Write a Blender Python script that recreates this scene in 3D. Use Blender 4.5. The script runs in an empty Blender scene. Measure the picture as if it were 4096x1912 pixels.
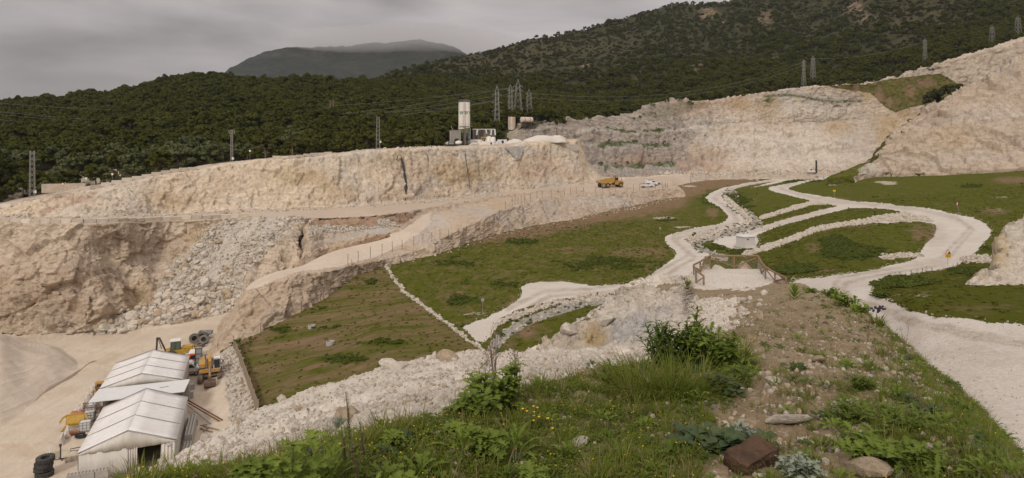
import bpy, math, random
import numpy as np
from mathutils import Vector, Matrix
R = math.radians
# ------------------------------------------------------------------ camera, sky, sun, exposure
scene = bpy.context.scene
C = scene.collection
F = 2700.0            # focal length in pixels of a 4096 wide picture
CX, HY = 2048.0, 560.0  # principal column and the eye-level row
cam = bpy.data.cameras.new('camera'); cam_o = bpy.data.objects.new('camera', cam); C.objects.link(cam_o)
cam.sensor_width = 36.0; cam.lens = 36.0 * F / 4096; cam.shift_y = -(956 - HY) / 4096
cam.clip_start = 0.1; cam.clip_end = 20000
cam_o.location = (0, 0, 0); cam_o.rotation_euler = (R(90), 0, 0)
scene.camera = cam_o
scene.view_settings.view_transform = 'Standard'; scene.view_settings.look = 'None'
scene.view_settings.exposure = 0.26; scene.view_settings.gamma = 1.0
scene.cycles.max_bounces = 5; scene.cycles.diffuse_bounces = 3
scene.cycles.volume_bounces = 1; scene.cycles.transparent_max_bounces = 6

SUN_EL, SUN_ROT = 36, 200   # high behind the camera, veiled by cloud
world = bpy.data.worlds.new('World'); scene.world = world; world.use_nodes = True
def build_world():
    nt = world.node_tree; nt.nodes.clear()
    N = lambda t, **k: _node(nt, t, **k)
    out = N('ShaderNodeOutputWorld')
    sky = N('ShaderNodeTexSky'); sky.sky_type = 'NISHITA'; sky.sun_disc = False
    sky.sun_elevation = R(SUN_EL); sky.sun_rotation = R(SUN_ROT)
    b1 = N('ShaderNodeBackground'); b1.inputs[1].default_value = 0.06
    nt.links.new(sky.outputs[0], b1.inputs[0])
    tc = N('ShaderNodeTexCoord'); sep = N('ShaderNodeSeparateXYZ'); nt.links.new(tc.outputs['Generated'], sep.inputs[0])
    mp = N('ShaderNodeMapping'); mp.inputs['Scale'].default_value = (1.1, 1.1, 5.5)
    nt.links.new(tc.outputs['Generated'], mp.inputs[0])
    n1 = N('ShaderNodeTexNoise'); n1.inputs['Scale'].default_value = 2.1; n1.inputs['Detail'].default_value = 5; n1.inputs['Roughness'].default_value = 0.5
    n1.inputs['Distortion'].default_value = 0.35
    nt.links.new(mp.outputs[0], n1.inputs[0])
    # overcast: three times brighter overhead than at the horizon
    r = N('ShaderNodeMapRange'); r.inputs['From Min'].default_value = 0.0; r.inputs['From Max'].default_value = 1.0
    r.inputs['To Min'].default_value = 0.245; r.inputs['To Max'].default_value = 0.98
    nt.links.new(sep.outputs[2], r.inputs[0])
    r2 = N('ShaderNodeMapRange'); r2.inputs['From Min'].default_value = 0.36; r2.inputs['From Max'].default_value = 0.64
    r2.inputs['To Min'].default_value = 0.66; r2.inputs['To Max'].default_value = 1.22
    nt.links.new(n1.outputs[0], r2.inputs[0])
    m = N('ShaderNodeMath', operation='MULTIPLY'); nt.links.new(r.outputs[0], m.inputs[0]); nt.links.new(r2.outputs[0], m.inputs[1])
    b2 = N('ShaderNodeBackground'); b2.inputs[0].default_value = (1.0, 0.915, 0.893, 1)
    nt.links.new(m.outputs[0], b2.inputs[1])
    mx = N('ShaderNodeMixShader'); mx.inputs[0].default_value = 0.96
    nt.links.new(b1.outputs[0], mx.inputs[1]); nt.links.new(b2.outputs[0], mx.inputs[2])
    nt.links.new(mx.outputs[0], out.inputs[0])
def _node(nt, t, **k):
    n = nt.nodes.new(t)
    for a, v in k.items(): setattr(n, a, v)
    return n
build_world()
sl = bpy.data.lights.new('sun', 'SUN'); sl.energy = 1.5; sl.angle = R(11); sl.color = (1.0, 0.95, 0.88)
so = bpy.data.objects.new('sun', sl); C.objects.link(so)
_el, _az = R(SUN_EL), R(SUN_ROT)      # azimuth measured from +Y clockwise
_d = Vector((math.sin(_az) * math.cos(_el), math.cos(_az) * math.cos(_el), math.sin(_el)))
so.rotation_euler = _d.to_track_quat('Z', 'Y').to_euler(); so.location = _d * 300

# ------------------------------------------------------------------ noise (numpy)
rng = np.random.default_rng(7)
random.seed(7)
def _h(ix, iy, iz, seed):
    n = (ix.astype(np.int64) * 374761393 + iy.astype(np.int64) * 668265263 + iz.astype(np.int64) * 1440662683 + seed * 974711) & 0xffffffff
    n = ((n ^ (n >> 13)) * 1274126177) & 0xffffffff
    n = ((n ^ (n >> 16)) * 2246822519) & 0xffffffff
    return ((n ^ (n >> 15)) & 0xffffff) / float(0xffffff)
def vnoise(p, seed=0):
    i = np.floor(p).astype(np.int64); f = p - i; u = f * f * f * (f * (f * 6 - 15) + 10)
    x, y, z = i[..., 0], i[..., 1], i[..., 2]; ux, uy, uz = u[..., 0], u[..., 1], u[..., 2]
    def L(a, b, t): return a + (b - a) * t
    r = L(L(L(_h(x, y, z, seed), _h(x+1, y, z, seed), ux), L(_h(x, y+1, z, seed), _h(x+1, y+1, z, seed), ux), uy),
          L(L(_h(x, y, z+1, seed), _h(x+1, y, z+1, seed), ux), L(_h(x, y+1, z+1, seed), _h(x+1, y+1, z+1, seed), ux), uy), uz)
    return r * 2 - 1
def fbm(p, scale, octs=4, seed=0, gain=0.5):
    p = np.asarray(p, float) * np.asarray(scale, float); a = 1.0; s = 0; t = 0
    for o in range(octs):
        s = s + a * vnoise(p * (2.03 ** o) + 17.3 * o, seed + o); t += a; a *= gain
    return s / t
def ridged(p, scale, octs=4, seed=0, gain=0.5):
    p = np.asarray(p, float) * np.asarray(scale, float); a = 1.0; s = 0; t = 0
    for o in range(octs):
        s = s + a * (1 - 2 * np.abs(vnoise(p * (2.03 ** o) + 11.1 * o, seed + o))); t += a; a *= gain
    return s / t
def facet(p, scale, seed=0, tilt=1.3):
    """broken-rock relief: every cell a tilted flat chip at its own height"""
    q = np.asarray(p, float) * np.asarray(scale, float)
    b = np.floor(q - 0.5).astype(np.int64)
    best = np.full(q.shape[:-1], 1e9); val = np.zeros(q.shape[:-1])
    for dx in (0, 1):
        for dy in (0, 1):
            for dz in (0, 1):
                x, y, z = b[..., 0] + dx, b[..., 1] + dy, b[..., 2] + dz
                h0, h1, h2 = _h(x, y, z, seed), _h(x, y, z, seed + 1), _h(x, y, z, seed + 2)
                rx, ry, rz = q[..., 0] - (x + h0), q[..., 1] - (y + h1), q[..., 2] - (z + h2)
                d = rx * rx + ry * ry + rz * rz
                g0, g1, g2 = _h(x, y, z, seed + 3) - .5, _h(x, y, z, seed + 4) - .5, _h(x, y, z, seed + 5) - .5
                v = (_h(x, y, z, seed + 6) - .5) + tilt * (rx * g0 + ry * g1 + rz * g2)
                k = d < best
                best = np.where(k, d, best); val = np.where(k, v, val)
    return val
def blur(a, k, axis):
    if k < 1: return a
    pad = [(0, 0)] * a.ndim; pad[axis] = (k + 1, k)
    c = np.cumsum(np.pad(a, pad, mode='edge'), axis=axis, dtype=float)
    n = a.shape[axis]; w = 2 * k + 1
    return (np.take(c, np.arange(w, w + n), axis) - np.take(c, np.arange(0, n), axis)) / w
def pchip(x, y, q):
    x = np.asarray(x, float); y = np.asarray(y, float); q = np.clip(q, x[0], x[-1])
    if len(x) == 1: return np.full_like(q, y[0])
    h = np.diff(x); d = np.diff(y) / h; m = np.zeros_like(y)
    if len(x) > 2:
        w1 = 2 * h[1:] + h[:-1]; w2 = h[1:] + 2 * h[:-1]
        with np.errstate(divide='ignore', invalid='ignore'):
            mm = (w1 + w2) / (w1 / d[:-1] + w2 / d[1:])
        m[1:-1] = np.where(d[:-1] * d[1:] > 0, mm, 0)
    m[0], m[-1] = d[0], d[-1]
    k = np.clip(np.searchsorted(x, q) - 1, 0, len(h) - 1); t = (q - x[k]) / h[k]
    return ((1 + 2 * t) * (1 - t) ** 2 * y[k] + t * (1 - t) ** 2 * h[k] * m[k] + t * t * (3 - 2 * t) * y[k + 1] + t * t * (t - 1) * h[k] * m[k + 1])
def inpoly(px, py, poly):
    r = np.zeros(px.shape, bool); n = len(poly)
    for i in range(n):
        x0, y0 = poly[i]; x1, y1 = poly[(i + 1) % n]
        if y0 == y1: continue
        c = ((y0 > py) != (y1 > py)) & (px < (x1 - x0) * (py - y0) / (y1 - y0) + x0)
        r ^= c
    return r
def near_line(px, py, pts, w, sy=1.6):
    """pixels within w of a polyline; sy > 1 makes the ribbon thinner vertically (it lies on the ground)"""
    best = np.full(px.shape, 1e9); ws = w if isinstance(w, (list, tuple)) else [w] * len(pts)
    for i in range(len(pts) - 1):
        ax, ay = pts[i]; bx, by = pts[i + 1]; dx, dy = bx - ax, by - ay
        t = np.clip(((px - ax) * dx + (py - ay) * dy) / (dx * dx + dy * dy + 1e-9), 0, 1)
        e = np.hypot(px - ax - t * dx, (py - ay - t * dy) * sy) / (ws[i] + (ws[i + 1] - ws[i]) * t)
        best = np.minimum(best, e)
    return best < 1
def crop(ox, oy, s): return lambda pts: [(ox + x * s, oy + y * s) for x, y in pts]
P6, P7, P8 = crop(1000, 650, .624), crop(2000, 650, .624), crop(3000, 650, .6238)
def unproj(px, py, D): return Vector(((px - CX) / F * D, D, (HY - py) / F * D))
def Zp(px, z, D): return (px, HY - z * F / D, D)      # a control point given by its height

# ------------------------------------------------------------------ tagging
def tag(o, label=None, cat=None, group=None, kind=None):
    if label: o['label'] = label
    if cat: o['category'] = cat
    if group: o['group'] = group
    if kind: o['kind'] = kind
    return o
def empty(name, loc=(0, 0, 0), rz=0.0, label=None, cat=None, group=None):
    o = bpy.data.objects.new(name, None); C.objects.link(o); o.location = loc; o.rotation_euler = (0, 0, rz)
    o.empty_display_size = 0.2
    return tag(o, label, cat, group)
def link_mesh(name, verts, faces, mats, parent=None, smooth=False, mat_idx=None):
    me = bpy.data.meshes.new(name)
    v = np.asarray(verts, np.float32)
    if isinstance(faces, np.ndarray):
        k = faces.shape[1]; n = len(faces)
        me.vertices.add(len(v)); me.vertices.foreach_set('co', v.ravel())
        me.loops.add(n * k); me.loops.foreach_set('vertex_index', faces.astype(np.int32).ravel())
        me.polygons.add(n); me.polygons.foreach_set('loop_start', np.arange(0, n * k, k, dtype=np.int32))
        me.update(calc_edges=True)
    else:
        me.from_pydata([tuple(map(float, q)) for q in v], [], faces); me.update()
    for m in (mats if isinstance(mats, (list, tuple)) else [mats]): me.materials.append(m)
    if mat_idx is not None: me.polygons.foreach_set('material_index', np.asarray(mat_idx, np.int32))
    if smooth: me.polygons.foreach_set('use_smooth', np.ones(len(me.polygons), bool))
    me.validate(); me.update()
    o = bpy.data.objects.new(name, me); C.objects.link(o)
    if parent: o.parent = parent
    return o
# ------------------------------------------------------------------ materials
def new_mat(name):
    m = bpy.data.materials.new(name); m.use_nodes = True; nt = m.node_tree
    b = nt.nodes['Principled BSDF']; b.inputs['Specular IOR Level'].default_value = 0.02; b.inputs['Roughness'].default_value = 0.9
    return m, nt, b
def col4(c): return (c[0], c[1], c[2], 1)
def n_noise(nt, vec, scale, detail=4, rough=0.55, dist=0.0):
    n = _node(nt, 'ShaderNodeTexNoise'); n.inputs['Scale'].default_value = scale; n.inputs['Detail'].default_value = detail
    n.inputs['Roughness'].default_value = rough; n.inputs['Distortion'].default_value = dist
    if vec is not None: nt.links.new(vec, n.inputs['Vector'])
    return n.outputs[0]
def n_ramp(nt, fac, a, b, lo=0.0, hi=1.0):
    n = _node(nt, 'ShaderNodeMapRange'); n.inputs['From Min'].default_value = a; n.inputs['From Max'].default_value = b
    n.inputs['To Min'].default_value = lo; n.inputs['To Max'].default_value = hi
    nt.links.new(fac, n.inputs[0]); return n.outputs[0]
def n_mix(nt, fac, a, b, mode='MIX'):
    n = _node(nt, 'ShaderNodeMix', data_type='RGBA', blend_type=mode)
    for s, v in ((n.inputs[0], fac), (n.inputs[6], a), (n.inputs[7], b)):
        if isinstance(v, (int, float)): s.default_value = v
        elif isinstance(v, tuple): s.default_value = col4(v)
        else: nt.links.new(v, s)
    return n.outputs[2]
def n_math(nt, op, a, b=0.0):
    n = _node(nt, 'ShaderNodeMath', operation=op)
    for s, v in ((n.inputs[0], a), (n.inputs[1], b)):
        if isinstance(v, (int, float)): s.default_value = v
        else: nt.links.new(v, s)
    return n.outputs[0]
def n_bump(nt, b, h, strength, dist):
    n = _node(nt, 'ShaderNodeBump'); n.inputs['Strength'].default_value = strength; n.inputs['Distance'].default_value = dist
    nt.links.new(h, n.inputs['Height']); nt.links.new(n.outputs[0], b.inputs['Normal'])
def n_vec(nt, scale=(1, 1, 1), kind='Object', rot=(0, 0, 0)):
    t = _node(nt, 'ShaderNodeTexCoord'); m = _node(nt, 'ShaderNodeMapping'); m.inputs['Scale'].default_value = scale
    m.inputs['Rotation'].default_value = rot
    nt.links.new(t.outputs[kind], m.inputs[0]); return m.outputs[0]
def n_attr(nt, ch):
    a = _node(nt, 'ShaderNodeAttribute'); a.attribute_name = 'tint'
    if ch == 'A': return a.outputs['Alpha']
    s = _node(nt, 'ShaderNodeSeparateColor'); nt.links.new(a.outputs['Color'], s.inputs[0])
    return s.outputs['RGB'.index(ch)]

def rock_mat(name, base, second, pink=(0.47, 0.33, 0.24), ochre=(0.46, 0.33, 0.17), white=(0.60, 0.55, 0.49), size=1.0, crack=0.5, rot=(0, 0.5, 0.3), strata=3.5, bump=0.35, tint=True):
    """quarried limestone: mottled, darker along tilted joints; tint R = pink, G = ochre, B = chalk white, A = grass"""
    m, nt, b = new_mat(name)
    v = n_vec(nt); vs = n_vec(nt, (1, 1, strata), rot=rot)
    big = n_noise(nt, v, 0.06 / size, 5, 0.6, 0.4); mid = n_noise(nt, vs, 0.35 / size, 6, 0.65, 0.6); fine = n_noise(nt, v, 2.2 / size, 5, 0.7)
    c = n_mix(nt, n_ramp(nt, mid, 0.38, 0.64), base, second)
    grey = tuple(0.62 * sum(base) / 3 + 0.25 * x for x in base)
    c = n_mix(nt, n_ramp(nt, big, 0.5, 0.72, 0, 0.7), c, grey)
    for ch, colr in (('R', pink), ('G', ochre), ('B', white)) if tint else ():
        w = n_math(nt, 'MULTIPLY', n_attr(nt, ch), n_ramp(nt, n_noise(nt, v, 0.22 / size, 5, 0.65, 0.8), 0.36, 0.62, 0.25, 1.0))
        c = n_mix(nt, w, c, colr)
    st = n_noise(nt, n_vec(nt, (1, 1, 0.22), rot=(rot[0] + 0.5, rot[1] - 0.3, 0)), 1.3 / size, 6, 0.7, 0.5)
    c = n_mix(nt, n_ramp(nt, st, 0.50, 0.70, 0, 0.75), c, n_mix(nt, 1.0, c, (0.62, 0.57, 0.53), 'MULTIPLY'))
    c = n_mix(nt, n_ramp(nt, st, 0.46, 0.30, 0, 0.6), c, n_mix(nt, 1.0, c, (1.16, 1.17, 1.18), 'MULTIPLY'))
    vst = n_noise(nt, n_vec(nt, (1, 1, 0.10)), 0.75 / size, 6, 0.7, 0.25)
    c = n_mix(nt, n_ramp(nt, vst, 0.54, 0.68, 0, 0.6), c, n_mix(nt, 1.0, c, (0.66, 0.62, 0.58), 'MULTIPLY'))
    # joints darkened along warped cell edges
    vo = _node(nt, 'ShaderNodeTexVoronoi', feature='DISTANCE_TO_EDGE'); vo.inputs['Scale'].default_value = 0.55 / size
    wv = _node(nt, 'ShaderNodeMix', data_type='VECTOR'); wv.inputs[0].default_value = 0.35
    nv = _node(nt, 'ShaderNodeTexNoise'); nv.inputs['Scale'].default_value = 0.8 / size; nv.inputs['Detail'].default_value = 3
    nt.links.new(vs, nv.inputs['Vector']); nt.links.new(vs, wv.inputs[4]); nt.links.new(nv.outputs['Color'], wv.inputs[5])
    nt.links.new(wv.outputs[1], vo.inputs['Vector'])
    cr = n_math(nt, 'MULTIPLY', n_ramp(nt, vo.outputs['Distance'], 0.0, 0.07, 1, 0), n_ramp(nt, mid, 0.45, 0.6, 0, 1))
    c = n_mix(nt, n_math(nt, 'MULTIPLY', cr, crack), c, tuple(x * 0.42 for x in second))
    c = n_mix(nt, n_ramp(nt, fine, 0.3, 0.7, 0.0, 0.45), c, n_mix(nt, 1.0, c, (0.72, 0.69, 0.66), 'MULTIPLY'))
    g = n_math(nt, 'MULTIPLY', n_attr(nt, 'A') if tint else 0.0, n_ramp(nt, n_noise(nt, v, 0.5, 5, 0.7), 0.35, 0.5, 0.2, 1.0))
    gc = n_mix(nt, n_noise(nt, v, 0.9, 4), (0.035, 0.055, 0.012), (0.085, 0.11, 0.03))
    c = n_mix(nt, g, c, gc)
    nt.links.new(c, b.inputs['Base Color'])
    h = n_math(nt, 'ADD', n_math(nt, 'MULTIPLY', n_noise(nt, vs, 1.0 / size, 6, 0.7, 0.5), 1.0), n_math(nt, 'MULTIPLY', fine, 0.5))
    n_bump(nt, b, h, bump * 1.6, 0.9 * size)
    return m
def ground_mat(name, a, bb, scale=1.0, bump=0.3, bdist=0.05, third=None, speck=None, track=0.0, packed=None):
    """loose ground: two colours in patches, grain, optional pebbles"""
    m, nt, b = new_mat(name); v = n_vec(nt)
    c = n_mix(nt, n_ramp(nt, n_noise(nt, v, 0.12 * scale, 6, 0.6, 0.6), 0.36, 0.66), a, bb)
    if third: c = n_mix(nt, n_ramp(nt, n_noise(nt, v, 0.33 * scale, 5, 0.65, 1.0), 0.52, 0.72), c, third)
    if track:
        vt = n_vec(nt, (0.9, 0.10, 1), rot=(0, 0, track))
        c = n_mix(nt, n_ramp(nt, n_noise(nt, vt, 1.1, 4, 0.6, 0.8), 0.45, 0.62, 0, 0.28), c, tuple(x * 0.80 for x in bb))
    if packed: c = n_mix(nt, n_math(nt, 'MULTIPLY', n_attr(nt, 'R'), n_ramp(nt, n_noise(nt, v, 0.5 * scale, 5, 0.65), 0.3, 0.6, 0.2, 1.0)), c, packed)
    if speck:
        vo = _node(nt, 'ShaderNodeTexVoronoi'); vo.inputs['Scale'].default_value = speck[0]; nt.links.new(v, vo.inputs['Vector'])
        sc = _node(nt, 'ShaderNodeSeparateColor'); nt.links.new(vo.outputs['Color'], sc.inputs[0])
        c = n_mix(nt, n_ramp(nt, sc.outputs[0], 0.5, 1.0, 0, speck[2]), c, speck[1])
    fine = n_noise(nt, v, 6 * scale, 5, 0.7)
    c = n_mix(nt, n_ramp(nt, fine, 0.3, 0.7, 0, 0.5), c, n_mix(nt, 1.0, c, (0.74, 0.71, 0.68), 'MULTIPLY'))
    nt.links.new(c, b.inputs['Base Color'])
    n_bump(nt, b, n_noise(nt, v, 2.2 * scale, 8, 0.7), bump * 2, bdist)
    return m
def field_mat(name, rows=0.0, sc=1.0):
    """thin turf over red soil; tint R = bare soil, G = lush dark growth, B = white gravel"""
    m, nt, b = new_mat(name); v = n_vec(nt)
    soil = n_mix(nt, n_noise(nt, v, 0.5, 6, 0.7), (0.15, 0.092, 0.052), (0.26, 0.175, 0.105))
    soil = n_mix(nt, n_ramp(nt, n_noise(nt, v, 3.2, 4, 0.7), 0.55, 0.75), soil, (0.33, 0.26, 0.18))
    gr = n_mix(nt, n_noise(nt, v, 0.28, 7, 0.7, 0.6), (0.062, 0.077, 0.008), (0.132, 0.130, 0.020))
    gr = n_mix(nt, n_ramp(nt, n_noise(nt, v, 1.6, 6, 0.75), 0.35, 0.7), gr, n_mix(nt, 1.0, gr, (0.70, 0.76, 0.7), 'MULTIPLY'))
    lush = n_mix(nt, n_noise(nt, v, 1.2, 5, 0.7), (0.035, 0.052, 0.005), (0.085, 0.105, 0.014))
    gr = n_mix(nt, n_math(nt, 'MULTIPLY', n_attr(nt, 'G'), n_ramp(nt, n_noise(nt, v, 0.35, 5, 0.7), 0.34, 0.52)), gr, lush)
    if rows:
        vr = n_vec(nt, (0.10, 1.0, 1.0), rot=(0, 0, rows)); patch = n_noise(nt, vr, 0.42, 7, 0.75, 0.4)
    else:
        patch = n_noise(nt, n_vec(nt, (1, 0.7, 1)), 0.55, 9, 0.78, 0.3)
    w = n_math(nt, 'SUBTRACT', n_math(nt, 'ADD', n_attr(nt, 'R'), n_ramp(nt, patch, 0.25, 0.75, -0.62, 0.62)), 0.5)
    c = n_mix(nt, n_ramp(nt, w, -0.26, 0.30), gr, soil)
    wg = n_math(nt, 'SUBTRACT', n_math(nt, 'ADD', n_attr(nt, 'B'), n_ramp(nt, n_noise(nt, v, 1.3, 6, 0.75), 0.25, 0.75, -0.5, 0.5)), 0.5)
    c = n_mix(nt, n_ramp(nt, wg, -0.05, 0.1), c, (0.42, 0.36, 0.29))
    nt.links.new(c, b.inputs['Base Color'])
    n_bump(nt, b, n_math(nt, 'ADD', n_noise(nt, v, 1.4 * sc, 9, 0.75), n_math(nt, 'MULTIPLY', patch, 0.6)), 0.8, 0.35)
    return m
def plain(name, c, rough=0.6, var=0.12, scale=3.0, metal=0.0, dirt=None, dirt_amt=0.5, bump=0.0, kind='Object', streak=None, spec=0.3):
    """painted / cast / sawn surface with wear: tone varies, dirt gathers in patches (or in vertical streaks)"""
    m, nt, b = new_mat(name); b.inputs['Roughness'].default_value = rough; b.inputs['Metallic'].default_value = metal
    b.inputs['Specular IOR Level'].default_value = spec
    v = n_vec(nt, streak if streak else (1, 1, 1), kind)
    n = n_noise(nt, v, scale, 5, 0.65)
    cc = n_mix(nt, n_ramp(nt, n, 0.3, 0.7), tuple(max(0, x * (1 - var)) for x in c), tuple(min(1, x * (1 + var)) for x in c))
    if dirt: cc = n_mix(nt, n_ramp(nt, n_noise(nt, v, scale * 1.9, 6, 0.7, 0.4), 0.48, 0.72, 0, dirt_amt), cc, dirt)
    nt.links.new(cc, b.inputs['Base Color'])
    if bump: n_bump(nt, b, n_noise(nt, v, scale * 4, 6, 0.7), 0.6, bump)
    return m
def leaf_mat(name, a, bb, scale=1.5, rough=0.6, transl=0.25, clump=None):
    m, nt, b = new_mat(name); b.inputs['Roughness'].default_value = rough; b.inputs['Specular IOR Level'].default_value = 0.08
    oi = _node(nt, 'ShaderNodeObjectInfo'); v = n_vec(nt)
    c = n_mix(nt, n_ramp(nt, n_noise(nt, v, scale, 4, 0.65), 0.32, 0.68), a, bb)
    ge = _node(nt, 'ShaderNodeNewGeometry')
    c = n_mix(nt, n_ramp(nt, ge.outputs['Random Per Island'], 0, 1, 0.0, 0.3), c, n_mix(nt, 1.0, c, (0.55, 0.60, 0.50), 'MULTIPLY'))
    c = n_mix(nt, n_ramp(nt, oi.outputs['Random'], 0, 1, 0.0, 0.5), c, n_mix(nt, 1.0, c, (0.60, 0.66, 0.72), 'MULTIPLY'))
    nt.links.new(c, b.inputs['Base Color'])
    if transl:
        t = _node(nt, 'ShaderNodeBsdfTranslucent'); nt.links.new(n_mix(nt, 1.0, c, (1.1, 1.25, 0.6), 'MULTIPLY'), t.inputs[0])
        mx = _node(nt, 'ShaderNodeMixShader'); mx.inputs[0].default_value = transl
        nt.links.new(b.outputs[0], mx.inputs[1]); nt.links.new(t.outputs[0], mx.inputs[2])
        nt.links.new(mx.outputs[0], nt.nodes['Material Output'].inputs[0])
    return m
# ------------------------------------------------------------------ terrain sheets
class Sheet:
    """a stretch of ground laid out by its feature lines (foot, edge, crest ...), each a list of (px, py, distance)"""
    def __init__(s, lines, px0, px1, step=5.0, rstep=5.0, smooth=(0, 0), rmax=260, jag=None):
        s.px = np.arange(px0, px1 + step, step)
        q = s.px
        L = []
        for ln in lines:
            a = np.array(sorted(ln), float)
            L.append((pchip(a[:, 0], a[:, 1], q), np.exp(pchip(a[:, 0], np.log(a[:, 2]), q))))
        py, inv, s.line_row = [], [], [0]
        for i in range(len(L) - 1):
            (y0, d0), (y1, d1) = L[i], L[i + 1]
            vis = np.where((q > -300) & (q < 4400) & (np.minimum(y0, y1) < 2050), np.abs(y1 - y0), 0)
            n = int(np.clip(np.max(vis) / rstep, 3, rmax))
            t = (np.arange(n) / n)[:, None]
            py.append(y0 + (y1 - y0) * t); inv.append(1 / d0 + (1 / d1 - 1 / d0) * t)
            s.line_row.append(s.line_row[-1] + n)
        py.append(L[-1][0][None]); inv.append(1 / L[-1][1][None])
        PY = np.concatenate(py); D = 1 / np.concatenate(inv)
        Zz = (HY - PY) / F * D
        if smooth[0]: D, Zz = blur(blur(D, smooth[0], 0), smooth[0], 0), blur(blur(Zz, smooth[0], 0), smooth[0], 0)
        if smooth[1]: D, Zz = blur(D, smooth[1], 1), blur(Zz, smooth[1], 1)
        s.PX = np.broadcast_to(q, D.shape).copy(); s.D = D
        s.P = np.stack([(s.PX - CX) / F * D, D, Zz], -1)
        s.PY = HY - Zz / D * F
        s.reg = np.zeros(D.shape, int); s.tint = np.zeros(D.shape + (4,)); s.step = step
        # picture coordinates roughened so no border runs clean
        w = s.P * np.array([1, 1, 1.0])
        k = 2700 / np.maximum(D, 12)
        s.jx = s.PX + k * (0.45 * fbm(w, 0.7, 4, 51, 0.65)); s.jy = s.PY + k * (0.20 * fbm(w, 0.7, 4, 61, 0.65))
    def poly(s, pts, clean=False): return inpoly(s.PX, s.PY, pts) if clean else inpoly(s.jx, s.jy, pts)
    def line(s, pts, w, sy=1.6): return near_line(s.jx, s.jy, pts, w, sy)
    def paint(s, mask, ch, val=1.0, soft=3):
        m = mask.astype(float)
        if soft: m = blur(blur(m, soft, 0), soft, 1); m = blur(blur(m, soft, 0), soft, 1)
        i = 'RGBA'.index(ch); s.tint[..., i] = s.tint[..., i] * (1 - m) + val * m
    def blob(s, x, y, rx, ry, ch, val=1.0):
        m = np.clip(1.3 - np.hypot((s.jx - x) / rx, (s.jy - y) / ry), 0, 1); m = m * m * (3 - 2 * m)
        i = 'RGBA'.index(ch); s.tint[..., i] = s.tint[..., i] * (1 - m) + val * m
    def normals(s):
        du = np.gradient(s.P, axis=1); dv = np.gradient(s.P, axis=0)
        n = np.cross(du, dv); return n / (np.linalg.norm(n, axis=-1, keepdims=True) + 1e-12)
    def amp(s, by_region, soft=3):
        a = np.zeros(s.D.shape)
        for k, v in by_region.items(): a[s.reg == k] = v
        return blur(blur(a, soft, 0), soft, 1)
    def push(s, d, n=None, up=False):
        if up: s.P[..., 2] += d
        else: s.P += (s.normals() if n is None else n) * d[..., None]
    def finish(s):
        s.QX = CX + s.P[..., 0] / s.P[..., 1] * F; s.QY = HY - s.P[..., 2] / s.P[..., 1] * F
    def build(s, mats, crisp=()):
        s.finish()
        r, c = s.D.shape
        idx = np.arange(r * c).reshape(r, c)
        f = np.stack([idx[:-1, :-1], idx[:-1, 1:], idx[1:, 1:], idx[1:, :-1]], -1).reshape(-1, 4)
        fr = s.reg[:-1, :-1].ravel(); V = s.P.reshape(-1, 3); T = s.tint.reshape(-1, 4)
        out = {}
        for k, (name, mt) in mats.items():
            ff = f[fr == k]
            if not len(ff): continue
            u, iv = np.unique(ff, return_inverse=True)
            o = link_mesh(name, V[u], iv.reshape(-1, 4), mt, smooth=k not in crisp)
            ca = o.data.color_attributes.new('tint', 'FLOAT_COLOR', 'POINT')
            if len(ca.data) == len(u): ca.data.foreach_set('color', T[u].astype(np.float32).ravel())
            o['kind'] = 'structure'; out[k] = o
        return out
    def hit(s, px, py):
        c = int(np.clip(round((px - s.px[0]) / s.step), 0, len(s.px) - 1)); y = s.QY[:, c] - py
        return s.at(px, py) if ((y[:-1] >= 0) & (y[1:] < 0)).any() else None
    def at(s, px, py, first=True):
        """the point of the ground seen at a picture position (nearest crossing)"""
        c = int(np.clip(round((px - s.px[0]) / s.step), 0, len(s.px) - 1))
        y = s.QY[:, c] - py; k = np.where((y[:-1] >= 0) & (y[1:] < 0))[0]
        if not len(k):
            k = [int(np.argmin(np.abs(y)))]; k = [min(k[0], len(y) - 2)]
        i = k[0] if first else k[-1]; t = np.clip(y[i] / (y[i] - y[i + 1] + 1e-9), 0, 1)
        p = s.P[i, c] * (1 - t) + s.P[i + 1, c] * t
        return Vector((float((px - CX) / F * p[1]), float(p[1]), float(p[2])))
    def zat(s, x, y):
        """ground height at a world place"""
        c = int(np.clip(round((CX + x / y * F - s.px[0]) / s.step), 0, len(s.px) - 1))
        yy = s.P[:, c, 1]; i = int(np.clip(np.searchsorted(np.maximum.accumulate(yy), y), 1, len(yy) - 1))
        t = np.clip((y - yy[i - 1]) / (yy[i] - yy[i - 1] + 1e-9), 0, 1)
        return float(s.P[i - 1, c, 2] * (1 - t) + s.P[i, c, 2] * t)
    def pick(s, n, mask=None, weight=None):
        """n random surface points, even over the ground's own area, inside mask"""
        du = np.linalg.norm(np.diff(s.P, axis=1), axis=-1)[:-1]; dv = np.linalg.norm(np.diff(s.P, axis=0), axis=-1)[:, :-1]
        w = du * dv
        if mask is not None: w = w * mask[:-1, :-1]
        if weight is not None: w = w * weight[:-1, :-1]
        w = w.ravel(); k = rng.choice(len(w), n, p=w / w.sum()); i, j = np.divmod(k, s.D.shape[1] - 1)
        a, b = rng.random((2, n, 1))
        return (s.P[i, j] * (1 - a) * (1 - b) + s.P[i, j + 1] * a * (1 - b) + s.P[i + 1, j] * (1 - a) * b + s.P[i + 1, j + 1] * a * b), (i, j)

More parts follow.
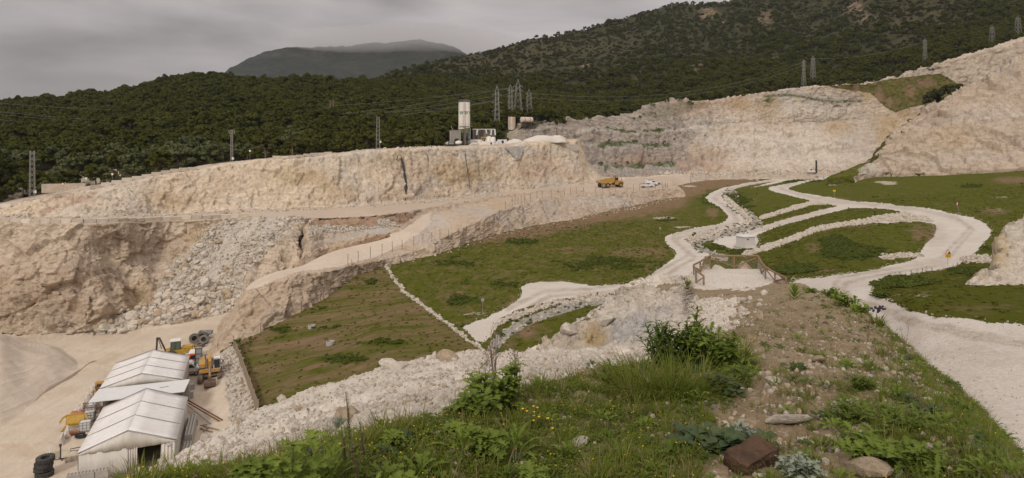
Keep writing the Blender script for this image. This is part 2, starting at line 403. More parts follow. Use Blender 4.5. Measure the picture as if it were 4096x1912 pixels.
def up(line, dy, dd): return [(x, y - dy, d + dd) for x, y, d in line]
def down(line, dz, dd=0.3): return [(x, y + dz * F / (d + dd), d + dd) for x, y, d in line]
M = {}
M['face'] = rock_mat('cream_limestone', (0.76, 0.64, 0.49), (0.66, 0.53, 0.385), size=0.8, crack=0.36)
M['lower'] = rock_mat('tan_limestone', (0.67, 0.555, 0.43), (0.55, 0.435, 0.32), size=1.0, crack=0.5)
M['far'] = rock_mat('pale_limestone', (0.62, 0.52, 0.41), (0.51, 0.42, 0.325), white=(0.72, 0.64, 0.55), size=1.8, crack=0.45, rot=(0.3, 0.9, 0.2))
M['greyt'] = rock_mat('grey_streaked_limestone', (0.47, 0.405, 0.34), (0.29, 0.245, 0.205), size=1.3, crack=0.55, rot=(0.4, 0.8, 0.2))
M['wall'] = rock_mat('pinkish_limestone', (0.60, 0.50, 0.39), (0.49, 0.40, 0.30), size=1.5, crack=0.5, rot=(0.2, 1.0, 0.4))
M['ridge'] = rock_mat('pink_rubble_rock', (0.62, 0.51, 0.39), (0.53, 0.425, 0.31), size=0.8, crack=0.3)
M['redsoil'] = rock_mat('red_brown_soil_face', (0.40, 0.265, 0.17), (0.29, 0.185, 0.115), size=0.8, crack=0.3)
M['ramp'] = ground_mat('pale_ramp_dust', (0.62, 0.525, 0.42), (0.53, 0.435, 0.335), 0.7, 0.35, 0.08, speck=(2.5, (0.68, 0.60, 0.52), 0.5))
M['ledge'] = ground_mat('grey_ledge_dust', (0.46, 0.42, 0.37), (0.38, 0.35, 0.31), 1.5, 0.5, 0.1)
M['outcrop'] = rock_mat('broken_outcrop_rock', (0.64, 0.57, 0.48), (0.53, 0.46, 0.37), pink=(0.36, 0.35, 0.35), ochre=(0.46, 0.34, 0.17), size=0.22, crack=0.4)
M['floor'] = ground_mat('quarry_dust', (0.60, 0.515, 0.41), (0.54, 0.45, 0.345), 0.6, 0.25, 0.06, third=(0.52, 0.41, 0.29), track=0.5)
M['bench'] = ground_mat('bench_dust', (0.53, 0.44, 0.35), (0.48, 0.39, 0.30), 0.6, 0.25, 0.08)
M['road'] = ground_mat('white_gravel_road', (0.60, 0.55, 0.485), (0.52, 0.465, 0.40), 0.8, 0.35, 0.04, third=(0.50, 0.43, 0.35), speck=(9.0, (0.68, 0.65, 0.60), 0.5), packed=(0.37, 0.31, 0.245))
M['channel'] = ground_mat('channel_stone_bed', (0.55, 0.49, 0.42), (0.44, 0.38, 0.31), 2.0, 0.6, 0.1, speck=(3.0, (0.62, 0.57, 0.50), 0.6))
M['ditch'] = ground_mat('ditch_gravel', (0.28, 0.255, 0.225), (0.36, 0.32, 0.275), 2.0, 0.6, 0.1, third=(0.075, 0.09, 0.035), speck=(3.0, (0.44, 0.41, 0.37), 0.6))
M['field'] = field_mat('turf_and_soil')
M['slope'] = field_mat('ploughed_slope', rows=-0.62)
M['heap'] = ground_mat('sand_heap', (0.58, 0.50, 0.405), (0.52, 0.435, 0.34), 0.7, 0.3, 0.06, speck=(6.0, (0.54, 0.47, 0.39), 0.4))
M['gravel'] = ground_mat('crushed_limestone', (0.64, 0.575, 0.49), (0.56, 0.49, 0.40), 2.5, 0.5, 0.04, third=(0.42, 0.33, 0.235), speck=(14.0, (0.72, 0.67, 0.60), 0.7))
M['soil'] = ground_mat('dry_stony_soil', (0.235, 0.175, 0.105), (0.305, 0.235, 0.15), 2.5, 0.6, 0.03, third=(0.20, 0.14, 0.09), speck=(22.0, (0.43, 0.36, 0.28), 0.5))
M['forest_floor'] = ground_mat('pine_litter', (0.055, 0.05, 0.024), (0.09, 0.075, 0.038), 0.4, 0.4, 0.3, third=(0.035, 0.045, 0.016))
M['hill'] = None
def hill_mat():
    m, nt, b = new_mat('scrub_hillside'); v = n_vec(nt)
    c = n_mix(nt, n_ramp(nt, n_noise(nt, v, 0.012, 6, 0.65, 0.5), 0.36, 0.64), (0.076, 0.068, 0.033), (0.048, 0.048, 0.022))
    c = n_mix(nt, n_ramp(nt, n_noise(nt, v, 0.09, 6, 0.7), 0.45, 0.62), c, (0.036, 0.040, 0.019))
    rockw = n_math(nt, 'MULTIPLY', n_ramp(nt, n_noise(nt, n_vec(nt, (1, 1, 0.5)), 0.06, 6, 0.75, 0.4), 0.60, 0.70), n_ramp(nt, n_noise(nt, v, 0.010, 3), 0.44, 0.58))
    c = n_mix(nt, n_math(nt, 'MULTIPLY', rockw, 0.8), c, (0.17, 0.135, 0.10))
    c = n_mix(nt, n_math(nt, 'MULTIPLY', n_attr(nt, 'R'), n_ramp(nt, n_noise(nt, v, 0.10, 5, 0.7), 0.42, 0.56)), c, (0.27, 0.19, 0.13))
    c = n_mix(nt, n_math(nt, 'MULTIPLY', n_attr(nt, 'G'), n_ramp(nt, n_noise(nt, v, 0.06, 5, 0.7), 0.36, 0.6, 0.3, 1)), c, (0.095, 0.078, 0.042))
    nt.links.new(c, b.inputs['Base Color'])
    n_bump(nt, b, n_noise(nt, v, 0.12, 8, 0.75), 1.0, 3.0)
    return m
M['hill'] = hill_mat()
def mtn_mat():
    m, nt, b = new_mat('far_scrub'); v = n_vec(nt)
    c = n_mix(nt, n_ramp(nt, n_noise(nt, v, 0.006, 8, 0.75, 0.5), 0.40, 0.60), (0.050, 0.046, 0.032), (0.020, 0.024, 0.016))
    c = n_mix(nt, n_ramp(nt, n_noise(nt, n_vec(nt, (1, 1, 2.5)), 0.03, 6, 0.75), 0.48, 0.62), c, (0.014, 0.018, 0.012))
    c = n_mix(nt, n_math(nt, 'MULTIPLY', n_attr(nt, 'R'), n_ramp(nt, n_noise(nt, v, 0.02, 5, 0.7), 0.42, 0.56)), c, (0.11, 0.09, 0.065))
    nt.links.new(c, b.inputs['Base Color']); n_bump(nt, b, n_noise(nt, v, 0.03, 8, 0.75), 1.0, 12.0)
    return m
M['mtn'] = mtn_mat()

# ---- far mountain with its head in the cloud
mtn = Sheet([
    [(600, 520, 2500), (2100, 520, 2500)],
    [(600, 330, 3250), (950, 300, 3250), (1500, 262, 3250), (1900, 270, 3250), (2100, 330, 3250)],
    [(600, 400, 3600), (850, 330, 3600), (945, 272, 3600), (990, 246, 3600), (1050, 222, 3600), (1140, 200, 3600), (1190, 194, 3600), (1260, 197, 3600), (1350, 197, 3600), (1450, 190, 3600), (1560, 184, 3600), (1620, 177, 3600), (1655, 172, 3600), (1700, 178, 3600), (1760, 188, 3600), (1810, 205, 3600), (1860, 232, 3600), (2000, 330, 3600), (2100, 400, 3600)],
    [(600, 450, 4300), (2100, 450, 4300)]], 600, 2100, 6, 4, (2, 1))
mtn.push((30 * ridged(mtn.P, 1 / 420, 5, 3) + 9 * ridged(mtn.P, 1 / 90, 4, 8)) * np.clip((mtn.D - 2900) / 500, 0, 1))
mtn.paint(near_line(mtn.PX, mtn.PY, [(950, 268), (1040, 240), (1180, 226), (1300, 216), (1400, 208), (1560, 216), (1660, 222), (1760, 232), (1800, 250)], 9), 'R', 0.55, 1)
mtn.build({0: ('mountain', M['mtn'])})

# ---- scrub hill on the right
HL0 = [(1300, 420, 520), (1600, 360, 540), (1800, 380, 500), (2000, 470, 405), (2200, 492, 372), (2300, 488, 372), (2500, 468, 387), (2600, 458, 392), (2750, 424, 402), (2900, 398, 412), (3000, 378, 417), (3250, 348, 417), (3400, 333, 412), (3600, 303, 412), (3700, 268, 402), (3900, 218, 402), (4096, 168, 402), (4700, 60, 402)]
hill = Sheet([up(HL0, -45, -6), HL0,
    [(1300, 400, 600), (1600, 345, 640), (2000, 385, 520), (2300, 400, 520), (2600, 380, 520), (3000, 318, 530), (3300, 300, 520), (3600, 240, 520), (4096, 110, 520), (4700, 0, 500)],
    [(1300, 420, 680), (1600, 315, 720), (1800, 290, 720), (2000, 290, 700), (2300, 270, 700), (2600, 235, 690), (2800, 225, 740), (3000, 180, 690), (3250, 160, 760), (3500, 90, 690), (4096, -40, 690), (4700, -150, 690)],
    [(1300, 450, 760), (1600, 305, 800), (1660, 292, 820), (1750, 262, 845), (1850, 237, 870), (2000, 200, 900), (2200, 152, 930), (2400, 106, 960), (2600, 56, 990), (2700, 38, 1000), (2800, 30, 1010), (2900, 24, 1020), (2960, 8, 1020), (3100, -22, 1020), (3400, -120, 1020), (4096, -300, 1020), (4700, -380, 1000)],
    [(1300, 500, 1100), (2000, 300, 1250), (3000, 100, 1350), (4700, -250, 1350)]], 1300, 4700, 6, 5, (3, 2))
_w = np.clip((hill.D - 430) / 120, 0, 1)
hill.push(_w * (13 * ridged(hill.P * [1, 0.55, 0.4], 1 / 150, 4, 9, 0.55) + 3.0 * fbm(hill.P, 1 / 25, 4, 4)))
for x, y, rx, ry in ((2340, 275, 22, 12), (2475, 303, 12, 26), (2640, 305, 45, 20), (2800, 320, 40, 45), (2560, 330, 20, 10), (3080, 275, 40, 22), (3060, 90, 30, 60), (3045, 105, 20, 30), (3430, 60, 60, 50), (3470, 100, 40, 25), (3105, 300, 30, 20), (2760, 165, 12, 8), (2830, 75, 50, 20), (2890, 120, 30, 14)): hill.blob(x, y, rx, ry, 'R', 0.9)
for x, y, rx, ry in ((1950, 270, 260, 60), (2250, 190, 260, 60), (3150, 130, 140, 90), (3700, 120, 260, 100), (2050, 250, 120, 40), (2450, 200, 120, 50)): hill.blob(x, y, rx, ry, 'G', 0.8)
hill.build({0: ('hillside', M['hill'])})

# ---- pine covered hill
FL0 = [(-1500, 830, 140), (-700, 820, 145), (0, 795, 152), (200, 765, 158), (400, 738, 163), (700, 688, 170), (900, 660, 182), (1300, 624, 202), (1500, 606, 218), (1900, 592, 256), (2000, 586, 275), (2100, 560, 292), (2200, 545, 312), (2300, 520, 348), (2500, 500, 398)]
fh = Sheet([up(FL0, -30, -4), FL0,
    [(-1500, 720, 180), (-700, 700, 185), (0, 690, 185), (200, 690, 185), (400, 668, 190), (900, 615, 218), (1300, 585, 240), (1900, 552, 292), (2040, 515, 300), (2120, 490, 306), (2220, 490, 335), (2350, 484, 385), (2500, 470, 415)],
    [(-1500, 600, 290), (0, 560, 290), (400, 530, 300), (700, 480, 310), (1000, 470, 320), (1300, 462, 350), (1600, 440, 390), (2000, 436, 425), (2300, 446, 440), (2500, 456, 450)],
    [(-1500, 450, 430), (-700, 440, 430), (0, 432, 430), (150, 425, 435), (300, 408, 440), (400, 398, 450), (550, 375, 455), (700, 332, 470), (800, 322, 475), (900, 322, 480), (1000, 336, 490), (1150, 330, 500), (1300, 332, 520), (1450, 340, 530), (1600, 345, 550), (1800, 352, 580), (2100, 375, 600), (2500, 420, 600)],
    [(-1500, 560, 620), (0, 540, 620), (2500, 500, 700)]], -1500, 2500, 8, 6, (3, 1))
fh.reg[fh.line([(30, 850), (60, 760), (130, 745), (220, 725), (330, 720), (400, 705), (450, 715)], 34, 1.2) | fh.line([(2050, 545), (2120, 530), (2180, 530)], 26, 1.4) ] = 1
_m = fh.amp({0: 0.0, 1: 1.0}, 2)
fh.push(1.2 * fbm(fh.P, 1 / 18, 4, 21) + _m * (1.6 * facet(fh.P, 1 / 3.2, 33) + 0.5 * facet(fh.P, 1 / 1.1, 44)))
fh.tint[..., 3] = np.where(fh.reg == 1, 0.35, 0)
fh.blob(2110, 550, 60, 22, 'R', 0.8)
fh.build({0: ('pine_hill', M['forest_floor']), 1: ('rocky_slope', M['wall'])})

# ---- far amphitheatre of terraces
Q0 = [(2040, 640, 262), (2200, 700, 268), (2300, 724, 280), (2400, 718, 290), (2600, 708, 312), (2800, 702, 335), (3000, 700, 345), (3200, 695, 350), (3400, 684, 350), (3600, 674, 340), (4300, 660, 330)]
Q1 = [(2040, 610, 268), (2200, 660, 276), (2300, 672, 290), (2400, 668, 302), (2560, 664, 322), (2700, 655, 340), (2900, 640, 355), (3300, 628, 368), (3600, 615, 360), (4300, 590, 350)]
Q2 = [(2040, 575, 280), (2200, 572, 292), (2300, 566, 304), (2400, 578, 318), (2560, 585, 336), (2680, 582, 352), (2900, 560, 372), (3300, 552, 384), (3600, 540, 376), (4300, 500, 365)]
Q3 = [(2040, 548, 292), (2150, 512, 299), (2250, 506, 310), (2330, 520, 322), (2420, 524, 336), (2560, 531, 350), (2650, 528, 362), (2800, 503, 382), (3000, 498, 392), (3350, 489, 400), (3600, 470, 390), (4300, 420, 375)]
Q4 = [(2040, 535, 296), (2120, 492, 301), (2200, 485, 312), (2300, 486, 340), (2400, 476, 360), (2500, 466, 375), (2560, 440, 380), (2600, 420, 386), (2660, 412, 390), (2750, 405, 396), (2800, 408, 398), (2900, 392, 404), (3000, 375, 409), (3080, 362, 409), (3250, 345, 409), (3400, 332, 404), (3600, 300, 404), (3680, 270, 396), (3760, 250, 394), (3900, 212, 394), (3960, 195, 394), (4040, 168, 394), (4300, 100, 394)]
q = Sheet([[Zp(2040, -22, 258), Zp(2400, -19.5, 264), Zp(2700, -19.6, 279), Zp(3000, -18.9, 295), Zp(4300, -18, 285)], Q0, Q1, up(Q1, 3, 7), Q2, up(Q2, 3, 7), Q3, up(Q3, 2, 6), Q4, up(Q4, -1, 14), up(Q4, -14, 45)], 2040, 4300, 4, 4, (1, 1))
gully = [(3300, 345), (3480, 330), (3560, 318), (3680, 302), (3760, 296), (3830, 340), (3820, 380), (3700, 420), (3640, 430), (3580, 448), (3540, 430), (3480, 370), (3400, 362)]
q.reg[q.poly(gully)] = 1
q.reg[(q.reg == 0) & q.poly([(2000, 400), (2760, 390), (2720, 480), (2790, 540), (2740, 600), (2800, 650), (2700, 720), (2000, 760)])] = 2
for ln in (Q1, Q2, Q3):
    g = near_line(q.jx, q.jy, [(x, y - 3) for x, y, d in ln if 2350 <= x <= 2700], 6, 1.0)
    q.paint(near_line(q.jx, q.jy, [(x, y + 4) for x, y, d in ln if 2250 <= x <= 2800], 4, 1.0), 'B', 0.9, 1)
    q.paint(g, 'A', 0.95, 1)
q.paint(near_line(q.jx, q.jy, [(2040, 545), (2110, 500), (2200, 478), (2260, 478)], 7, 1), 'A', 0.8, 1)
q.paint(q.line([(3060, 385), (3150, 376), (3250, 395), (3340, 408), (3450, 402)], 5, 1), 'A', 0.9, 1)
q.paint(q.poly([(3040, 405), (3090, 385), (3080, 412)]), 'A', 1.0, 1)
q.paint(near_line(q.jx, q.jy, [(x, y - 2) for x, y, d in Q3 if 2790 <= x <= 3380], 2.5, 1.0), 'A', 0.45, 0)
for x, y, rx, ry in ((2850, 430, 240, 50), (2560, 640, 160, 30), (2820, 640, 120, 60), (2760, 660, 90, 20)): q.blob(x, y, rx, ry, 'R', 0.75)
for x, y, rx, ry in ((3560, 500, 90, 55), (3640, 460, 60, 40), (3540, 550, 50, 30), (2960, 440, 60, 60), (3350, 520, 80, 40), (3080, 430, 60, 50), (3480, 380, 30, 30)): q.blob(x, y, rx, ry, 'G', 0.9)
for x, y, rx, ry in ((3120, 560, 320, 60), (3250, 640, 240, 40), (3250, 440, 220, 30), (2950, 470, 90, 40), (3050, 640, 180, 40), (2990, 580, 100, 70)): q.blob(x, y, rx, ry, 'B', 0.85)
q.paint(q.poly([(2820, 420), (2900, 400), (3000, 383), (3100, 366), (3100, 372), (2960, 398), (2860, 420)]), 'R', 1.0, 1)
q.paint(q.poly([(2640, 420), (2810, 408), (2830, 425), (2640, 480), (2560, 470)]), 'A', 0.4, 4)
q.tint[..., 0] = np.where(q.reg == 1, 0.42, q.tint[..., 0]); q.tint[..., 1] = np.where(q.reg == 1, 0.6, q.tint[..., 1])
for x, y, rx, ry in ((3520, 385, 22, 40), (3560, 410, 14, 26), (3700, 330, 40, 22), (3640, 360, 22, 30), (3430, 350, 16, 26)): q.blob(x, y, rx, ry, 'R', .85)
_n = q.normals(); _k = q.amp({0: 1.0, 1: 0.8, 2: 0.9}, 3) * np.clip((q.D - 262) / 25, 0, 1)
_s = np.array([1.0, 1.0, 0.75])
q.push(_k * (2.4 * fbm(q.P * _s, 1 / 26, 4, 5) + 0.9 * facet(q.P * _s, 1 / 6.5, 71) + 0.75 * facet(q.P, 1 / 2.4, 81) + 0.3 * facet(q.P, 1 / 1.2, 83) + np.where(q.reg == 2, 1.9, 0.9) * facet(q.P * [1, 1, .4], 1 / 9.0, 84, 1.6)), _n)
q.build({0: ('quarry_terraces', M['far']), 1: ('grassy_gully', M['field']), 2: ('grey_terraces', M['greyt'])}, (0, 2))

# ---- pinkish rock wall, right
W0 = [(3310, 712, 258), (3400, 705, 258), (3470, 692, 262), (3520, 689, 262), (3600, 692, 259), (3700, 690, 255), (3900, 682, 250), (4096, 668, 245), (4800, 650, 230)]
W1 = [(3310, 711, 260), (3340, 700, 263), (3380, 682, 265), (3440, 655, 267), (3480, 650, 268), (3505, 636, 269), (3540, 585, 272), (3600, 540, 276), (3640, 512, 279), (3700, 470, 285), (3760, 415, 289), (3810, 378, 292), (3900, 330, 296), (4000, 272, 300), (4060, 250, 302), (4096, 240, 302), (4800, 60, 300)]
W2 = [(3310, 711, 264), (3380, 684, 268), (3440, 658, 272), (3480, 648, 276), (3540, 572, 285), (3600, 522, 290), (3640, 500, 293), (3700, 455, 298), (3800, 375, 305), (3900, 322, 309), (4000, 262, 313), (4096, 222, 316), (4800, 40, 315)]
w = Sheet([down(W0, 4), W0, W1, W2, down(W2, 8, 34)], 3310, 4800, 4, 4, (1, 1))
w.reg[(w.PX < 3560) & (w.poly([(3280, 740), (3310, 700), (3340, 690), (3380, 665), (3440, 640), (3490, 632), (3520, 640), (3480, 655), (3440, 690), (3410, 710), (3400, 740)]))] = 1
w.reg[w.poly([(3480, 660), (3500, 640), (3530, 600), (3575, 545), (3640, 500), (3690, 462), (3760, 412), (3810, 372), (3890, 328), (3980, 270), (4096, 205), (4300, 100), (3700, 200), (3400, 600)])] = 1
w.tint[..., 0] = 0.3
w.blob(3960, 470, 170, 60, 'B', 0.5); w.blob(3800, 640, 300, 25, 'B', 0.5); w.blob(3480, 680, 60, 30, 'B', 0.9); w.blob(3800, 560, 90, 80, 'G', 0.35)
_n = w.normals(); _k = w.amp({0: 1.0, 1: 0.35}, 2) * np.clip((w.D - 246) / 8 * (w.D < 300) + (w.D >= 300), 0.15, 1)
_s = np.array([0.8, 0.8, 1.0])
w.push(_k * (3.0 * fbm(w.P * _s, 1 / 26, 4, 15) + 2.6 * facet(w.P * [1.6, 1, .7], 1 / 11, 91) + 1.4 * facet(w.P, 1 / 4.0, 101) + 0.5 * facet(w.P, 1 / 1.6, 102)), _n)
w.build({0: ('rock_wall_face', M['wall']), 1: ('grassy_bank', M['field'])}, (0,))

# ---- pit, lower and upper faces, plateau
C0 = [(-700, 2300, 52), (0, 2300, 52), (1300, 2300, 54), (2750, 2300, 60)]
C1 = [(-700, 1352, 117), (0, 1338, 118), (330, 1332, 119), (480, 1330, 119.5), (600, 1318, 121), (800, 1300, 124), (900, 1290, 126), (1000, 1285, 127), (1200, 1290, 128), (1240, 1300, 130), Zp(1400, -37, 150), Zp(2760, -42, 190)]
C1a = [(-700, 1200, 118), (0, 1190, 118), (200, 1180, 117), (330, 1200, 119), (480, 1200, 124), (560, 1205, 127), (640, 1215, 127), (720, 1205, 127), (900, 1200, 130), (1000, 1190, 131), (1100, 1120, 133), (1190, 1200, 134), Zp(1250, -35, 148), Zp(1400, -36, 162), Zp(2760, -40, 215)]
C1b = [(-700, 1050, 122), (0, 1040, 120), (200, 1040, 119), (330, 1050, 121), (450, 1060, 127), (560, 1070, 131), (660, 1040, 137), (760, 1020, 137), (900, 1010, 139), (1000, 1000, 139), (1100, 985, 141), (1190, 985, 142.5), (1250, 960, 156), Zp(1400, -34, 168), Zp(2760, -38, 235)]
C2 = [(-700, 888, 124), (0, 893, 125), (300, 894, 124), (450, 890, 128), (600, 885, 136), (720, 880, 141), (800, 876, 142), (900, 874, 146), (1100, 869, 151), (1240, 869, 155), (1300, 869, 157), (1500, 860, 160), (1650, 842, 170), (1800, 817, 188), (2000, 787, 211), (2100, 774, 223), (2350, 766, 242), (2550, 756, 250), (2680, 747, 259), Zp(2715, -21, 262), Zp(2760, -24, 266)]
C3 = [(-700, 870, 131), (0, 868, 132), (300, 866, 134), (500, 862, 141), (620, 858, 148), (800, 848, 153), (1000, 840, 158), (1300, 826, 167), (1500, 815, 177), (1650, 805, 188), (1800, 790, 202), (2000, 768, 223), (2200, 750, 243), (2350, 738, 256), (2420, 725, 264), (2500, 715, 275), (2650, 705, 300), (2760, 702, 312)]
C4 = [(-700, 900, 134), (0, 836, 138), (100, 818, 139), (200, 795, 141), (300, 773, 144), (400, 752, 147), (560, 716, 152), (700, 690, 157), (770, 680, 160), (900, 655, 165), (1000, 640, 168), (1150, 630, 172), (1300, 622, 179), (1500, 600, 188), (1700, 592, 206), (1900, 586, 224), (2100, 574, 245), (2250, 562, 260), (2310, 558, 266), (2325, 575, 268), (2345, 630, 270), (2380, 680, 272), (2420, 712, 276), (2500, 712, 288), (2760, 700, 320)]
C4a = [(-700, 890, 138), (0, 828, 142), (200, 788, 145), (400, 745, 151), (560, 710, 156), (700, 684, 161), (900, 650, 170), (1150, 628, 176), (1300, 620, 184), (1500, 598, 194), (1700, 590, 214), (1900, 584, 236), (2100, 572, 257), (2250, 560, 272), (2310, 556, 276), (2325, 576, 276), (2345, 632, 276), (2380, 682, 278), (2420, 711, 282), (2500, 711, 294), (2760, 698, 326)]
C5 = [(-700, 860, 152), (0, 800, 154), (200, 768, 158), (400, 734, 164), (700, 680, 174), (900, 648, 186), (1300, 614, 206), (1500, 596, 222), (1900, 581, 268), (2100, 570, 292), (2310, 555, 302), (2345, 640, 290), (2420, 712, 294), (2500, 711, 305), (2760, 698, 335)]
pit = Sheet([C0, C1, C1a, C1b, C2, C3, C4, C4a, C5, up(C5, -12, 40)], -700, 2760, 4, 4, (1, 1), rmax=200)
R_ = pit.line_row
_r = np.arange(pit.D.shape[0])[:, None] * np.ones_like(pit.PX)
pit.reg[:] = 0
pit.reg[(_r >= R_[1])] = 1                     # lower face
pit.reg[(_r >= R_[4])] = 2                     # bench
pit.reg[(_r >= R_[5])] = 3                     # upper face
pit.reg[(_r >= R_[6])] = 4                     # plateau
pit.reg[pit.poly([(-700, 900), (0, 842), (200, 798), (400, 757), (700, 693), (770, 684), (790, 660), (560, 700), (400, 738), (260, 770), (-700, 880)]) & (_r >= R_[6] - 4)] = 5
talus = [(1000, 880), (1020, 862), (1180, 866), (1235, 872), (1160, 905), (1090, 990), (1030, 1060), (980, 1130), (960, 1200), (930, 1240), (850, 1262), (700, 1272), (600, 1300), (500, 1312), (430, 1335), (370, 1330), (400, 1300), (460, 1270), (500, 1240), (620, 1210), (640, 1120), (700, 1050), (800, 960), (830, 910), (900, 880)]
pit.reg[pit.poly(talus) & (pit.reg == 1)] = 6
pit.reg[pit.poly([(-50, 1345), (100, 1350), (380, 1340), (600, 1310), (820, 1270), (940, 1235), (1040, 1240), (1300, 1400), (1300, 1700), (-50, 1700)]) & (pit.reg == 1)] = 0
# stains
pit.blob(150, 1150, 330, 160, 'R', 0.45); pit.blob(560, 1180, 90, 70, 'G', 0.6); pit.blob(600, 980, 200, 60, 'R', 0.5); pit.blob(780, 930, 60, 50, 'G', 0.7); pit.blob(40, 1130, 40, 30, 'G', 0.7)
for x, y, rx, ry, ch, v_ in ((1650, 720, 90, 110, 'R', 0.45), (1850, 690, 160, 60, 'G', 0.85), (2150, 680, 110, 60, 'R', 0.75), (2180, 640, 30, 60, 'R', 0.9), (2280, 700, 60, 60, 'R', 0.6), (1980, 740, 120, 30, 'B', 0.6), (1200, 700, 160, 40, 'G', 0.7), (1350, 760, 120, 40, 'G', 0.5), (900, 740, 120, 40, 'R', 0.4), (700, 800, 150, 30, 'G', 0.5), (2200, 740, 120, 25, 'B', 0.8), (1500, 790, 300, 18, 'R', 0.4), (1450, 640, 180, 18, 'G', 0.35), (1940, 710, 30, 60, 'G', 0.9), (300, 800, 160, 20, 'R', 0.6), (2000, 606, 300, 14, 'B', 1.0)): pit.blob(x, y, rx, ry, ch, v_)
pit.paint(pit.line([(160, 860), (200, 840), (270, 825), (350, 790), (380, 775)], 9, 1), 'R', 1.0, 1)
_n = pit.normals()
_k = pit.amp({0: 0.05, 1: 1.0, 2: 0.06, 3: 0.85, 4: 0.15, 5: 0.03, 6: 0.45}, 2)
_l = np.clip((pit.PY - 860) / 80, 0, 1)      # the lower face is more broken
pit.push(_k * ((1.3 + 1.5 * _l) * fbm(pit.P, 1 / 14, 4, 25) + (0.45 + 1.2 * _l) * facet(pit.P * [1, 1, .8], 1 / 5.0, 111) + (.55 + .2 * _l) * facet(pit.P * [1, 1, .7], 1 / 2.1, 121) + 0.36 * facet(pit.P, 1 / 0.9, 131) + (0.75 - .3 * _l) * facet(pit.P * [1, 1, .38], 1 / 6.0, 133, 1.6)), _n)
pit.push(pit.amp({0: 0.35, 2: 0.12, 4: 0.3}, 2) * fbm(pit.P, 1 / 9, 4, 26), up=True)
pit.build({0: ('pit_floor', M['floor']), 1: ('lower_quarry_face', M['lower']), 2: ('bench_road', M['bench']), 3: ('upper_quarry_face', M['face']), 4: ('plateau_ground', M['bench']), 5: ('ramp_road', M['bench']), 6: ('talus_slope', M['channel'])}, (1, 3, 6))

# ---- sand heap, left
G0 = [(-700, 2300, 56), (-300, 1980, 66), (0, 1738, 77.5), (110, 1635, 84.5), (182, 1568, 90), (248, 1528, 93.8), (330, 1472, 99.6), (352, 1452, 101.8), (380, 1440, 103)]
G1 = [(-700, 1255, 92), (-300, 1320, 95), (0, 1350, 97.5), (40, 1368, 98), (110, 1400, 98.5), (182, 1410, 99), (220, 1412, 100), (270, 1435, 101), (330, 1466, 101.5), (352, 1453, 102.8), (380, 1442, 103.6)]
G2 = [(-700, 1320, 112), (0, 1340, 117), (180, 1360, 113), (330, 1440, 106), (380, 1450, 105)]
heap = Sheet([down(G0, 2), G0, G1, G2], -700, 380, 4, 4, (4, 3))
_t = fbm(heap.P, 1 / 5.5, 3, 19); heap.push(np.clip(heap.P[..., 2] + 34.5, 0, 1.2) * (0.5 * _t + 0.10 * ridged(heap.P * [1, .3, .3], 1 / 1.2, 3, 5)), up=True)
heap.build({0: ('sand_heap', M['heap'])})

# ---- haul ridge between the pit and the fields
r0 = [(800, 1480, 100), (900, 1405, 104), (1100, 1305, 108.5), (1300, 1205, 117), (1420, 1112, 128), (1550, 1070, 136), (1700, 1038, 142.5), (1900, 967, 161.5), (2100, 911, 182.5), (2300, 872, 200), (2400, 856, 212.5), (2550, 822, 233), (2700, 796, 251), (2740, 804, 250), (2790, 810, 250)]
r1 = [(800, 1470, 103), (850, 1395, 108), (950, 1250, 109), (1000, 1172, 111), (1100, 1112, 114), (1250, 1092, 118), (1330, 1080, 122), (1400, 1062, 127.5), (1550, 1034, 137.5), (1700, 988, 147), (1800, 935, 155), (1900, 890, 166), (2000, 845, 180), (2100, 815, 192), (2200, 790, 204), (2400, 774, 227), (2550, 765, 243), (2690, 753, 253), (2722, 768, 254), (2748, 792, 252), (2790, 802, 252)]
r2 = [(800, 1460, 108), (850, 1390, 112), (950, 1205, 113), (1000, 1135, 117.5), (1100, 1087, 122), (1200, 1064, 128), (1300, 1018, 136), (1400, 987, 142.5), (1500, 966, 147.5), (1600, 932, 154), (1650, 892, 161), (1750, 850, 175), (1900, 812, 193), (2100, 776, 218), (2350, 764, 241), (2550, 754, 248), (2690, 744, 259), (2722, 757, 258), (2748, 786, 255), (2790, 800, 254)]
r3 = [Zp(800, -37, 114), Zp(950, -34, 121), Zp(1000, -34, 128), Zp(1150, -33, 133), (1240, 1075, 134), (1300, 1022, 142), (1400, 1000, 146), (1500, 972, 150.5), (1600, 934, 156), (1650, 890, 163), (1750, 846, 177), (1900, 808, 195), (2100, 773, 221), (2350, 763, 242), (2550, 753, 249.5), (2690, 743, 261), (2722, 756, 260), (2748, 785, 257), (2790, 799, 256)]
r4 = [Zp(800, -38, 116), Zp(950, -35, 123), Zp(1000, -35, 131), Zp(1150, -34, 137), (1240, 985, 139), (1300, 968, 145.5), (1400, 952, 149), (1500, 938, 153), (1600, 924, 157.5), (1650, 884, 165), (1750, 842, 178), (1900, 806, 196), (2100, 772, 222), (2350, 762, 243), (2550, 752, 250), (2690, 742, 262), (2722, 755, 261), (2748, 784, 258), (2790, 798, 257)]
r5 = [Zp(800, -39, 118), Zp(950, -36, 125), Zp(1000, -36, 133), Zp(1150, -35, 140), (1240, 950, 144), (1300, 936, 149), (1400, 922, 152.5), (1500, 910, 156), (1600, 900, 161), (1650, 868, 168), (1750, 836, 180), (1900, 803, 198), (2100, 770, 224), (2350, 761, 244), (2550, 751, 251), (2690, 741, 263), (2722, 754, 262), (2748, 783, 259), (2790, 797, 258)]
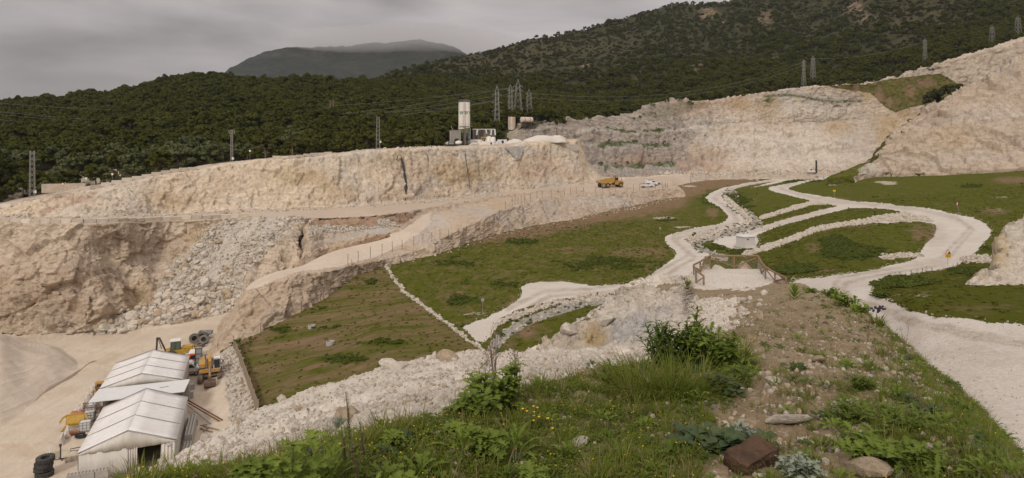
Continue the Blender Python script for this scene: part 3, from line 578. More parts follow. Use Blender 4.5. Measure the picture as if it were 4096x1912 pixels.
r6 = [Zp(800, -40, 120), Zp(950, -37, 128), Zp(1000, -37, 136), Zp(1150, -36, 143), (1240, 873, 151), (1300, 870, 154.5), (1400, 866, 157), (1500, 860, 159), (1600, 850, 166), (1650, 843, 171), (1750, 829, 182), (1900, 802, 199.5), (2100, 770, 226), (2350, 761, 246), (2550, 751, 253), (2690, 740, 265), (2722, 752, 264), (2748, 782, 261), (2790, 796, 260)]
r7 = [(x, y + 18, d + 4) for x, y, d in r6]
rg = Sheet([down(r0, 4), down(r0, 0.4, 0.5), r1, r2, r3, r4, r5, r6, r7], 800, 2790, 4, 3.5, (1, 1))
rg.tint[..., 0] = 0.35
for x, y, rx, ry, ch, v_ in ((1250, 1050, 200, 40, 'B', 0.55), (1350, 1010, 60, 30, 'G', 0.5), (1400, 1035, 90, 26, 'R', 1.0), (1500, 930, 60, 20, 'R', 0.2), (2100, 850, 300, 40, 'B', 0.4), (2400, 810, 200, 30, 'B', 0.7), (2000, 830, 60, 30, 'G', 0.6), (1700, 960, 90, 30, 'B', 0.6), (1330, 880, 80, 14, 'R', 0.8), (1480, 880, 110, 22, 'R', 0.9), (1000, 1240, 60, 60, 'G', 0.3), (1900, 985, 200, 16, 'R', 0.6)): rg.blob(x, y, rx, ry, ch, v_)
_rr = np.arange(rg.D.shape[0])[:, None] * np.ones_like(rg.PX); K_ = rg.line_row
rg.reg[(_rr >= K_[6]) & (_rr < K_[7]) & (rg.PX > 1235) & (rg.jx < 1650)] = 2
rg.reg[(_rr >= K_[6]) & (_rr < K_[7] + 1) & rg.poly([(1230, 905), (1270, 862), (1400, 856), (1500, 850), (1660, 834), (1670, 850), (1640, 880), (1590, 902), (1565, 872), (1520, 874), (1500, 902), (1400, 906), (1290, 903)])] = 3
rg.reg[(_rr >= K_[4]) & (_rr < K_[5]) & (rg.PX > 1200) & (rg.jx < 1560) & (rg.jy > 1010 - (rg.jx - 1300) * .30)] = 3
rg.reg[(_rr >= K_[5]) & (_rr < K_[6]) & rg.poly([(1250, 1000), (1262, 972), (1330, 950), (1450, 925), (1545, 905), (1560, 925), (1490, 950), (1400, 965), (1300, 985)])] = 4
rg.reg[(rg.reg == 0) & rg.poly([(960, 1170), (1000, 1128), (1110, 1083), (1210, 1058), (1300, 1012), (1420, 975), (1600, 925), (1650, 893), (1690, 858), (1725, 850), (1715, 900), (1670, 940), (1600, 980), (1500, 1030), (1350, 1068), (1200, 1085), (1040, 1150)])] = 5
rg.blob(1740, 885, 80, 40, 'B', 0.9)
_n = rg.normals(); _flat = ((_rr > K_[2]) & (_rr < K_[3])) | (rg.reg == 5)
_k = rg.amp({0: 1.0, 2: 0.6, 3: 0.9, 4: 0.25, 5: 0.34}, 3) * blur(np.where(_flat, 0.18, 1.0), 3, 0) * np.clip((rg.PX - 800) / 80, 0.2, 1) * np.where(rg.D > 190, 0.8, 1)
rg.push(_k * (1.0 * fbm(rg.P, 1 / 10, 4, 35) + 0.8 * facet(rg.P * [1, 1, .8], 1 / 3.6, 141) + 0.45 * facet(rg.P, 1 / 1.5, 151) + 0.18 * facet(rg.P, 1 / 0.7, 161)), _n)
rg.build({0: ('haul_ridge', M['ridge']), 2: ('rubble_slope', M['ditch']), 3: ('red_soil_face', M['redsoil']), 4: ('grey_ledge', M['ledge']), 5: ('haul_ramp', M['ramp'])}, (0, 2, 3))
# ---- fields, slope and gravel roads
B0 = [Zp(700, -34.4, 58), Zp(800, -34.3, 60), Zp(1000, -33.3, 60), Zp(1300, -30.5, 58), Zp(1600, -28, 55), Zp(1900, -27, 50), Zp(2200, -26.5, 50), Zp(2600, -26, 60), Zp(2900, -24, 66), Zp(3000, -22.5, 66), Zp(3100, -20.5, 60), Zp(3300, -14, 40), Zp(3500, -11.8, 28), Zp(3700, -10.6, 20), Zp(4096, -9.2, 13), Zp(4800, -9, 9)]
B1 = [Zp(700, -34.3, 84), Zp(800, -34, 86), (1000, 1500, 92), (1300, 1420, 92), (1600, 1340, 93), (1900, 1385, 85), (2100, 1265, 95), (2400, 1170, 107), (2700, 1050, 128), (2900, 1025, 129), (3080, 1055, 111), (3200, 1115, 91), (3300, 1135, 79), (3500, 1165, 65), (3700, 1225, 45), (3900, 1262, 40), (4096, 1290, 37.5), (4800, 1450, 27)]
B1b = [Zp(700, -34.3, 92), Zp(800, -34, 95), (1000, 1420, 100), (1300, 1330, 103), (1600, 1190, 114), (1900, 1110, 124), (2100, 1060, 130), (2400, 1010, 140), (2700, 960, 155), (2900, 962, 149), (3080, 985, 134), (3200, 1040, 112), (3300, 1055, 104), (3500, 1085, 93), (3700, 1078, 97), (3790, 1076, 98), (3850, 1070, 97), (4000, 1050, 94), (4096, 1045, 92), (4800, 1100, 79)]
B2 = [Zp(700, -34.3, 103), Zp(800, -34, 105), (900, 1390, 105.5), (1000, 1335, 107.5), (1100, 1290, 109.5), (1200, 1238, 113.5), (1300, 1190, 118.5), (1420, 1100, 129.5), (1550, 1060, 137.5), (1700, 1030, 144), (1900, 960, 163), (2000, 928, 175), (2100, 905, 185), (2400, 850, 215), (2700, 790, 253), (2850, 772, 258), (3000, 800, 220), (3150, 830, 195), (3300, 868, 166), (3500, 888, 146), (3700, 898, 136), (3900, 900, 130), (4096, 898, 125), (4800, 920, 114)]
B3 = [Zp(700, -38, 112), Zp(800, -38, 114), Zp(1000, -36, 116), Zp(1300, -31, 126), Zp(1550, -28, 147), Zp(1900, -26, 173), (2100, 897, 194), (2400, 838, 226), (2700, 742, 278), (2760, 728, 288), (2850, 716, 300), (3000, 709, 320), (3200, 700, 332), (3350, 692, 335), (3500, 690, 285), (3700, 689, 268), (3900, 681, 262), (4096, 666, 256), (4800, 650, 240)]
fld = Sheet([B0, B1, B1b, B2, B3, [(x, y + 6, d + 40) for x, y, d in B3]], 700, 4800, 4, 3, (6, 4))
road_main = P7([(1763, 106), (1590, 130), (1440, 160), (1340, 200), (1315, 225), (1340, 255), (1420, 300), (1460, 345), (1440, 375), (1380, 400), (1250, 420), (1150, 445), (1060, 470), (1050, 490), (1080, 535), (1130, 580), (1120, 610), (1040, 670), (985, 715), (900, 760), (800, 785), (700, 797), (600, 795), (500, 780), (400, 765), (250, 765), (160, 780), (130, 800), (135, 840), (105, 890), (50, 935), (-10, 965)]) + \
    P6([(1560, 980), (1450, 1020), (1365, 1050), (1375, 1075), (1440, 1140), (1500, 1158), (1540, 1110), (1580, 1070), (1700, 1000)]) + \
    P7([(0, 1005), (100, 955), (200, 920), (330, 895), (450, 880), (600, 862), (700, 850), (760, 828), (820, 800), (830, 900), (1230, 800), (1300, 640), (1330, 595), (1390, 590), (1350, 575), (1290, 560), (1220, 520), (1190, 490), (1210, 470), (1270, 455), (1400, 440), (1500, 420), (1570, 400), (1590, 375), (1560, 330), (1500, 290), (1430, 240), (1420, 215), (1460, 185), (1560, 155), (1680, 130), (1763, 118)]) + P8([(0, 166), (230, 118), (430, 88), (480, 79), (500, 80), (560, 74), (575, 58), (480, 64), (250, 90), (0, 128)])
road_right = P8([(575, 60), (500, 78), (400, 105), (280, 130), (180, 145), (120, 160), (115, 172), (160, 190), (230, 205), (290, 222), (350, 235), (400, 250), (470, 262), (560, 283), (650, 292), (800, 295), (900, 305), (980, 325), (985, 340), (850, 368), (740, 390), (900, 387), (1000, 383), (1140, 385), (1190, 395), (1195, 420), (1180, 470), (1130, 510), (1100, 555), (1090, 600), (1020, 635), (960, 642), (870, 665), (810, 690), (700, 710), (560, 725), (450, 745), (330, 750), (290, 760), (100, 900), (300, 1300), (900, 2400), (1900, 2600), (1900, 1065), (1757, 1050), (1560, 1030), (1400, 1005), (1250, 995), (1100, 970), (1000, 950), (920, 920), (830, 880), (790, 850), (765, 800), (800, 770), (900, 735), (1000, 725), (1150, 700), (1270, 680), (1310, 665), (1370, 635), (1430, 620), (1420, 600), (1440, 580), (1480, 530), (1530, 480), (1545, 430), (1500, 390), (1420, 360), (1300, 335), (1150, 300), (1000, 290), (870, 270), (700, 255), (560, 235), (450, 215), (330, 195), (250, 175), (245, 160), (290, 145), (380, 125), (470, 110), (560, 78)])
road_mid = P8([(640, 288), (560, 283), (430, 305), (350, 330), (250, 360), (150, 390), (0, 425)]) + P7([(1650, 410), (1550, 440), (1430, 470), (1370, 490), (1360, 510), (1400, 530), (1480, 548), (1520, 546), (1640, 548), (1650, 500), (1640, 465), (1763, 415)]) + P8([(0, 450), (120, 425), (250, 395), (350, 370), (450, 340), (560, 310)])
ditch_r = P7([(1480, 200), (1500, 270), (1580, 330), (1640, 390), (1560, 425), (1400, 455), (1290, 480), (1230, 510), (1270, 545), (1350, 585), (1420, 605)])
ditch_l = P7([(-80, 1230), (0, 1120), (150, 1020), (340, 955), (500, 905), (680, 875)])
lines_stone = [(P8([(-40, 592), (0, 583), (100, 550), (250, 500), (400, 440), (520, 415), (600, 402), (700, 390), (850, 365), (990, 338)]), 9), (P8([(70, 360), (120, 345), (200, 320), (300, 290), (390, 265), (480, 262)]), 7), (P6([(858, 652), (900, 720), (940, 780), (1000, 840), (1060, 885), (1150, 950), (1250, 1020), (1330, 1090), (1400, 1150), (1470, 1195)]), 6), (P7([(-30, 1060), (60, 1010), (200, 950), (350, 905), (500, 882), (690, 868)]), 8), (P7([(1400, 455), (1290, 470), (1215, 500)]), 10), (P7([(1440, 225), (1520, 290), (1600, 370), (1560, 405)]), 9), (P8([(860, 615), (960, 600), (1090, 600)]), 9), (P8([(1370, 632), (1470, 622), (1580, 632), (1590, 670)]), 14)]
fld.reg[fld.poly([(600, 1500), (930, 1375), (1000, 1330), (1100, 1285), (1300, 1180), (1415, 1095), (1470, 1072), (1535, 1058), (1560, 1095), (1600, 1150), (1660, 1200), (1780, 1285), (1870, 1370), (1930, 1410), (2000, 1700), (1000, 1900), (600, 1900)])] = 1
fld.reg[fld.line(ditch_r, 26)] = 4
fld.reg[fld.line(ditch_l, 26)] = 4
fld.reg[fld.poly(road_main) | fld.poly(road_right) | fld.poly(road_mid)] = 2
for ln, wd in lines_stone: fld.reg[fld.line(ln, wd, 1.0)] = 3
fld.reg[(fld.reg == 2) & fld.poly(P8([(755, 380), (860, 345), (1000, 335), (1120, 350), (1180, 380), (1000, 384)]))] = 3
fld.reg[fld.poly([(880, 1420), (930, 1380), (960, 1420), (1000, 1560), (1030, 1700), (990, 1720), (930, 1700), (890, 1560)])] = 3
fld.reg[fld.poly([(600, 1300), (880, 1370), (885, 1450), (930, 1720), (880, 1790), (600, 1790)])] = 5
# bare soil (R), lush growth (G), gravelly spots (B)
fld.tint[..., 0] = np.where(fld.reg == 1, 0.50, np.where(fld.PX < 2800, 0.29, 0.20))
fld.paint(fld.line(P7([(-700, 520), (-300, 490), (100, 460), (400, 400), (700, 330), (1000, 290), (1150, 250), (1180, 180), (1300, 140), (1600, 110)]), 32, 1.3), 'R', 0.80, 4)
for x, y, rx, ry, v_ in ((2560, 1010, 140, 26, .55), (2300, 1000, 120, 18, .45), (2180, 880, 200, 14, .6), (2720, 770, 120, 18, .9), (2850, 850, 30, 26, .7), (3000, 800, 40, 10, .6), (3380, 900, 110, 16, .75), (3260, 990, 50, 22, .62), (3670, 930, 30, 40, .7), (3290, 1085, 60, 12, .7), (3980, 850, 80, 20, .55), (4050, 720, 90, 18, .7), (3900, 900, 40, 30, .6), (3900, 1235, 120, 14, .55), (3700, 1180, 60, 8, .5), (1800, 1180, 80, 30, .5), (1600, 1000, 90, 14, .5), (2640, 1065, 60, 10, .6), (3040, 740, 60, 8, .45), (2060, 1240, 30, 60, .75), (2100, 1330, 60, 30, .8), (2250, 1220, 90, 16, .6), (2940, 990, 40, 12, .8)): fld.blob(x, y, rx, ry, 'R', v_)
for x, y, rx, ry, v_ in ((2080, 970, 75, 16, 1), (1850, 1200, 90, 22, 1), (2450, 1060, 260, 40, .5), (2900, 800, 120, 40, .8), (3400, 1010, 160, 40, 1), (3180, 1080, 120, 24, .9), (3340, 970, 90, 30, .8), (2870, 985, 70, 14, 1), (2960, 1005, 60, 12, 1), (3600, 1140, 180, 24, .9), (3850, 1090, 80, 18, .9), (3500, 1190, 60, 16, .8), (3880, 745, 60, 10, .8), (3200, 725, 120, 10, .7), (2660, 880, 60, 8, .9), (1800, 1050, 160, 24, .5), (2230, 1190, 80, 12, 1), (3950, 1000, 60, 20, .7), (2780, 945, 40, 10, .8), (2020, 1130, 100, 26, .5), (1150, 1690, 90, 30, .8), (1380, 1440, 120, 22, .9), (1530, 1370, 130, 18, .7), (1300, 1310, 90, 10, .6), (1130, 1320, 60, 12, .9), (1480, 1130, 30, 12, .8), (2200, 850, 200, 20, .4)):
    fld.blob(x, y, rx, ry, 'G', v_)
    if v_ >= .7: fld.blob(x, y, rx * .8, ry * .8, 'R', 0.02)
for x, y, rx, ry, v_ in ((2655, 870, 60, 6, .9), (3540, 730, 60, 5, .8), (3560, 735, 40, 6, .7), (3980, 840, 70, 14, .35), (2730, 908, 50, 4, .9), (3640, 1190, 120, 6, .55), (2760, 745, 40, 5, .9), (1900, 1255, 90, 8, .5), (3850, 1110, 60, 12, .25), (4000, 790, 60, 6, .5)): fld.blob(x, y, rx, ry, 'B', v_)
fld.tint[..., 0] = np.where(fld.reg == 2, 0, fld.tint[..., 0])
# wheel tracks packed darker along the roads
for ln in (P7([(1763, 112), (1600, 140), (1420, 190), (1370, 230), (1430, 270), (1500, 330), (1520, 370), (1480, 405), (1300, 430), (1130, 470), (1120, 500), (1190, 560), (1230, 600), (1120, 670), (900, 790), (600, 830), (300, 840), (80, 960)]), P8([(560, 68), (300, 125), (190, 165), (300, 200), (500, 245), (800, 275), (1100, 310), (1330, 360), (1420, 420), (1330, 520), (1230, 640), (900, 700), (600, 760), (560, 800), (700, 900), (1000, 1010), (1400, 1100), (1900, 1200)]), P8([(500, 300), (300, 360), (0, 438)])):
    for o_ in (-1, 1):
        l2 = [(x + o_ * (y - 700) * .03, y + o_ * max(1.5, (y - 640) * .018)) for x, y in ln]
        fld.paint(near_line(fld.jx, fld.jy, l2, [max(2.5, (y - 600) * .022) for x, y in l2], 1.8) & (fld.reg == 2), 'R', 1.0, 1)
for x, y, rx, ry in ((3330, 805, 110, 16), (3740, 940, 60, 60), (3720, 1045, 120, 14), (3900, 1420, 260, 60)): fld.blob(x, y, rx, ry, 'R', .6)
_k = fld.amp({0: 1.0, 1: 0.8, 2: 0.12, 3: 0.7, 4: 0.9, 5: 0.3}, 2)
fld.push(0.35 * fbm(fld.P, 1 / 14, 3, 45) + _k * (0.16 * fbm(fld.P, 1 / 1.8, 4, 46, .6) + fld.tint[..., 1] * 0.22 * fbm(fld.P, 1 / 0.8, 3, 47)) - fld.amp({4: 0.5}, 4) + fld.amp({3: 0.12}, 1), up=True)
fld.build({0: ('grass_field', M['field']), 1: ('soil_slope', M['slope']), 2: ('gravel_road', M['road']), 3: ('stone_channel', M['channel']), 4: ('drainage_ditch', M['ditch']), 5: ('yard_ground', M['floor'])})

# ---- rock spur at the right edge
o0 = [(3740, 1196, 60), (3790, 1204, 57.5), (3850, 1212, 56.5), (3940, 1224, 55.5), (4000, 1230, 55), (4096, 1236, 54.5), (4800, 1260, 50)]
o1 = [(3740, 1195, 61), (3790, 1203, 58.2), (3850, 1170, 59), (3900, 1140, 59.5), (3960, 1105, 60), (4020, 1080, 60.5), (4096, 1050, 61), (4800, 1000, 58)]
o2 = [(3740, 1194, 62), (3790, 1202, 59), (3850, 1158, 61), (3900, 1120, 62), (3940, 1092, 63), (3975, 1078, 64), (3984, 1040, 64.5), (4004, 955, 65), (4030, 930, 65.5), (4040, 905, 66), (4096, 865, 66.5), (4400, 720, 66), (4800, 640, 64)]
sp = Sheet([down(o0, 2), down(o0, 0.3), o1, o2, up(o2, -20, 8), up(o2, -400, 22)], 3740, 4800, 4, 4, (1, 1))
sp.blob(4000, 1010, 40, 90, 'G', 0.9); sp.blob(3930, 1110, 30, 12, 'G', 0.7); sp.blob(4050, 1190, 160, 30, 'B', 0.8)
_n = sp.normals(); _k = np.clip((sp.PX - 3760) / 60, 0.1, 1) * np.clip((sp.D - 53) / 4, 0, 1)
sp.push(_k * (0.55 * fbm(sp.P, 1 / 5, 4, 55) + 0.5 * facet(sp.P * [1, 1, .8], 1 / 2.0, 171) + 0.26 * facet(sp.P, 1 / 0.8, 181) + 0.1 * facet(sp.P, 1 / 0.33, 182)), _n)
sp.build({0: ('rock_spur', M['outcrop'])}, (0,))

# ---- the knoll under the camera with its gravel flank, soil ridge and rock outcrop
XS = (-3000, -600)
A0 = [(-3000, 4400, 1.2), (7000, 4400, 1.2)]
A1 = [(-3000, 2300, 2.6), (-600, 2100, 3.0), (300, 1990, 3.2), (900, 1960, 3.5), (1200, 1880, 4.0), (1500, 1790, 4.6), (1800, 1680, 5.6), (2100, 1590, 7.0), (2400, 1500, 8.4), (2600, 1450, 9.2), (2800, 1420, 9.6), (3000, 1410, 9.5), (3300, 1500, 7.5), (3700, 1645, 5.5), (4096, 1950, 3.6), (4700, 2300, 2.7), (7000, 3000, 2.0)]
A2 = [Zp(-3000, -6, 8), Zp(-600, -5.9, 9), Zp(0, -6.1, 10), Zp(500, -6.4, 12), (1000, 1800, 14), (1500, 1640, 14.5), (1800, 1550, 16.5), (2100, 1475, 19), (2300, 1435, 22), (2500, 1412, 24), (2700, 1375, 22), (2900, 1310, 19.5), (3100, 1262, 16.8), (3300, 1300, 14.8), (3560, 1378, 12.3), (3700, 1495, 10), (3960, 1735, 7), (4096, 1932, 5.5), (4700, 2600, 4), (7000, 3300, 3)]
A3 = [Zp(-3000, -11.5, 14), Zp(-600, -11.6, 16), Zp(0, -11.8, 20), (330, 1990, 22), (520, 1905, 23), (700, 1830, 24), (850, 1748, 25), (1000, 1662, 25.5), (1150, 1592, 25.8), (1300, 1542, 26), (1500, 1482, 27), (1760, 1422, 28.5), (1950, 1404, 30), (2150, 1399, 31), (2400, 1402, 31.5), (2600, 1392, 30), (2750, 1335, 28), (2900, 1248, 29), (3000, 1222, 29), (3100, 1202, 28), (3270, 1170, 27), (3400, 1216, 22), (3560, 1316, 17), (3700, 1436, 13), (3850, 1563, 10.5), (3960, 1684, 8.5), (4050, 1802, 7.2), (4096, 1882, 6.6), (4700, 2500, 5), (7000, 3300, 4)]
A4 = [Zp(-3000, -30, 36), Zp(0, -30, 42), Zp(1000, -27, 44), Zp(1500, -24, 44), Zp(1950, -20, 43), Zp(2100, -13, 37), (2150, 1400, 31.6), (2170, 1372, 32), (2210, 1340, 32.5), (2250, 1314, 33), (2330, 1244, 34), (2440, 1184, 35.5), (2530, 1124, 37), (2640, 1104, 39), (2720, 1104, 43), (2760, 1140, 52), (2800, 1156, 54), (2900, 1157, 54.5), (3000, 1152, 54.5), (3080, 1143, 54), (3200, 1134, 50), Zp(3270, -10.2, 44), Zp(3400, -9, 35), Zp(3560, -9.5, 27), Zp(3700, -9.6, 22), Zp(3850, -9.4, 18), Zp(4096, -9, 13), Zp(4700, -8.8, 9.5), Zp(7000, -8, 7)]
A5 = [Zp(-3000, -38, 55), Zp(0, -38, 62), Zp(2000, -38, 62), Zp(2170, -22, 44), Zp(2330, -20, 46), Zp(2530, -17, 50), Zp(2640, -15, 56), Zp(2720, -13.2, 61), (2770, 1085, 63), (2800, 1074, 64), (2900, 1073, 64), (3050, 1074, 64), (3100, 1092, 62.5), Zp(3200, -14.5, 60), Zp(3400, -14, 46), Zp(3700, -13, 31), Zp(4096, -12, 21), Zp(4700, -12, 15), Zp(7000, -12, 12)]
A6 = [Zp(-3000, -48, 70), Zp(2000, -46, 76), Zp(2530, -34, 70), Zp(2720, -27, 74), Zp(2900, -26, 76), Zp(3100, -25, 76), Zp(3300, -20, 64), Zp(3700, -17, 42), Zp(4096, -16, 30), Zp(7000, -16, 20)]
kn = Sheet([A0, A1, A2, A3, A4, A5, A6], -1400, 5600, 5, 4, (2, 2), rmax=170)
kn.reg[:] = 0                                    # crushed limestone
_rr = np.arange(kn.D.shape[0])[:, None] * np.ones_like(kn.PX); KK = kn.line_row
kn.reg[(_rr < KK[1] + 4)] = 1                    # soil
soil_poly = [(-2000, 2050), (300, 1975), (700, 1930), (1000, 1880), (1300, 1800), (1600, 1720), (1900, 1640), (2200, 1545), (2500, 1490), (2680, 1440), (2760, 1395), (2880, 1335), (2950, 1300), (2930, 1270), (3000, 1245), (2940, 1225), (2980, 1205), (2880, 1195), (2800, 1200), (2700, 1185), (2640, 1165), (2600, 1160), (2640, 1135), (2780, 1150), (3000, 1165), (3130, 1110), (3240, 1090), (3500, 1180), (3800, 1400), (4200, 1900), (7000, 2600), (7000, 9000), (-2000, 9000)]
kn.reg[kn.poly(soil_poly)] = 1
kn.reg[kn.poly([(2140, 1420), (2150, 1385), (2250, 1300), (2330, 1235), (2440, 1170), (2560, 1150), (2740, 1160), (2790, 1200), (2760, 1270), (2700, 1330), (2640, 1400), (2400, 1412)]) & (_rr >= KK[3] - 3)] = 2
kn.reg[kn.poly([(2770, 1085), (2790, 1068), (3080, 1068), (3100, 1090), (3090, 1130), (3010, 1150), (2810, 1160), (2780, 1140)])] = 3
kn.blob(2530, 1330, 130, 70, 'R', 1.0); kn.blob(2640, 1260, 70, 40, 'R', 0.6); kn.blob(2370, 1330, 70, 60, 'G', 0.9); kn.blob(2220, 1370, 60, 40, 'G', 0.35)
_n = kn.normals()
_f = np.clip((kn.D - 2.5) / 10, 0.05, 1)
_k = kn.amp({0: 0.35, 1: 0.22, 2: 1.0, 3: 0.05}, 2)
kn.push(_k * (0.55 * fbm(kn.P, 1 / 3.2, 4, 65) * _f + _f * 0.38 * facet(kn.P, 1 / 1.3, 191) + 0.2 * facet(kn.P, 1 / 0.45, 201) + 0.09 * facet(kn.P, 1 / 0.16, 205) + 0.03 * facet(kn.P, 1 / .06, 207)), _n)
kn.build({0: ('gravel_flank', M['gravel']), 1: ('soil_knoll', M['soil']), 2: ('rock_outcrop', M['outcrop']), 3: ('gravel_pad', M['road'])}, (2,))
# hill finish for height queries
for _s in (mtn, hill, fh, q, w, pit, heap, rg, fld, sp, kn): _s.finish()
# ------------------------------------------------------------------ mesh builder
class MB:
    """collects boxes, bars, tubes and prisms, then links them as ONE mesh object"""
    def __init__(s, M0=None): s.v, s.f, s.m, s.M = [], [], [], (M0 or Matrix.Identity(4))
    def add(s, vs, fs, mi=0):
        o = len(s.v); s.v += [tuple(s.M @ Vector(p)) for p in vs]; s.f += [tuple(i + o for i in f) for f in fs]; s.m += [mi] * len(fs); return s
    def box(s, c, d, rz=0, mi=0, ry=0, rx=0, taper=(1, 1)):
        x, y, z = d[0] / 2, d[1] / 2, d[2] / 2; R_m = Matrix.Rotation(rz, 3, 'Z') @ Matrix.Rotation(ry, 3, 'Y') @ Matrix.Rotation(rx, 3, 'X')
        p = [Vector((a * x * (taper[0] if k > 0 else 1), b * y * (taper[1] if k > 0 else 1), k * z)) for k in (-1, 1) for a, b in ((-1, -1), (1, -1), (1, 1), (-1, 1))]
        return s.add([Vector(c) + R_m @ v for v in p], [(3, 2, 1, 0), (4, 5, 6, 7), (0, 1, 5, 4), (1, 2, 6, 5), (2, 3, 7, 6), (3, 0, 4, 7)], mi)
    def cyl(s, a, b, r0, r1=None, n=12, mi=0, cap=True):
        a, b = Vector(a), Vector(b); r1 = r0 if r1 is None else r1; d = (b - a).normalized()
        u = d.orthogonal().normalized(); w_ = d.cross(u); vs = []
        for p, r in ((a, r0), (b, r1)): vs += [p + (u * math.cos(t) + w_ * math.sin(t)) * r for t in (2 * math.pi * i / n for i in range(n))]
        fs = [(i, (i + 1) % n, n + (i + 1) % n, n + i) for i in range(n)]
        if cap: fs += [tuple(range(n - 1, -1, -1)), tuple(range(n, 2 * n))]
        return s.add(vs, fs, mi)
    def bar(s, a, b, t, mi=0, n=4): return s.cyl(a, b, t / 2 * 1.2, None, n, mi)
    def tube(s, pts, r, n=6, mi=0):
        pts = [Vector(p) for p in pts]; vs, fs = [], []; rr = r if isinstance(r, (list, tuple)) else [r] * len(pts); u = None
        for i, p in enumerate(pts):
            d = (pts[min(i + 1, len(pts) - 1)] - pts[max(i - 1, 0)]).normalized()
            u = (d.orthogonal() if u is None else (u - d * u.dot(d))).normalized(); w_ = d.cross(u)
            vs += [p + (u * math.cos(t) + w_ * math.sin(t)) * rr[i] for t in (2 * math.pi * k / n for k in range(n))]
        for i in range(len(pts) - 1):
            for k in range(n): fs.append((i * n + k, i * n + (k + 1) % n, (i + 1) * n + (k + 1) % n, (i + 1) * n + k))
        fs += [tuple(range(n - 1, -1, -1)), tuple(range(len(vs) - n, len(vs)))]
        return s.add(vs, fs, mi)
    def lathe(s, prof, n=20, M1=None, mi=0):
        """profile of (radius, height) turned round the local Z axis"""
        M1 = M1 or Matrix.Identity(4); vs, fs = [], []
        for r, h in prof: vs += [M1 @ Vector((r * math.cos(2 * math.pi * k / n), r * math.sin(2 * math.pi * k / n), h)) for k in range(n)]
        for i in range(len(prof) - 1):
            for k in range(n): fs.append((i * n + k, i * n + (k + 1) % n, (i + 1) * n + (k + 1) % n, (i + 1) * n + k))
        if prof[0][0] > 1e-4: fs.append(tuple(range(n - 1, -1, -1)))
        if prof[-1][0] > 1e-4: fs.append(tuple(range(len(vs) - n, len(vs))))
        return s.add(vs, fs, mi)
    def prism(s, prof, y0, y1, mi=0, axis='y'):
        """outline of (x, z) pushed from y0 to y1"""
        n = len(prof); T = (lambda a, b, c: (a, c, b)) if axis == 'y' else (lambda a, b, c: (c, a, b)) if axis == 'x' else (lambda a, b, c: (a, b, c))
        vs = [T(a, b, y0) for a, b in prof] + [T(a, b, y1) for a, b in prof]
        return s.add(vs, [tuple(range(n)), tuple(range(2 * n - 1, n - 1, -1))] + [(i, i + n, (i + 1) % n + n, (i + 1) % n) for i in range(n)], mi)
    def build(s, name, mats, parent=None, smooth=False, bevel=0):
        o = link_mesh(name, s.v, s.f, mats, parent, False, s.m if isinstance(mats, (list, tuple)) else None)
        import bmesh
        bm = bmesh.new(); bm.from_mesh(o.data); bmesh.ops.recalc_face_normals(bm, faces=bm.faces)
        if bevel: bmesh.ops.bevel(bm, geom=bm.edges[:], offset=bevel, segments=2, affect='EDGES', clamp_overlap=True)
        bm.to_mesh(o.data); bm.free()
        if smooth:
            o.data.polygons.foreach_set('use_smooth', np.ones(len(o.data.polygons), bool))
            md = None
            try: o.data.set_sharp_from_angle(angle=R(40))
            except Exception: pass
        return o
def quads(cen, nor, up_, w, h):
    """one small leaf-like quad for each centre"""
    cen, nor = np.asarray(cen, float), np.asarray(nor, float); nor = nor / (np.linalg.norm(nor, axis=1, keepdims=True) + 1e-9)
    t = np.cross(nor, up_); t /= (np.linalg.norm(t, axis=1, keepdims=True) + 1e-9); b = np.cross(nor, t)
    w = np.broadcast_to(np.asarray(w, float), (len(cen),))[:, None]; h = np.broadcast_to(np.asarray(h, float), (len(cen),))[:, None]
    V = np.stack([cen - b * h, cen + t * w, cen + b * h, cen - t * w], 1).reshape(-1, 3)
    return V, np.arange(len(cen) * 4).reshape(-1, 4)
def rdir(n):
    a = rng.normal(size=(n, 3)); return a / np.linalg.norm(a, axis=1, keepdims=True)
def copy_tree(o, parent=None):
    c = o.copy(); C.objects.link(c)
    if parent: c.parent = parent
    for ch in list(o.children): copy_tree(ch, c)
    return c
SRC = bpy.data.collections.new('scatter_sources')        # never linked: only a source for ground cover
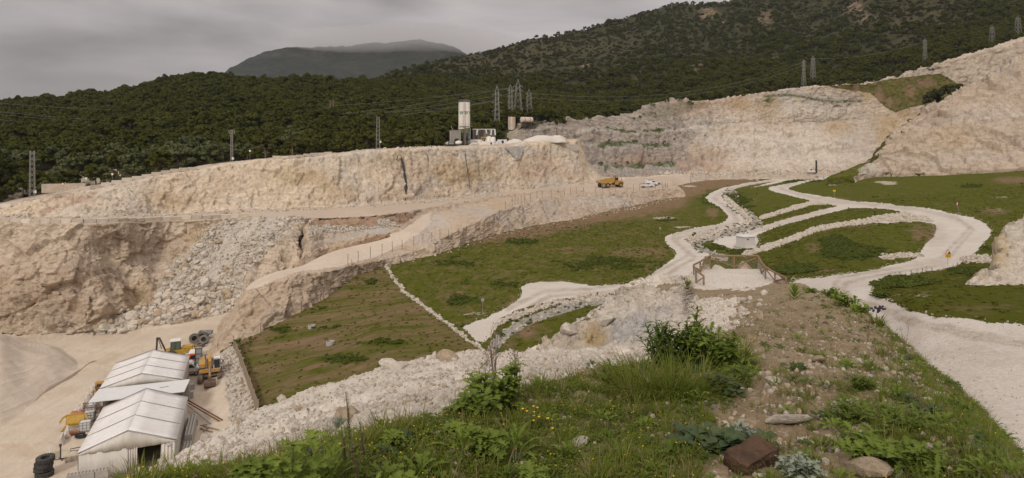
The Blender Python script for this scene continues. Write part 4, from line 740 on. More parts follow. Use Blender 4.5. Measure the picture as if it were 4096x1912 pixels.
def scatter(name, pts, templates, scl, rot, kind='stuff', label=None, cat=None, mat_slot=None):
    """ground cover nobody could count: one object that instances small meshes on points"""
    col = bpy.data.collections.new(name + '_kinds')
    for i, (v, f, mats, mi) in enumerate(templates):
        me = link_mesh(f'{name}_kind_{i:02d}', v, f, mats, None, False, mi); C.objects.unlink(me); col.objects.link(me)
    me = bpy.data.meshes.new(name); n = len(pts)
    me.vertices.add(n); me.vertices.foreach_set('co', np.asarray(pts, np.float32).ravel())
    rot = np.asarray(rot, np.float32)
    if rot.ndim == 1: rot = np.stack([np.zeros(n), np.zeros(n), rot], -1).astype(np.float32)
    scl = np.asarray(scl, np.float32)
    if scl.ndim == 1: scl = np.repeat(scl[:, None], 3, 1)
    for nm, dt, arr, key in (('scl', 'FLOAT_VECTOR', scl, 'vector'), ('rot', 'FLOAT_VECTOR', rot, 'vector'), ('idx', 'INT', rng.integers(0, len(templates), n).astype(np.int32), 'value')):
        at = me.attributes.new(nm, dt, 'POINT'); at.data.foreach_set(key, np.ascontiguousarray(arr).ravel())
    o = bpy.data.objects.new(name, me); C.objects.link(o)
    ng = bpy.data.node_groups.new(name + '_nodes', 'GeometryNodeTree')
    ng.interface.new_socket('Geometry', in_out='INPUT', socket_type='NodeSocketGeometry'); ng.interface.new_socket('Geometry', in_out='OUTPUT', socket_type='NodeSocketGeometry')
    gi, go = ng.nodes.new('NodeGroupInput'), ng.nodes.new('NodeGroupOutput')
    ip = ng.nodes.new('GeometryNodeInstanceOnPoints'); ci = ng.nodes.new('GeometryNodeCollectionInfo')
    ci.inputs['Collection'].default_value = col; ci.inputs['Separate Children'].default_value = True; ci.inputs['Reset Children'].default_value = True
    def A(nm, t):
        a = ng.nodes.new('GeometryNodeInputNamedAttribute'); a.data_type = t; a.inputs['Name'].default_value = nm
        return [x for x in a.outputs if x.enabled and x.name == 'Attribute'][0]
    L = ng.links.new
    L(gi.outputs[0], ip.inputs['Points']); L(ci.outputs[0], ip.inputs['Instance']); ip.inputs['Pick Instance'].default_value = True
    L(A('idx', 'INT'), ip.inputs['Instance Index']); L(A('scl', 'FLOAT_VECTOR'), ip.inputs['Scale'])
    er = ng.nodes.new('FunctionNodeEulerToRotation'); L(A('rot', 'FLOAT_VECTOR'), er.inputs[0]); L(er.outputs[0], ip.inputs['Rotation'])
    L(ip.outputs[0], go.inputs[0])
    md = o.modifiers.new('scatter', 'NODES'); md.node_group = ng
    o['kind'] = kind
    if label: o['label'] = label
    if cat: o['category'] = cat
    return o
def ico(sub):
    import bmesh
    bm = bmesh.new(); bmesh.ops.create_icosphere(bm, subdivisions=sub, radius=1)
    v = np.array([p.co[:] for p in bm.verts]); f = np.array([[q_.index for q_ in t.verts] for t in bm.faces]); bm.free(); return v, f
ICO = {k: ico(k) for k in (1, 2, 3)}
def rock(seed, sub=2, flat=0.75, cuts=9):
    """a boulder: a ball cut by random planes so that it has faces and edges"""
    r_ = np.random.default_rng(seed); v, f = ICO[sub]; v = v.copy()
    for _ in range(cuts):
        n = r_.normal(size=3); n /= np.linalg.norm(n); d = r_.uniform(0.55, 0.85)
        s_ = v @ n; v = np.where((s_ > d)[:, None], v - np.outer(s_ - d, n), v)
    v = v * r_.uniform(0.75, 1.2, 3) * [1, 1, flat]; v += 0.05 * fbm(v * 2.2 + seed, 1.0, 3, seed)[:, None] * v
    return v, f

# ------------------------------------------------------------------ pines
M['pine'] = leaf_mat('pine_needles', (0.045, 0.050, 0.006), (0.094, 0.092, 0.012), 0.35, transl=0.15)
M['pine_grey'] = leaf_mat('grey_pine_needles', (0.075, 0.085, 0.030), (0.135, 0.140, 0.060), 0.4, transl=0.12)
M['scrub'] = leaf_mat('scrub_leaves', (0.036, 0.039, 0.012), (0.068, 0.064, 0.022), 0.4, transl=0.1)
M['bark'] = plain('pine_bark', (0.13, 0.095, 0.07), 0.95, 0.25, 4)
def crown(seed, rad, hgt, z0, clumps, per, leaf, open_=0.0):
    """needle clumps spread through a domed crown"""
    global rng
    keep = rng; rng = np.random.default_rng(seed)
    d = rdir(clumps); d[:, 2] = np.abs(d[:, 2]) * 1.15 - 0.35
    rr = rng.uniform(0.55, 1.0, clumps) ** 0.6
    cc = d * rr[:, None] * [rad, rad, hgt * 0.55] + [0, 0, z0 + hgt * 0.45]
    cr = rad * rng.uniform(0.24, 0.44, clumps) * (1 - open_ * 0.35)
    k = np.repeat(np.arange(clumps), per); u = rdir(len(k)); u[:, 2] = np.where(rng.random(len(k)) < 0.75, np.abs(u[:, 2]), u[:, 2])
    P = cc[k] + u * cr[k][:, None] * rng.uniform(0.6, 1.0, (len(k), 1)) * [1, 1, 0.72]
    n = u + rdir(len(k)) * 0.55
    V, Fq = quads(P, n, rdir(len(k)), leaf * rng.uniform(0.6, 1.3, len(k)), leaf * rng.uniform(0.7, 1.5, len(k)))
    rng = keep
    return V, Fq, cc
def trunk_mb(seed, h, r, cc, lean=0.3):
    m = MB(); r_ = random.Random(seed); lx, ly = r_.uniform(-lean, lean), r_.uniform(-lean, lean)
    pts = [(lx * t * t * 2, ly * t * t * 2, h * t - (0.4 if t == 0 else 0)) for t in (0, .3, .6, 1.0)]
    m.tube(pts, [r, r * .8, r * .6, r * .25], 7)
    for c in cc[::3]:
        t = r_.uniform(0.45, 0.8); b = (lx * t * t * 2, ly * t * t * 2, h * t)
        m.tube([b, ((b[0] + c[0]) / 2, (b[1] + c[1]) / 2, (b[2] + c[2]) / 2 - .15), tuple(c)], [r * .4, r * .25, r * .1], 5)
    return m
PINE_KINDS = []
for i, (rad, hgt, z0, cl, op) in enumerate(((2.7, 5.0, 1.4, 28, 0), (3.2, 4.6, 1.3, 32, .2), (2.3, 5.2, 1.2, 26, 0), (2.9, 5.4, 1.5, 32, .3), (3.4, 4.4, 1.5, 30, .1))):
    V, Fq, cc = crown(40 + i, rad, hgt, z0, cl, 34, 0.36, op)
    PINE_KINDS.append((V, Fq, cc, z0 + hgt * 0.7))
def joined(k, mats=None, thin=1):
    V, Fq, cc, h = PINE_KINDS[k]; t = trunk_mb(k, h, 0.17, cc)
    nV = len(V); q_ = [tuple(f) for f in Fq[::thin]] + [tuple(a + nV for a in f) for f in t.f]
    return np.concatenate([V, np.array(t.v)]), q_, (mats or [M['pine'], M['bark']]), [0] * len(Fq[::thin]) + [1] * len(t.f)
TREES = [joined(k) for k in range(5)]
BIG = fh.D[:, 0].max()
# dense cover of the left hill
mask = (fh.reg == 0) & (fh.PX > -900) & (fh.PX < 2480)
pts, _ = fh.pick(13000, mask)
keep, grid = [], {}
for p in pts[np.argsort(pts[:, 1])]:                  # keep crowns apart
    g = (int(p[0] // 3.4), int(p[1] // 3.4))
    if any((a, b) in grid and (grid[(a, b)][0] - p[0]) ** 2 + (grid[(a, b)][1] - p[1]) ** 2 < 8 for a in range(g[0] - 1, g[0] + 2) for b in range(g[1] - 1, g[1] + 2)): continue
    grid[g] = p; keep.append(p)
pts = np.array(keep)
sx = CX + pts[:, 0] / pts[:, 1] * F; sy = HY - pts[:, 2] / pts[:, 1] * F
near_ramp = (sx < 1000) & (sy > 700 - 0.05 * sx) & False
# no crowns over the plant yard and the tanks
clear = ~(((sx > 1770) & (sx < 2060) & (pts[:, 1] < 278)) | ((sx > 2020) & (sx < 2260) & (pts[:, 1] < 312)))
pts, sx, sy = pts[clear], sx[clear], sy[clear]
seen = (sx > -30) & (sx < 2350)
order = np.argsort(np.where(seen, pts[:, 1], 1e9)); near, rest = order[:285], order[285:]
n = len(rest)
scatter('pine_forest', pts[rest], TREES, np.stack([rng.uniform(.65, 1.6, n), rng.uniform(.65, 1.6, n), rng.uniform(.6, 1.45, n)], -1), rng.uniform(0, 6.28, n), label='dense dark green pine wood covering the hill left of the quarry', cat='wood')
PG = 'pines along the foot of the wooded hill'
def pine_parts(k, mat):
    V, Fq, cc, h = PINE_KINDS[k]
    e = empty('pine_tree'); link_mesh('crown', V, Fq, mat, e); trunk_mb(k, h, 0.17, cc).build('trunk', M['bark'], e); return e
protos = [pine_parts(k, M['pine_grey'] if k in (1, 3) else M['pine']) for k in range(5)]; used = [False] * 5
mono = [link_mesh('pine_tree', *joined(k)[:2], joined(k)[2], None, False, joined(k)[3]) for k in range(5)]; mused = [False] * 5
LBL = 'dark green bushy pine at the foot of the wooded hill above the quarry'
for j, i in enumerate(near):
    k = int(rng.integers(0, 5))
    if j < 70:
        src, us = protos, used
    else:
        src, us = mono, mused
    t = src[k] if not us[k] else copy_tree(src[k]); us[k] = True
    t.location = pts[i] - np.array([0, 0, 0.9]); t.rotation_euler = (0, 0, float(rng.uniform(0, 6.28))); s_ = float(rng.uniform(0.75, 1.2)); t.scale = (s_, s_, s_ * float(rng.uniform(.9, 1.15)))
    tag(t, LBL, 'tree', PG)
    if src is protos and k in (1, 3): tag(t, 'grey green bushy pine at the near foot of the wooded hill', 'tree', 'grey green pines by the ramp road')
# single pines one can tell apart
def solo_pine(px, py, D, h, rad, label, mat, cl=16, op=0.5, z0f=0.35, per=40, leaf=0.26):
    p = unproj(px, py, D); V, Fq, cc = crown(int(px), rad, h * (1 - z0f), h * z0f, cl, per, leaf, op)
    e = empty('pine_tree', p, 0, label, 'tree'); link_mesh('crown', V, Fq, mat, e); trunk_mb(int(px), h * 0.85, 0.22, cc).build('trunk', M['bark'], e)
solo_pine(1170, 622, 186, 8.6, 2.9, 'tall open crowned pine rising above the quarry rim left of the middle pylon', M['pine_grey'], 26, .6, .28)
solo_pine(1062, 630, 180, 4.0, 1.7, 'small crooked pine with a bare trunk on the rim left of the tall open pine', M['pine_grey'], 9, .7, .5)
solo_pine(790, 664, 178, 5.2, 2.1, 'pale grey green pine standing alone left of the thin lattice pylon', M['pine_grey'], 16, .4, .3)
solo_pine(893, 648, 182, 5.0, 1.9, 'rounded grey pine just left of the thin lattice pylon on the rim', M['pine_grey'], 16, .4, .35)
solo_pine(990, 640, 184, 4.6, 2.0, 'low spreading grey pine right of the thin lattice pylon', M['pine_grey'], 14, .5, .3)
# right hill: trees thick at the foot, thinning upward, and scrub between
wgt = np.clip(1.3 - (hill.D - 400) / 220, 0.13, 1) * np.clip(0.75 + 2.2 * fbm(hill.P, 1 / 60, 3, 88), 0.02, 2)
lo = ((hill.D < 520) & (hill.PX < 3000)); wgt = np.where(lo, 1.2, wgt)
wgt = wgt * (1 - 0.85 * np.clip(hill.tint[..., 0] + 0.5 * hill.tint[..., 1], 0, 1)) * ((hill.D < 1040) & (hill.PX > 1450))
hp, _ = hill.pick(5600, None, wgt); n = len(hp)
scatter('pine_forest', hp, TREES, rng.uniform(0.5, 1.15, n), rng.uniform(0, 6.28, n), label='pine trees and bushes covering the foot of the scrub hill', cat='wood')
SH = []
for i in range(3):
    V, Fq, cc = crown(70 + i, 1.0, 1.3, 0.0, 9, 12, 0.30); SH.append((V, Fq, [M['scrub']], [0] * len(Fq)))
hp, _ = hill.pick(16000, (hill.D < 1040) & (hill.PX > 1450), 1 - 0.75 * np.clip(hill.tint[..., 0], 0, 1)); n = len(hp)
scatter('hillside_scrub', hp, SH, rng.uniform(0.5, 2.1, n), rng.uniform(0, 6.28, n), label='low dark scrub dotted over the whole right hill', cat='scrub')
# pines standing out on the right skyline
for j, (px, py, s_) in enumerate(((1770, 255, .7), (1960, 212, 1.1), (1978, 210, .8), (1997, 203, 1.1), (2032, 203, .6), (2070, 195, 1.2), (2180, 160, 1.2), (2340, 112, 1.1), (2372, 104, .8), (2400, 103, .7), (2436, 95, 1.6), (2462, 90, 1.4), (2482, 87, 1.3), (2608, 54, 1.0), (2705, 36, 1.3), (2790, 30, 1.0), (2940, 24, 1.6), (2985, 14, 1.3), (1830, 240, .9), (1690, 285, 1.6), (2255, 140, .6))):
    t = copy_tree(mono[j % 5]); t.location = hill.at(px, py + 8, first=False) - Vector((0, 0, .3)); t.scale = (s_ * 1.05,) * 3; t.rotation_euler = (0, 0, j * 1.3)
    tag(t, 'lone dark pine silhouetted against the grey sky on the right hill crest', 'tree', 'pines on the right skyline')
# ------------------------------------------------------------------ the yard in the pit: tents, machines, stores
M['pvc'] = plain('white_tent_pvc', (0.74, 0.71, 0.68), 0.5, 0.05, 0.8, dirt=(0.55, 0.49, 0.42), dirt_amt=0.5)
M['pvc_old'] = plain('greyed_tent_pvc', (0.60, 0.56, 0.50), 0.6, 0.08, 0.9, dirt=(0.42, 0.36, 0.29), dirt_amt=0.5, streak=(1, 1, 0.35))
M['seam'] = plain('grey_seam', (0.20, 0.20, 0.20), 0.7)
M['steel'] = plain('galvanised_steel', (0.34, 0.34, 0.33), 0.5, 0.15, 2, 0.3, (0.25, 0.17, 0.11), 0.4)
M['rust'] = plain('rusty_steel', (0.20, 0.085, 0.045), 0.85, 0.3, 3, 0, (0.10, 0.05, 0.035), 0.6)
M['concrete'] = plain('cast_concrete', (0.40, 0.37, 0.33), 0.9, 0.15, 2, 0, (0.27, 0.24, 0.20), 0.4, 0.01)
M['sheet'] = plain('white_roof_sheet', (0.66, 0.65, 0.63), 0.5, 0.05, 0.6, 0, (0.5, 0.47, 0.42), 0.35)
M['cat_yellow'] = plain('dusty_yellow_paint', (0.46, 0.25, 0.055), 0.6, 0.15, 2.5, 0, (0.40, 0.31, 0.21), 0.75)
M['track'] = plain('muddy_track_steel', (0.17, 0.13, 0.095), 0.9, 0.3, 4, 0.1, (0.36, 0.28, 0.20), 0.7)
M['dark'] = plain('dark_iron', (0.045, 0.042, 0.04), 0.7, 0.3, 4, 0, (0.16, 0.13, 0.10), 0.5)
M['rubber'] = plain('dusty_tyre_rubber', (0.045, 0.043, 0.042), 0.9, 0.2, 3, 0, (0.20, 0.17, 0.14), 0.55)
M['tyre_dusty'] = plain('dust_coated_tyre', (0.14, 0.125, 0.11), 0.95, 0.2, 3, 0, (0.30, 0.26, 0.21), 0.6)
M['white_paint'] = plain('white_vehicle_paint', (0.72, 0.71, 0.69), 0.35, 0.04, 1, 0, (0.48, 0.41, 0.33), 0.4, spec=0.5)
M['glass'] = plain('dark_vehicle_glass', (0.02, 0.024, 0.026), 0.12, 0.2, 2, 0, (0.12, 0.11, 0.09), 0.25, spec=0.6)
M['cabglass'] = plain('greenish_cab_glass', (0.10, 0.13, 0.09), 0.15, 0.2, 2, spec=0.6)
M['orange'] = plain('orange_red_cab_paint', (0.62, 0.10, 0.02), 0.4, 0.1, 2, 0, (0.40, 0.22, 0.12), 0.35)
M['bucket'] = plain('brown_worn_bucket', (0.13, 0.085, 0.06), 0.8, 0.3, 3, 0.2, (0.22, 0.15, 0.10), 0.6)
M['yellow'] = plain('yellow_frame_paint', (0.46, 0.28, 0.04), 0.6, 0.2, 2, 0, (0.25, 0.15, 0.06), 0.5)
M['redpipe'] = plain('terracotta_pvc_pipe', (0.36, 0.13, 0.075), 0.6, 0.15, 2, 0, (0.45, 0.33, 0.25), 0.4)
M['wood'] = plain('weathered_plank', (0.30, 0.235, 0.165), 0.85, 0.25, 2, 0, (0.16, 0.12, 0.085), 0.5, streak=(1, 1, 6))
M['hose'] = plain('black_hose', (0.025, 0.025, 0.027), 0.6)
M['ibc'] = plain('milky_plastic', (0.58, 0.57, 0.55), 0.5, 0.06)
M['dim'] = plain('painted_shade', (0.10, 0.09, 0.08), 0.9)  # dark tone standing in for shade inside and under things
def floor_at(px, py):
    c = [p for p in (s.hit(px, py) for s in ((pit,) if px < 700 else (pit, fld))) if p]
    return min(c, key=lambda p: p.y) if c else pit.at(px, py)
def fz(x, y):
    px = CX + x / y * F
    return max(pit.zat(x, y), fld.zat(x, y)) if px > 700 else pit.zat(x, y)
YA = R(20.8); UX = Vector((math.cos(YA), math.sin(YA), 0)); UY = Vector((-math.sin(YA), math.cos(YA), 0))

def marquee(fx, fy, w_, l_, eave, ridge, label, bays, front_open):
    """gabled marquee; local x across the front, y to the back, origin at the middle of the front"""
    z = -34.0
    t = empty('marquee_tent', (fx, fy, z), YA, label, 'tent')
    h = w_ / 2
    def slope(side):
        n, vs, fs = bays * 4, [], []
        for j in range(n + 1):
            y = l_ * j / n; sag = 0.06 * abs(math.sin(math.pi * j * bays / n))
            for i, u in enumerate((0, .25, .5, .75, 1)):
                x = side * h * u; zz = ridge + (eave - ridge) * u - (sag + 0.05) * math.sin(math.pi * u)
                vs.append((x * 1.015, y, zz))
        for j in range(n):
            for i in range(4): a = j * 5 + i; fs.append((a, a + 1, a + 6, a + 5))
        return vs, fs
    m = MB()
    for s_ in (-1, 1): m.add(*slope(s_))
    r_ = m.build('roof', M['pvc'], t, True)
    md = r_.modifiers.new('thick', 'SOLIDIFY'); md.thickness = 0.03; md.offset = 1
    for j in range(bays + 1):
        m = MB(); y = min(max(l_ * j / bays, 0.02), l_ - 0.02)
        m.tube([(-h * 1.015, y, eave + .04), (0, y, ridge + .05), (h * 1.015, y, eave + .04)], 0.035, 5); m.build('seam', M['seam'], r_)
    m = MB()
    for s_ in (-1, 1):
        n = 36; vs = []; fs = []
        for i in range(n + 1):
            y = l_ * i / n; vs += [(s_ * (h - .02 + .05 * math.sin(i * 2.1)), y, -.3), (s_ * h, y, eave + .02)]
        for i in range(n): fs.append((2 * i, 2 * i + 2, 2 * i + 3, 2 * i + 1))
        m.add(vs, fs)
    m.add([(-h, l_, -.3), (h, l_, -.3), (h, l_, eave), (0, l_, ridge - .04), (-h, l_, eave)], [(0, 1, 2, 3, 4)])
    o = m.build('side_wall', M['pvc_old'], t); md = o.modifiers.new('thick', 'SOLIDIFY'); md.thickness = 0.03
    # front gable, hanging a little in front of its beam
    m = MB(); n = 30; vs, fs = [], []
    for i in range(n + 1):
        x = -h + w_ * i / n; top = ridge - .05 - (ridge - eave) * abs(x) / h; vs += [(x, -.06 - .05 * math.sin(i * 1.7) * (0.3 + .7 * abs(math.sin(i * .6))), eave - .12 - .10 * math.sin(math.pi * i / n)), (x, -.02, top)]
    for i in range(n): fs.append((2 * i, 2 * i + 2, 2 * i + 3, 2 * i + 1))
    m.add(vs, fs); o = m.build('front_gable', M['pvc_old'], t, True); md = o.modifiers.new('thick', 'SOLIDIFY'); md.thickness = 0.03
    m = MB(); m.bar((-h, 0.05, eave - .1), (h, 0.05, eave - .1), .1); m.bar((0, .05, -.3), (0, .05, ridge - .1), .12)
    for s_ in (-1, 1):
        m.bar((s_ * (h - .06), .05, -.3), (s_ * (h - .06), .05, eave), .14); m.bar((s_ * (h - .1), .05, eave - 1.0), (s_ * (h - .75), .05, eave - .12), .08)
        for j in range(1, bays + 1): m.bar((s_ * (h - .1), l_ * j / bays - .06, -.3), (s_ * (h - .1), l_ * j / bays - .06, eave - .05), .12)
    m.build('frame', M['steel'], t)
    def curtain(x0, x1, name, ripples, amp, skew=0):
        m = MB(); n = 40; vs, fs = [], []
        for i in range(n + 1):
            u = i / n; x = x0 + (x1 - x0) * u; y = -.03 + amp * math.sin(u * ripples * 6.28)
            vs += [(x + skew * (1 - u), y * 1.4, -.25), (x + skew * .4 * (1 - u), y, 1.4), (x, y * .4, eave - .1)]
        for i in range(n):
            for k in (0, 1): fs.append((3 * i + k, 3 * i + 3 + k, 3 * i + 4 + k, 3 * i + 1 + k))
        m.add(vs, fs); o = m.build(name, M['pvc_old'], t, True); md = o.modifiers.new('thick', 'SOLIDIFY'); md.thickness = 0.02
    if front_open:
        curtain(-h + .1, 0.0, 'front_panel', 2, .04); curtain(0.02, .85, 'curtain', 4, .10, -.1); curtain(h - 1.35, h - .1, 'curtain', 4, .09, -.2)
        m = MB(); m.box((0.4, l_ * .5, -.12), (w_ - .6, l_ - .6, .06)); m.box((0.6, l_ * .55, 1.1), (w_ * .6, .05, 2.3)); m.build('inside_shade', M['dim'], t)  # dark slab and screen: the tent's inside shade put into their colour
    else:
        curtain(-h + .1, h - .1, 'front_panel', 6, .04)
    return t
T1 = marquee(-38.8, 68.2, 8.75, 12.4, 3.0, 4.62, 'white marquee tent nearest the camera, its front curtain open on a dark inside', 3, True)
T2 = marquee(-47.0, 85.7, 9.2, 10.3, 3.0, 4.35, 'white marquee tent further back, closed, half hidden by the flat white canopy', 3, False)
T1.children[0]['label'] = 'clean white roof in three bays'
m = MB(); m.box((3.7, -.12, 2.72), (.42, .06, .26)); m.build('floodlight', M['ibc'], T1)

# flat canopy between the tents
cx, cy = -45.7, 83.2
t = empty('canopy', (cx, cy, -34.0), R(17.5), 'flat white sheet canopy on a rusty frame between the two tents', 'canopy')
m = MB(); m.box((0, 0, 3.12), (10.3, 4.5, .07), ry=R(-0.8)); rf = m.build('roof', M['sheet'], t)
m = MB(); m.bar((2.0, .1, 3.20), (3.0, .25, 3.22), .05); m.build('roof_clip', M['dark'], rf)
m = MB()
for x in (-5.6, -3.4, -1.1, 1.1, 3.2, 5.0):
    m.bar((x, -2.15, -.2), (x, -2.15, 3.05), .1)
    m.bar((x, -2.15, 2.3), (x, 1.9, 2.3), .07)
for z in (3.0, 2.45): m.bar((-5.7, -2.15, z), (5.0, -2.15, z), .09)
m.bar((-5.7, 2.0, 3.0), (5.0, 2.0, 3.0), .09); m.bar((-5.7, -2.1, 2.4), (-5.7, 2.0, 2.4), .08); m.bar((-5.7, 2, -.2), (-5.7, 2, 3), .1); m.bar((-5.7, -2.15, 1.5), (-4.6, -2.15, 1.5), .08)
m.build('frame', M['rust'], t)
m = MB(); m.box((0, 1.5, 1.3), (9.0, .12, 2.8)); m.box((-3.6, -1.2, 1.0), (1.2, .1, 2.2)); m.build('under_roof_shade', M['dim'], t)  # dark boards added to draw the shade under the canopy roof
# block pillar under its right end
def block(p, rz, d=(1.15, .6, .6), label=None, group=None, holes=True):
    e = MB()
    e.box((0, 0, d[2] / 2), d)
    if holes:
        n = max(2, int(d[0] / .28))
        for i in range(n):
            for j in (-.25, .25):
                e.box((-d[0] / 2 + d[0] * (i + .5) / n, j * d[1] / 1.2, d[2] + .012), (.12, .12, .025), mi=1)  # dark pads painted for the shade in the block holes
    o = e.build('concrete_block', [M['concrete'], M['dim']], None); o.location = p; o.rotation_euler = (0, 0, rz)
    tag(o, label, 'block', group); return o
GB = 'grey blocks stacked before the near tent'
def wall_blocks(origin, rz, rows, group, label_fn, d=(1.15, .6, .6)):
    ux = Vector((math.cos(rz), math.sin(rz), 0)); uy = Vector((-math.sin(rz), math.cos(rz), 0))
    for (i, j, k) in rows:
        p = origin + ux * i * (d[0] + .03) + uy * j * (d[1] + .03) + Vector((0, 0, k * (d[2] + .005)))
        block(p, rz + random.uniform(-.03, .03), d, label_fn(i, j, k), group)
p0 = Vector((-42.2, 65.0, -33.95))
wall_blocks(p0, YA, [(0, 0, 0), (1, 0, 0), (2, 0, 0), (3, 0, 0), (0, 0, 1), (1, 0, 1), (2, 0, 1), (0, 0, 2), (1, 0, 2), (2, 0.1, 2), (-.2, -1.5, 0), (.8, -1.5, 0), (-.2, -1.5, 1), (.85, -1.45, 1), (2.2, -1.3, 0)], GB, lambda i, j, k: 'grey hollow concrete block stacked in front of the near tent')
p0 = Vector((-34.6, 71.6, -34.3)); 
for j in range(8):
    for k in range(3 if j > 2 else 2 if j else 1):
        p = p0 + UY * (j * 1.18) + Vector((0, 0, k * .61)); block(p, YA + R(90), (1.15, .75, .6), 'grey concrete block in the long stack beside the near tent', 'blocks stacked along the right of the near tent')
for px, py, lb in ((762, 1557, 'grey block by the canopy, upper of a loose pair'), (758, 1588, 'grey block by the canopy, lower of a loose pair'), (772, 1700, 'lone grey block lying beside the long block stack'), (764, 1690, 'tilted grey block leaning on the long block stack')):
    block(floor_at(px, py), YA + random.uniform(-.2, .2), (.95, .8, .75), lb, None, False)
p = floor_at(742, 1600); m = MB(); m.box((0, 0, 1.3), (1.0, 1.0, 2.6)); o = m.build('block_pillar', M['concrete'], None, bevel=.02); o.location = p - Vector((0, 0, .1)); o.rotation_euler = (0, 0, YA); tag(o, 'tall grey concrete pillar under the right end of the canopy', 'pillar')
p = floor_at(745, 1480); m = MB(); [m.box((0, j * .62 - 1.5, 1.0), (.5, .58, 2.0)) for j in range(6)]; o = m.build('block_wall', M['concrete'], None); o.location = p; o.rotation_euler = (0, 0, YA); tag(o, 'grey block wall along the right side of the further tent', 'wall')

def wheel(parent, x, y, z, r, w_, rim_c, name='wheel', side=1, n=24, lugs=16, tyre='rubber'):
    """a wheel turning on the local Y axis; rim on the outer side"""
    Mx = Matrix.Translation((x, y, z)) @ Matrix.Rotation(R(-90) * side, 4, 'X')
    m = MB(); ro = r
    m.lathe([(r * .55, -w_ / 2), (r * .9, -w_ / 2), (ro, -w_ * .36), (ro, w_ * .36), (r * .9, w_ / 2), (r * .55, w_ / 2), (r * .5, w_ * .3)], n, Mx)
    for i in range(lugs):
        a = 2 * math.pi * i / lugs; m.M = Mx; m.box((math.cos(a) * r, math.sin(a) * r, (-1) ** i * w_ * .18), (r * .07, r * .14, w_ * .42), rz=a); m.M = Matrix.Identity(4)
    o = m.build(name, M[tyre], parent, True)
    m = MB(); m.lathe([(r * .56, w_ * .36), (r * .5, w_ * .40), (r * .42, w_ * .16), (r * .2, w_ * .16), (r * .17, w_ * .34), (0, w_ * .36)], n, Mx); m.build('rim', rim_c, o, True)
    return o
def tyre(name, p, r, w_, rot, label, mat='rubber', group=None):
    m = MB(); n = 32
    m.lathe([(r * .52, -w_ * .42), (r * .88, -w_ / 2), (r * .97, -w_ * .42), (r, -w_ * .2), (r, w_ * .2), (r * .97, w_ * .42), (r * .88, w_ / 2), (r * .52, w_ * .42), (r * .5, w_ * .2), (r * .62, 0), (r * .5, -w_ * .2), (r * .52, -w_ * .42)], n)
    for i in range(26):
        a = 2 * math.pi * i / 26
        for s_ in (-1, 1): m.box((math.cos(a + s_ * .06) * r, math.sin(a + s_ * .06) * r, s_ * w_ * .27), (r * .06, r * .11, w_ * .40), rz=a)
    o = m.build(name, M[mat], None, True); o.location = p; o.rotation_euler = rot; return tag(o, label, 'tyre', group)
GT = None
p = floor_at(176, 1902)
for k, (dx, dy, nm) in enumerate(((.05, 0, 'lowest tyre of the stack of four on the pit floor'), (-.12, .05, 'second tyre from the bottom in the stack of four'), (.02, -.05, 'third tyre from the bottom in the stack of four'), (.12, .03, 'topmost tyre of the stack of four on the pit floor'))):
    tyre('tyre', p + Vector((dx, dy, .24 + k * .47)), .80, .46, (R(random.uniform(-4, 4)), R(random.uniform(-4, 4)), k), nm)
p = floor_at(777, 1372); tyre('tyre', p + Vector((0, 0, .78)), .80, .62, (R(82), R(0), R(28)), 'big worn tyre standing upright behind the excavator', 'tyre_dusty')
tyre('tyre', p + Vector((.75, 1.25, .78)), .80, .6, (R(84), 0, R(22)), 'big tyre standing upright just behind the front upright tyre', 'tyre_dusty')
p = floor_at(815, 1374); tyre('tyre', p + Vector((0, 0, .62)), .80, .5, (R(48), R(8), R(20)), 'big worn tyre leaning back next to the trailer', 'tyre_dusty')
p = floor_at(797, 1386); tyre('tyre', p + Vector((0, 0, .26)), .82, .5, (R(6), R(-4), 0), 'big tyre lying flat before the leaning tyre', 'tyre_dusty')
tyre('tyre', Vector((-37.1, 67.6, -33.75)), .85, .5, (R(14), R(-10), 0), 'dusty tyre lying in the open doorway of the near tent', 'tyre_dusty')
m = MB(); m.add(*(lambda v, f: ([tuple(q_) for q_ in v * [1.3, .9, .75]], [tuple(t_) for t_ in f]))(*rock(77, 3, 1.0, 14))); o = m.build('covered_bag', M['dark'], None, True); o.location = (-37.0, 70.0, -33.5); tag(o, 'dark covered bag heaped inside the open tent', 'bag')

# excavator facing the camera
p = floor_at(812, 1536); p = Vector((-42.7, 95.4, fz(-42.7, 95.4)))
e = empty('excavator', p, R(204), 'yellow tracked excavator facing the camera with its brown bucket on the ground', 'excavator')
for s_ in (-1, 1):
    m = MB(); pr = []
    for k in range(9): a = R(90 - k * 22.5); pr.append((1.55 + .45 * math.cos(a), .45 + .45 * math.sin(a)))
    for k in range(9): a = R(-90 - k * 22.5); pr.append((-1.55 + .45 * math.cos(a), .45 + .45 * math.sin(a)))
    m.prism(pr, -.3, .3, axis='x'); m.v = [(x + s_ * 1.25, y, z) for x, y, z in m.v]
    for k in range(30):
        u = k / 30 * 2 * (3.1 + math.pi * .45); 
        if u < 3.1: y, z, a = -1.55 + u, .91, 0
        elif u < 3.1 + math.pi * .45: a = (u - 3.1) / .45; y, z = 1.55 + .46 * math.sin(a), .45 + .46 * math.cos(a); a = -a
        elif u < 6.2 + math.pi * .45: y, z, a = 1.55 - (u - 3.1 - math.pi * .45), -.01, 0
        else: a = (u - 6.2 - math.pi * .45) / .45; y, z = -1.55 - .46 * math.sin(a), .45 - .46 * math.cos(a); a = -a
        m.box((s_ * 1.25, y, z), (.66, .13, .06), rx=a)
    m.build('track', M['track'], e)
m = MB(); m.box((0, 0, .72), (1.9, 1.9, .35)); m.cyl((0, 0, .8), (0, 0, 1.1), .6, n=16); m.build('undercarriage', M['track'], e)
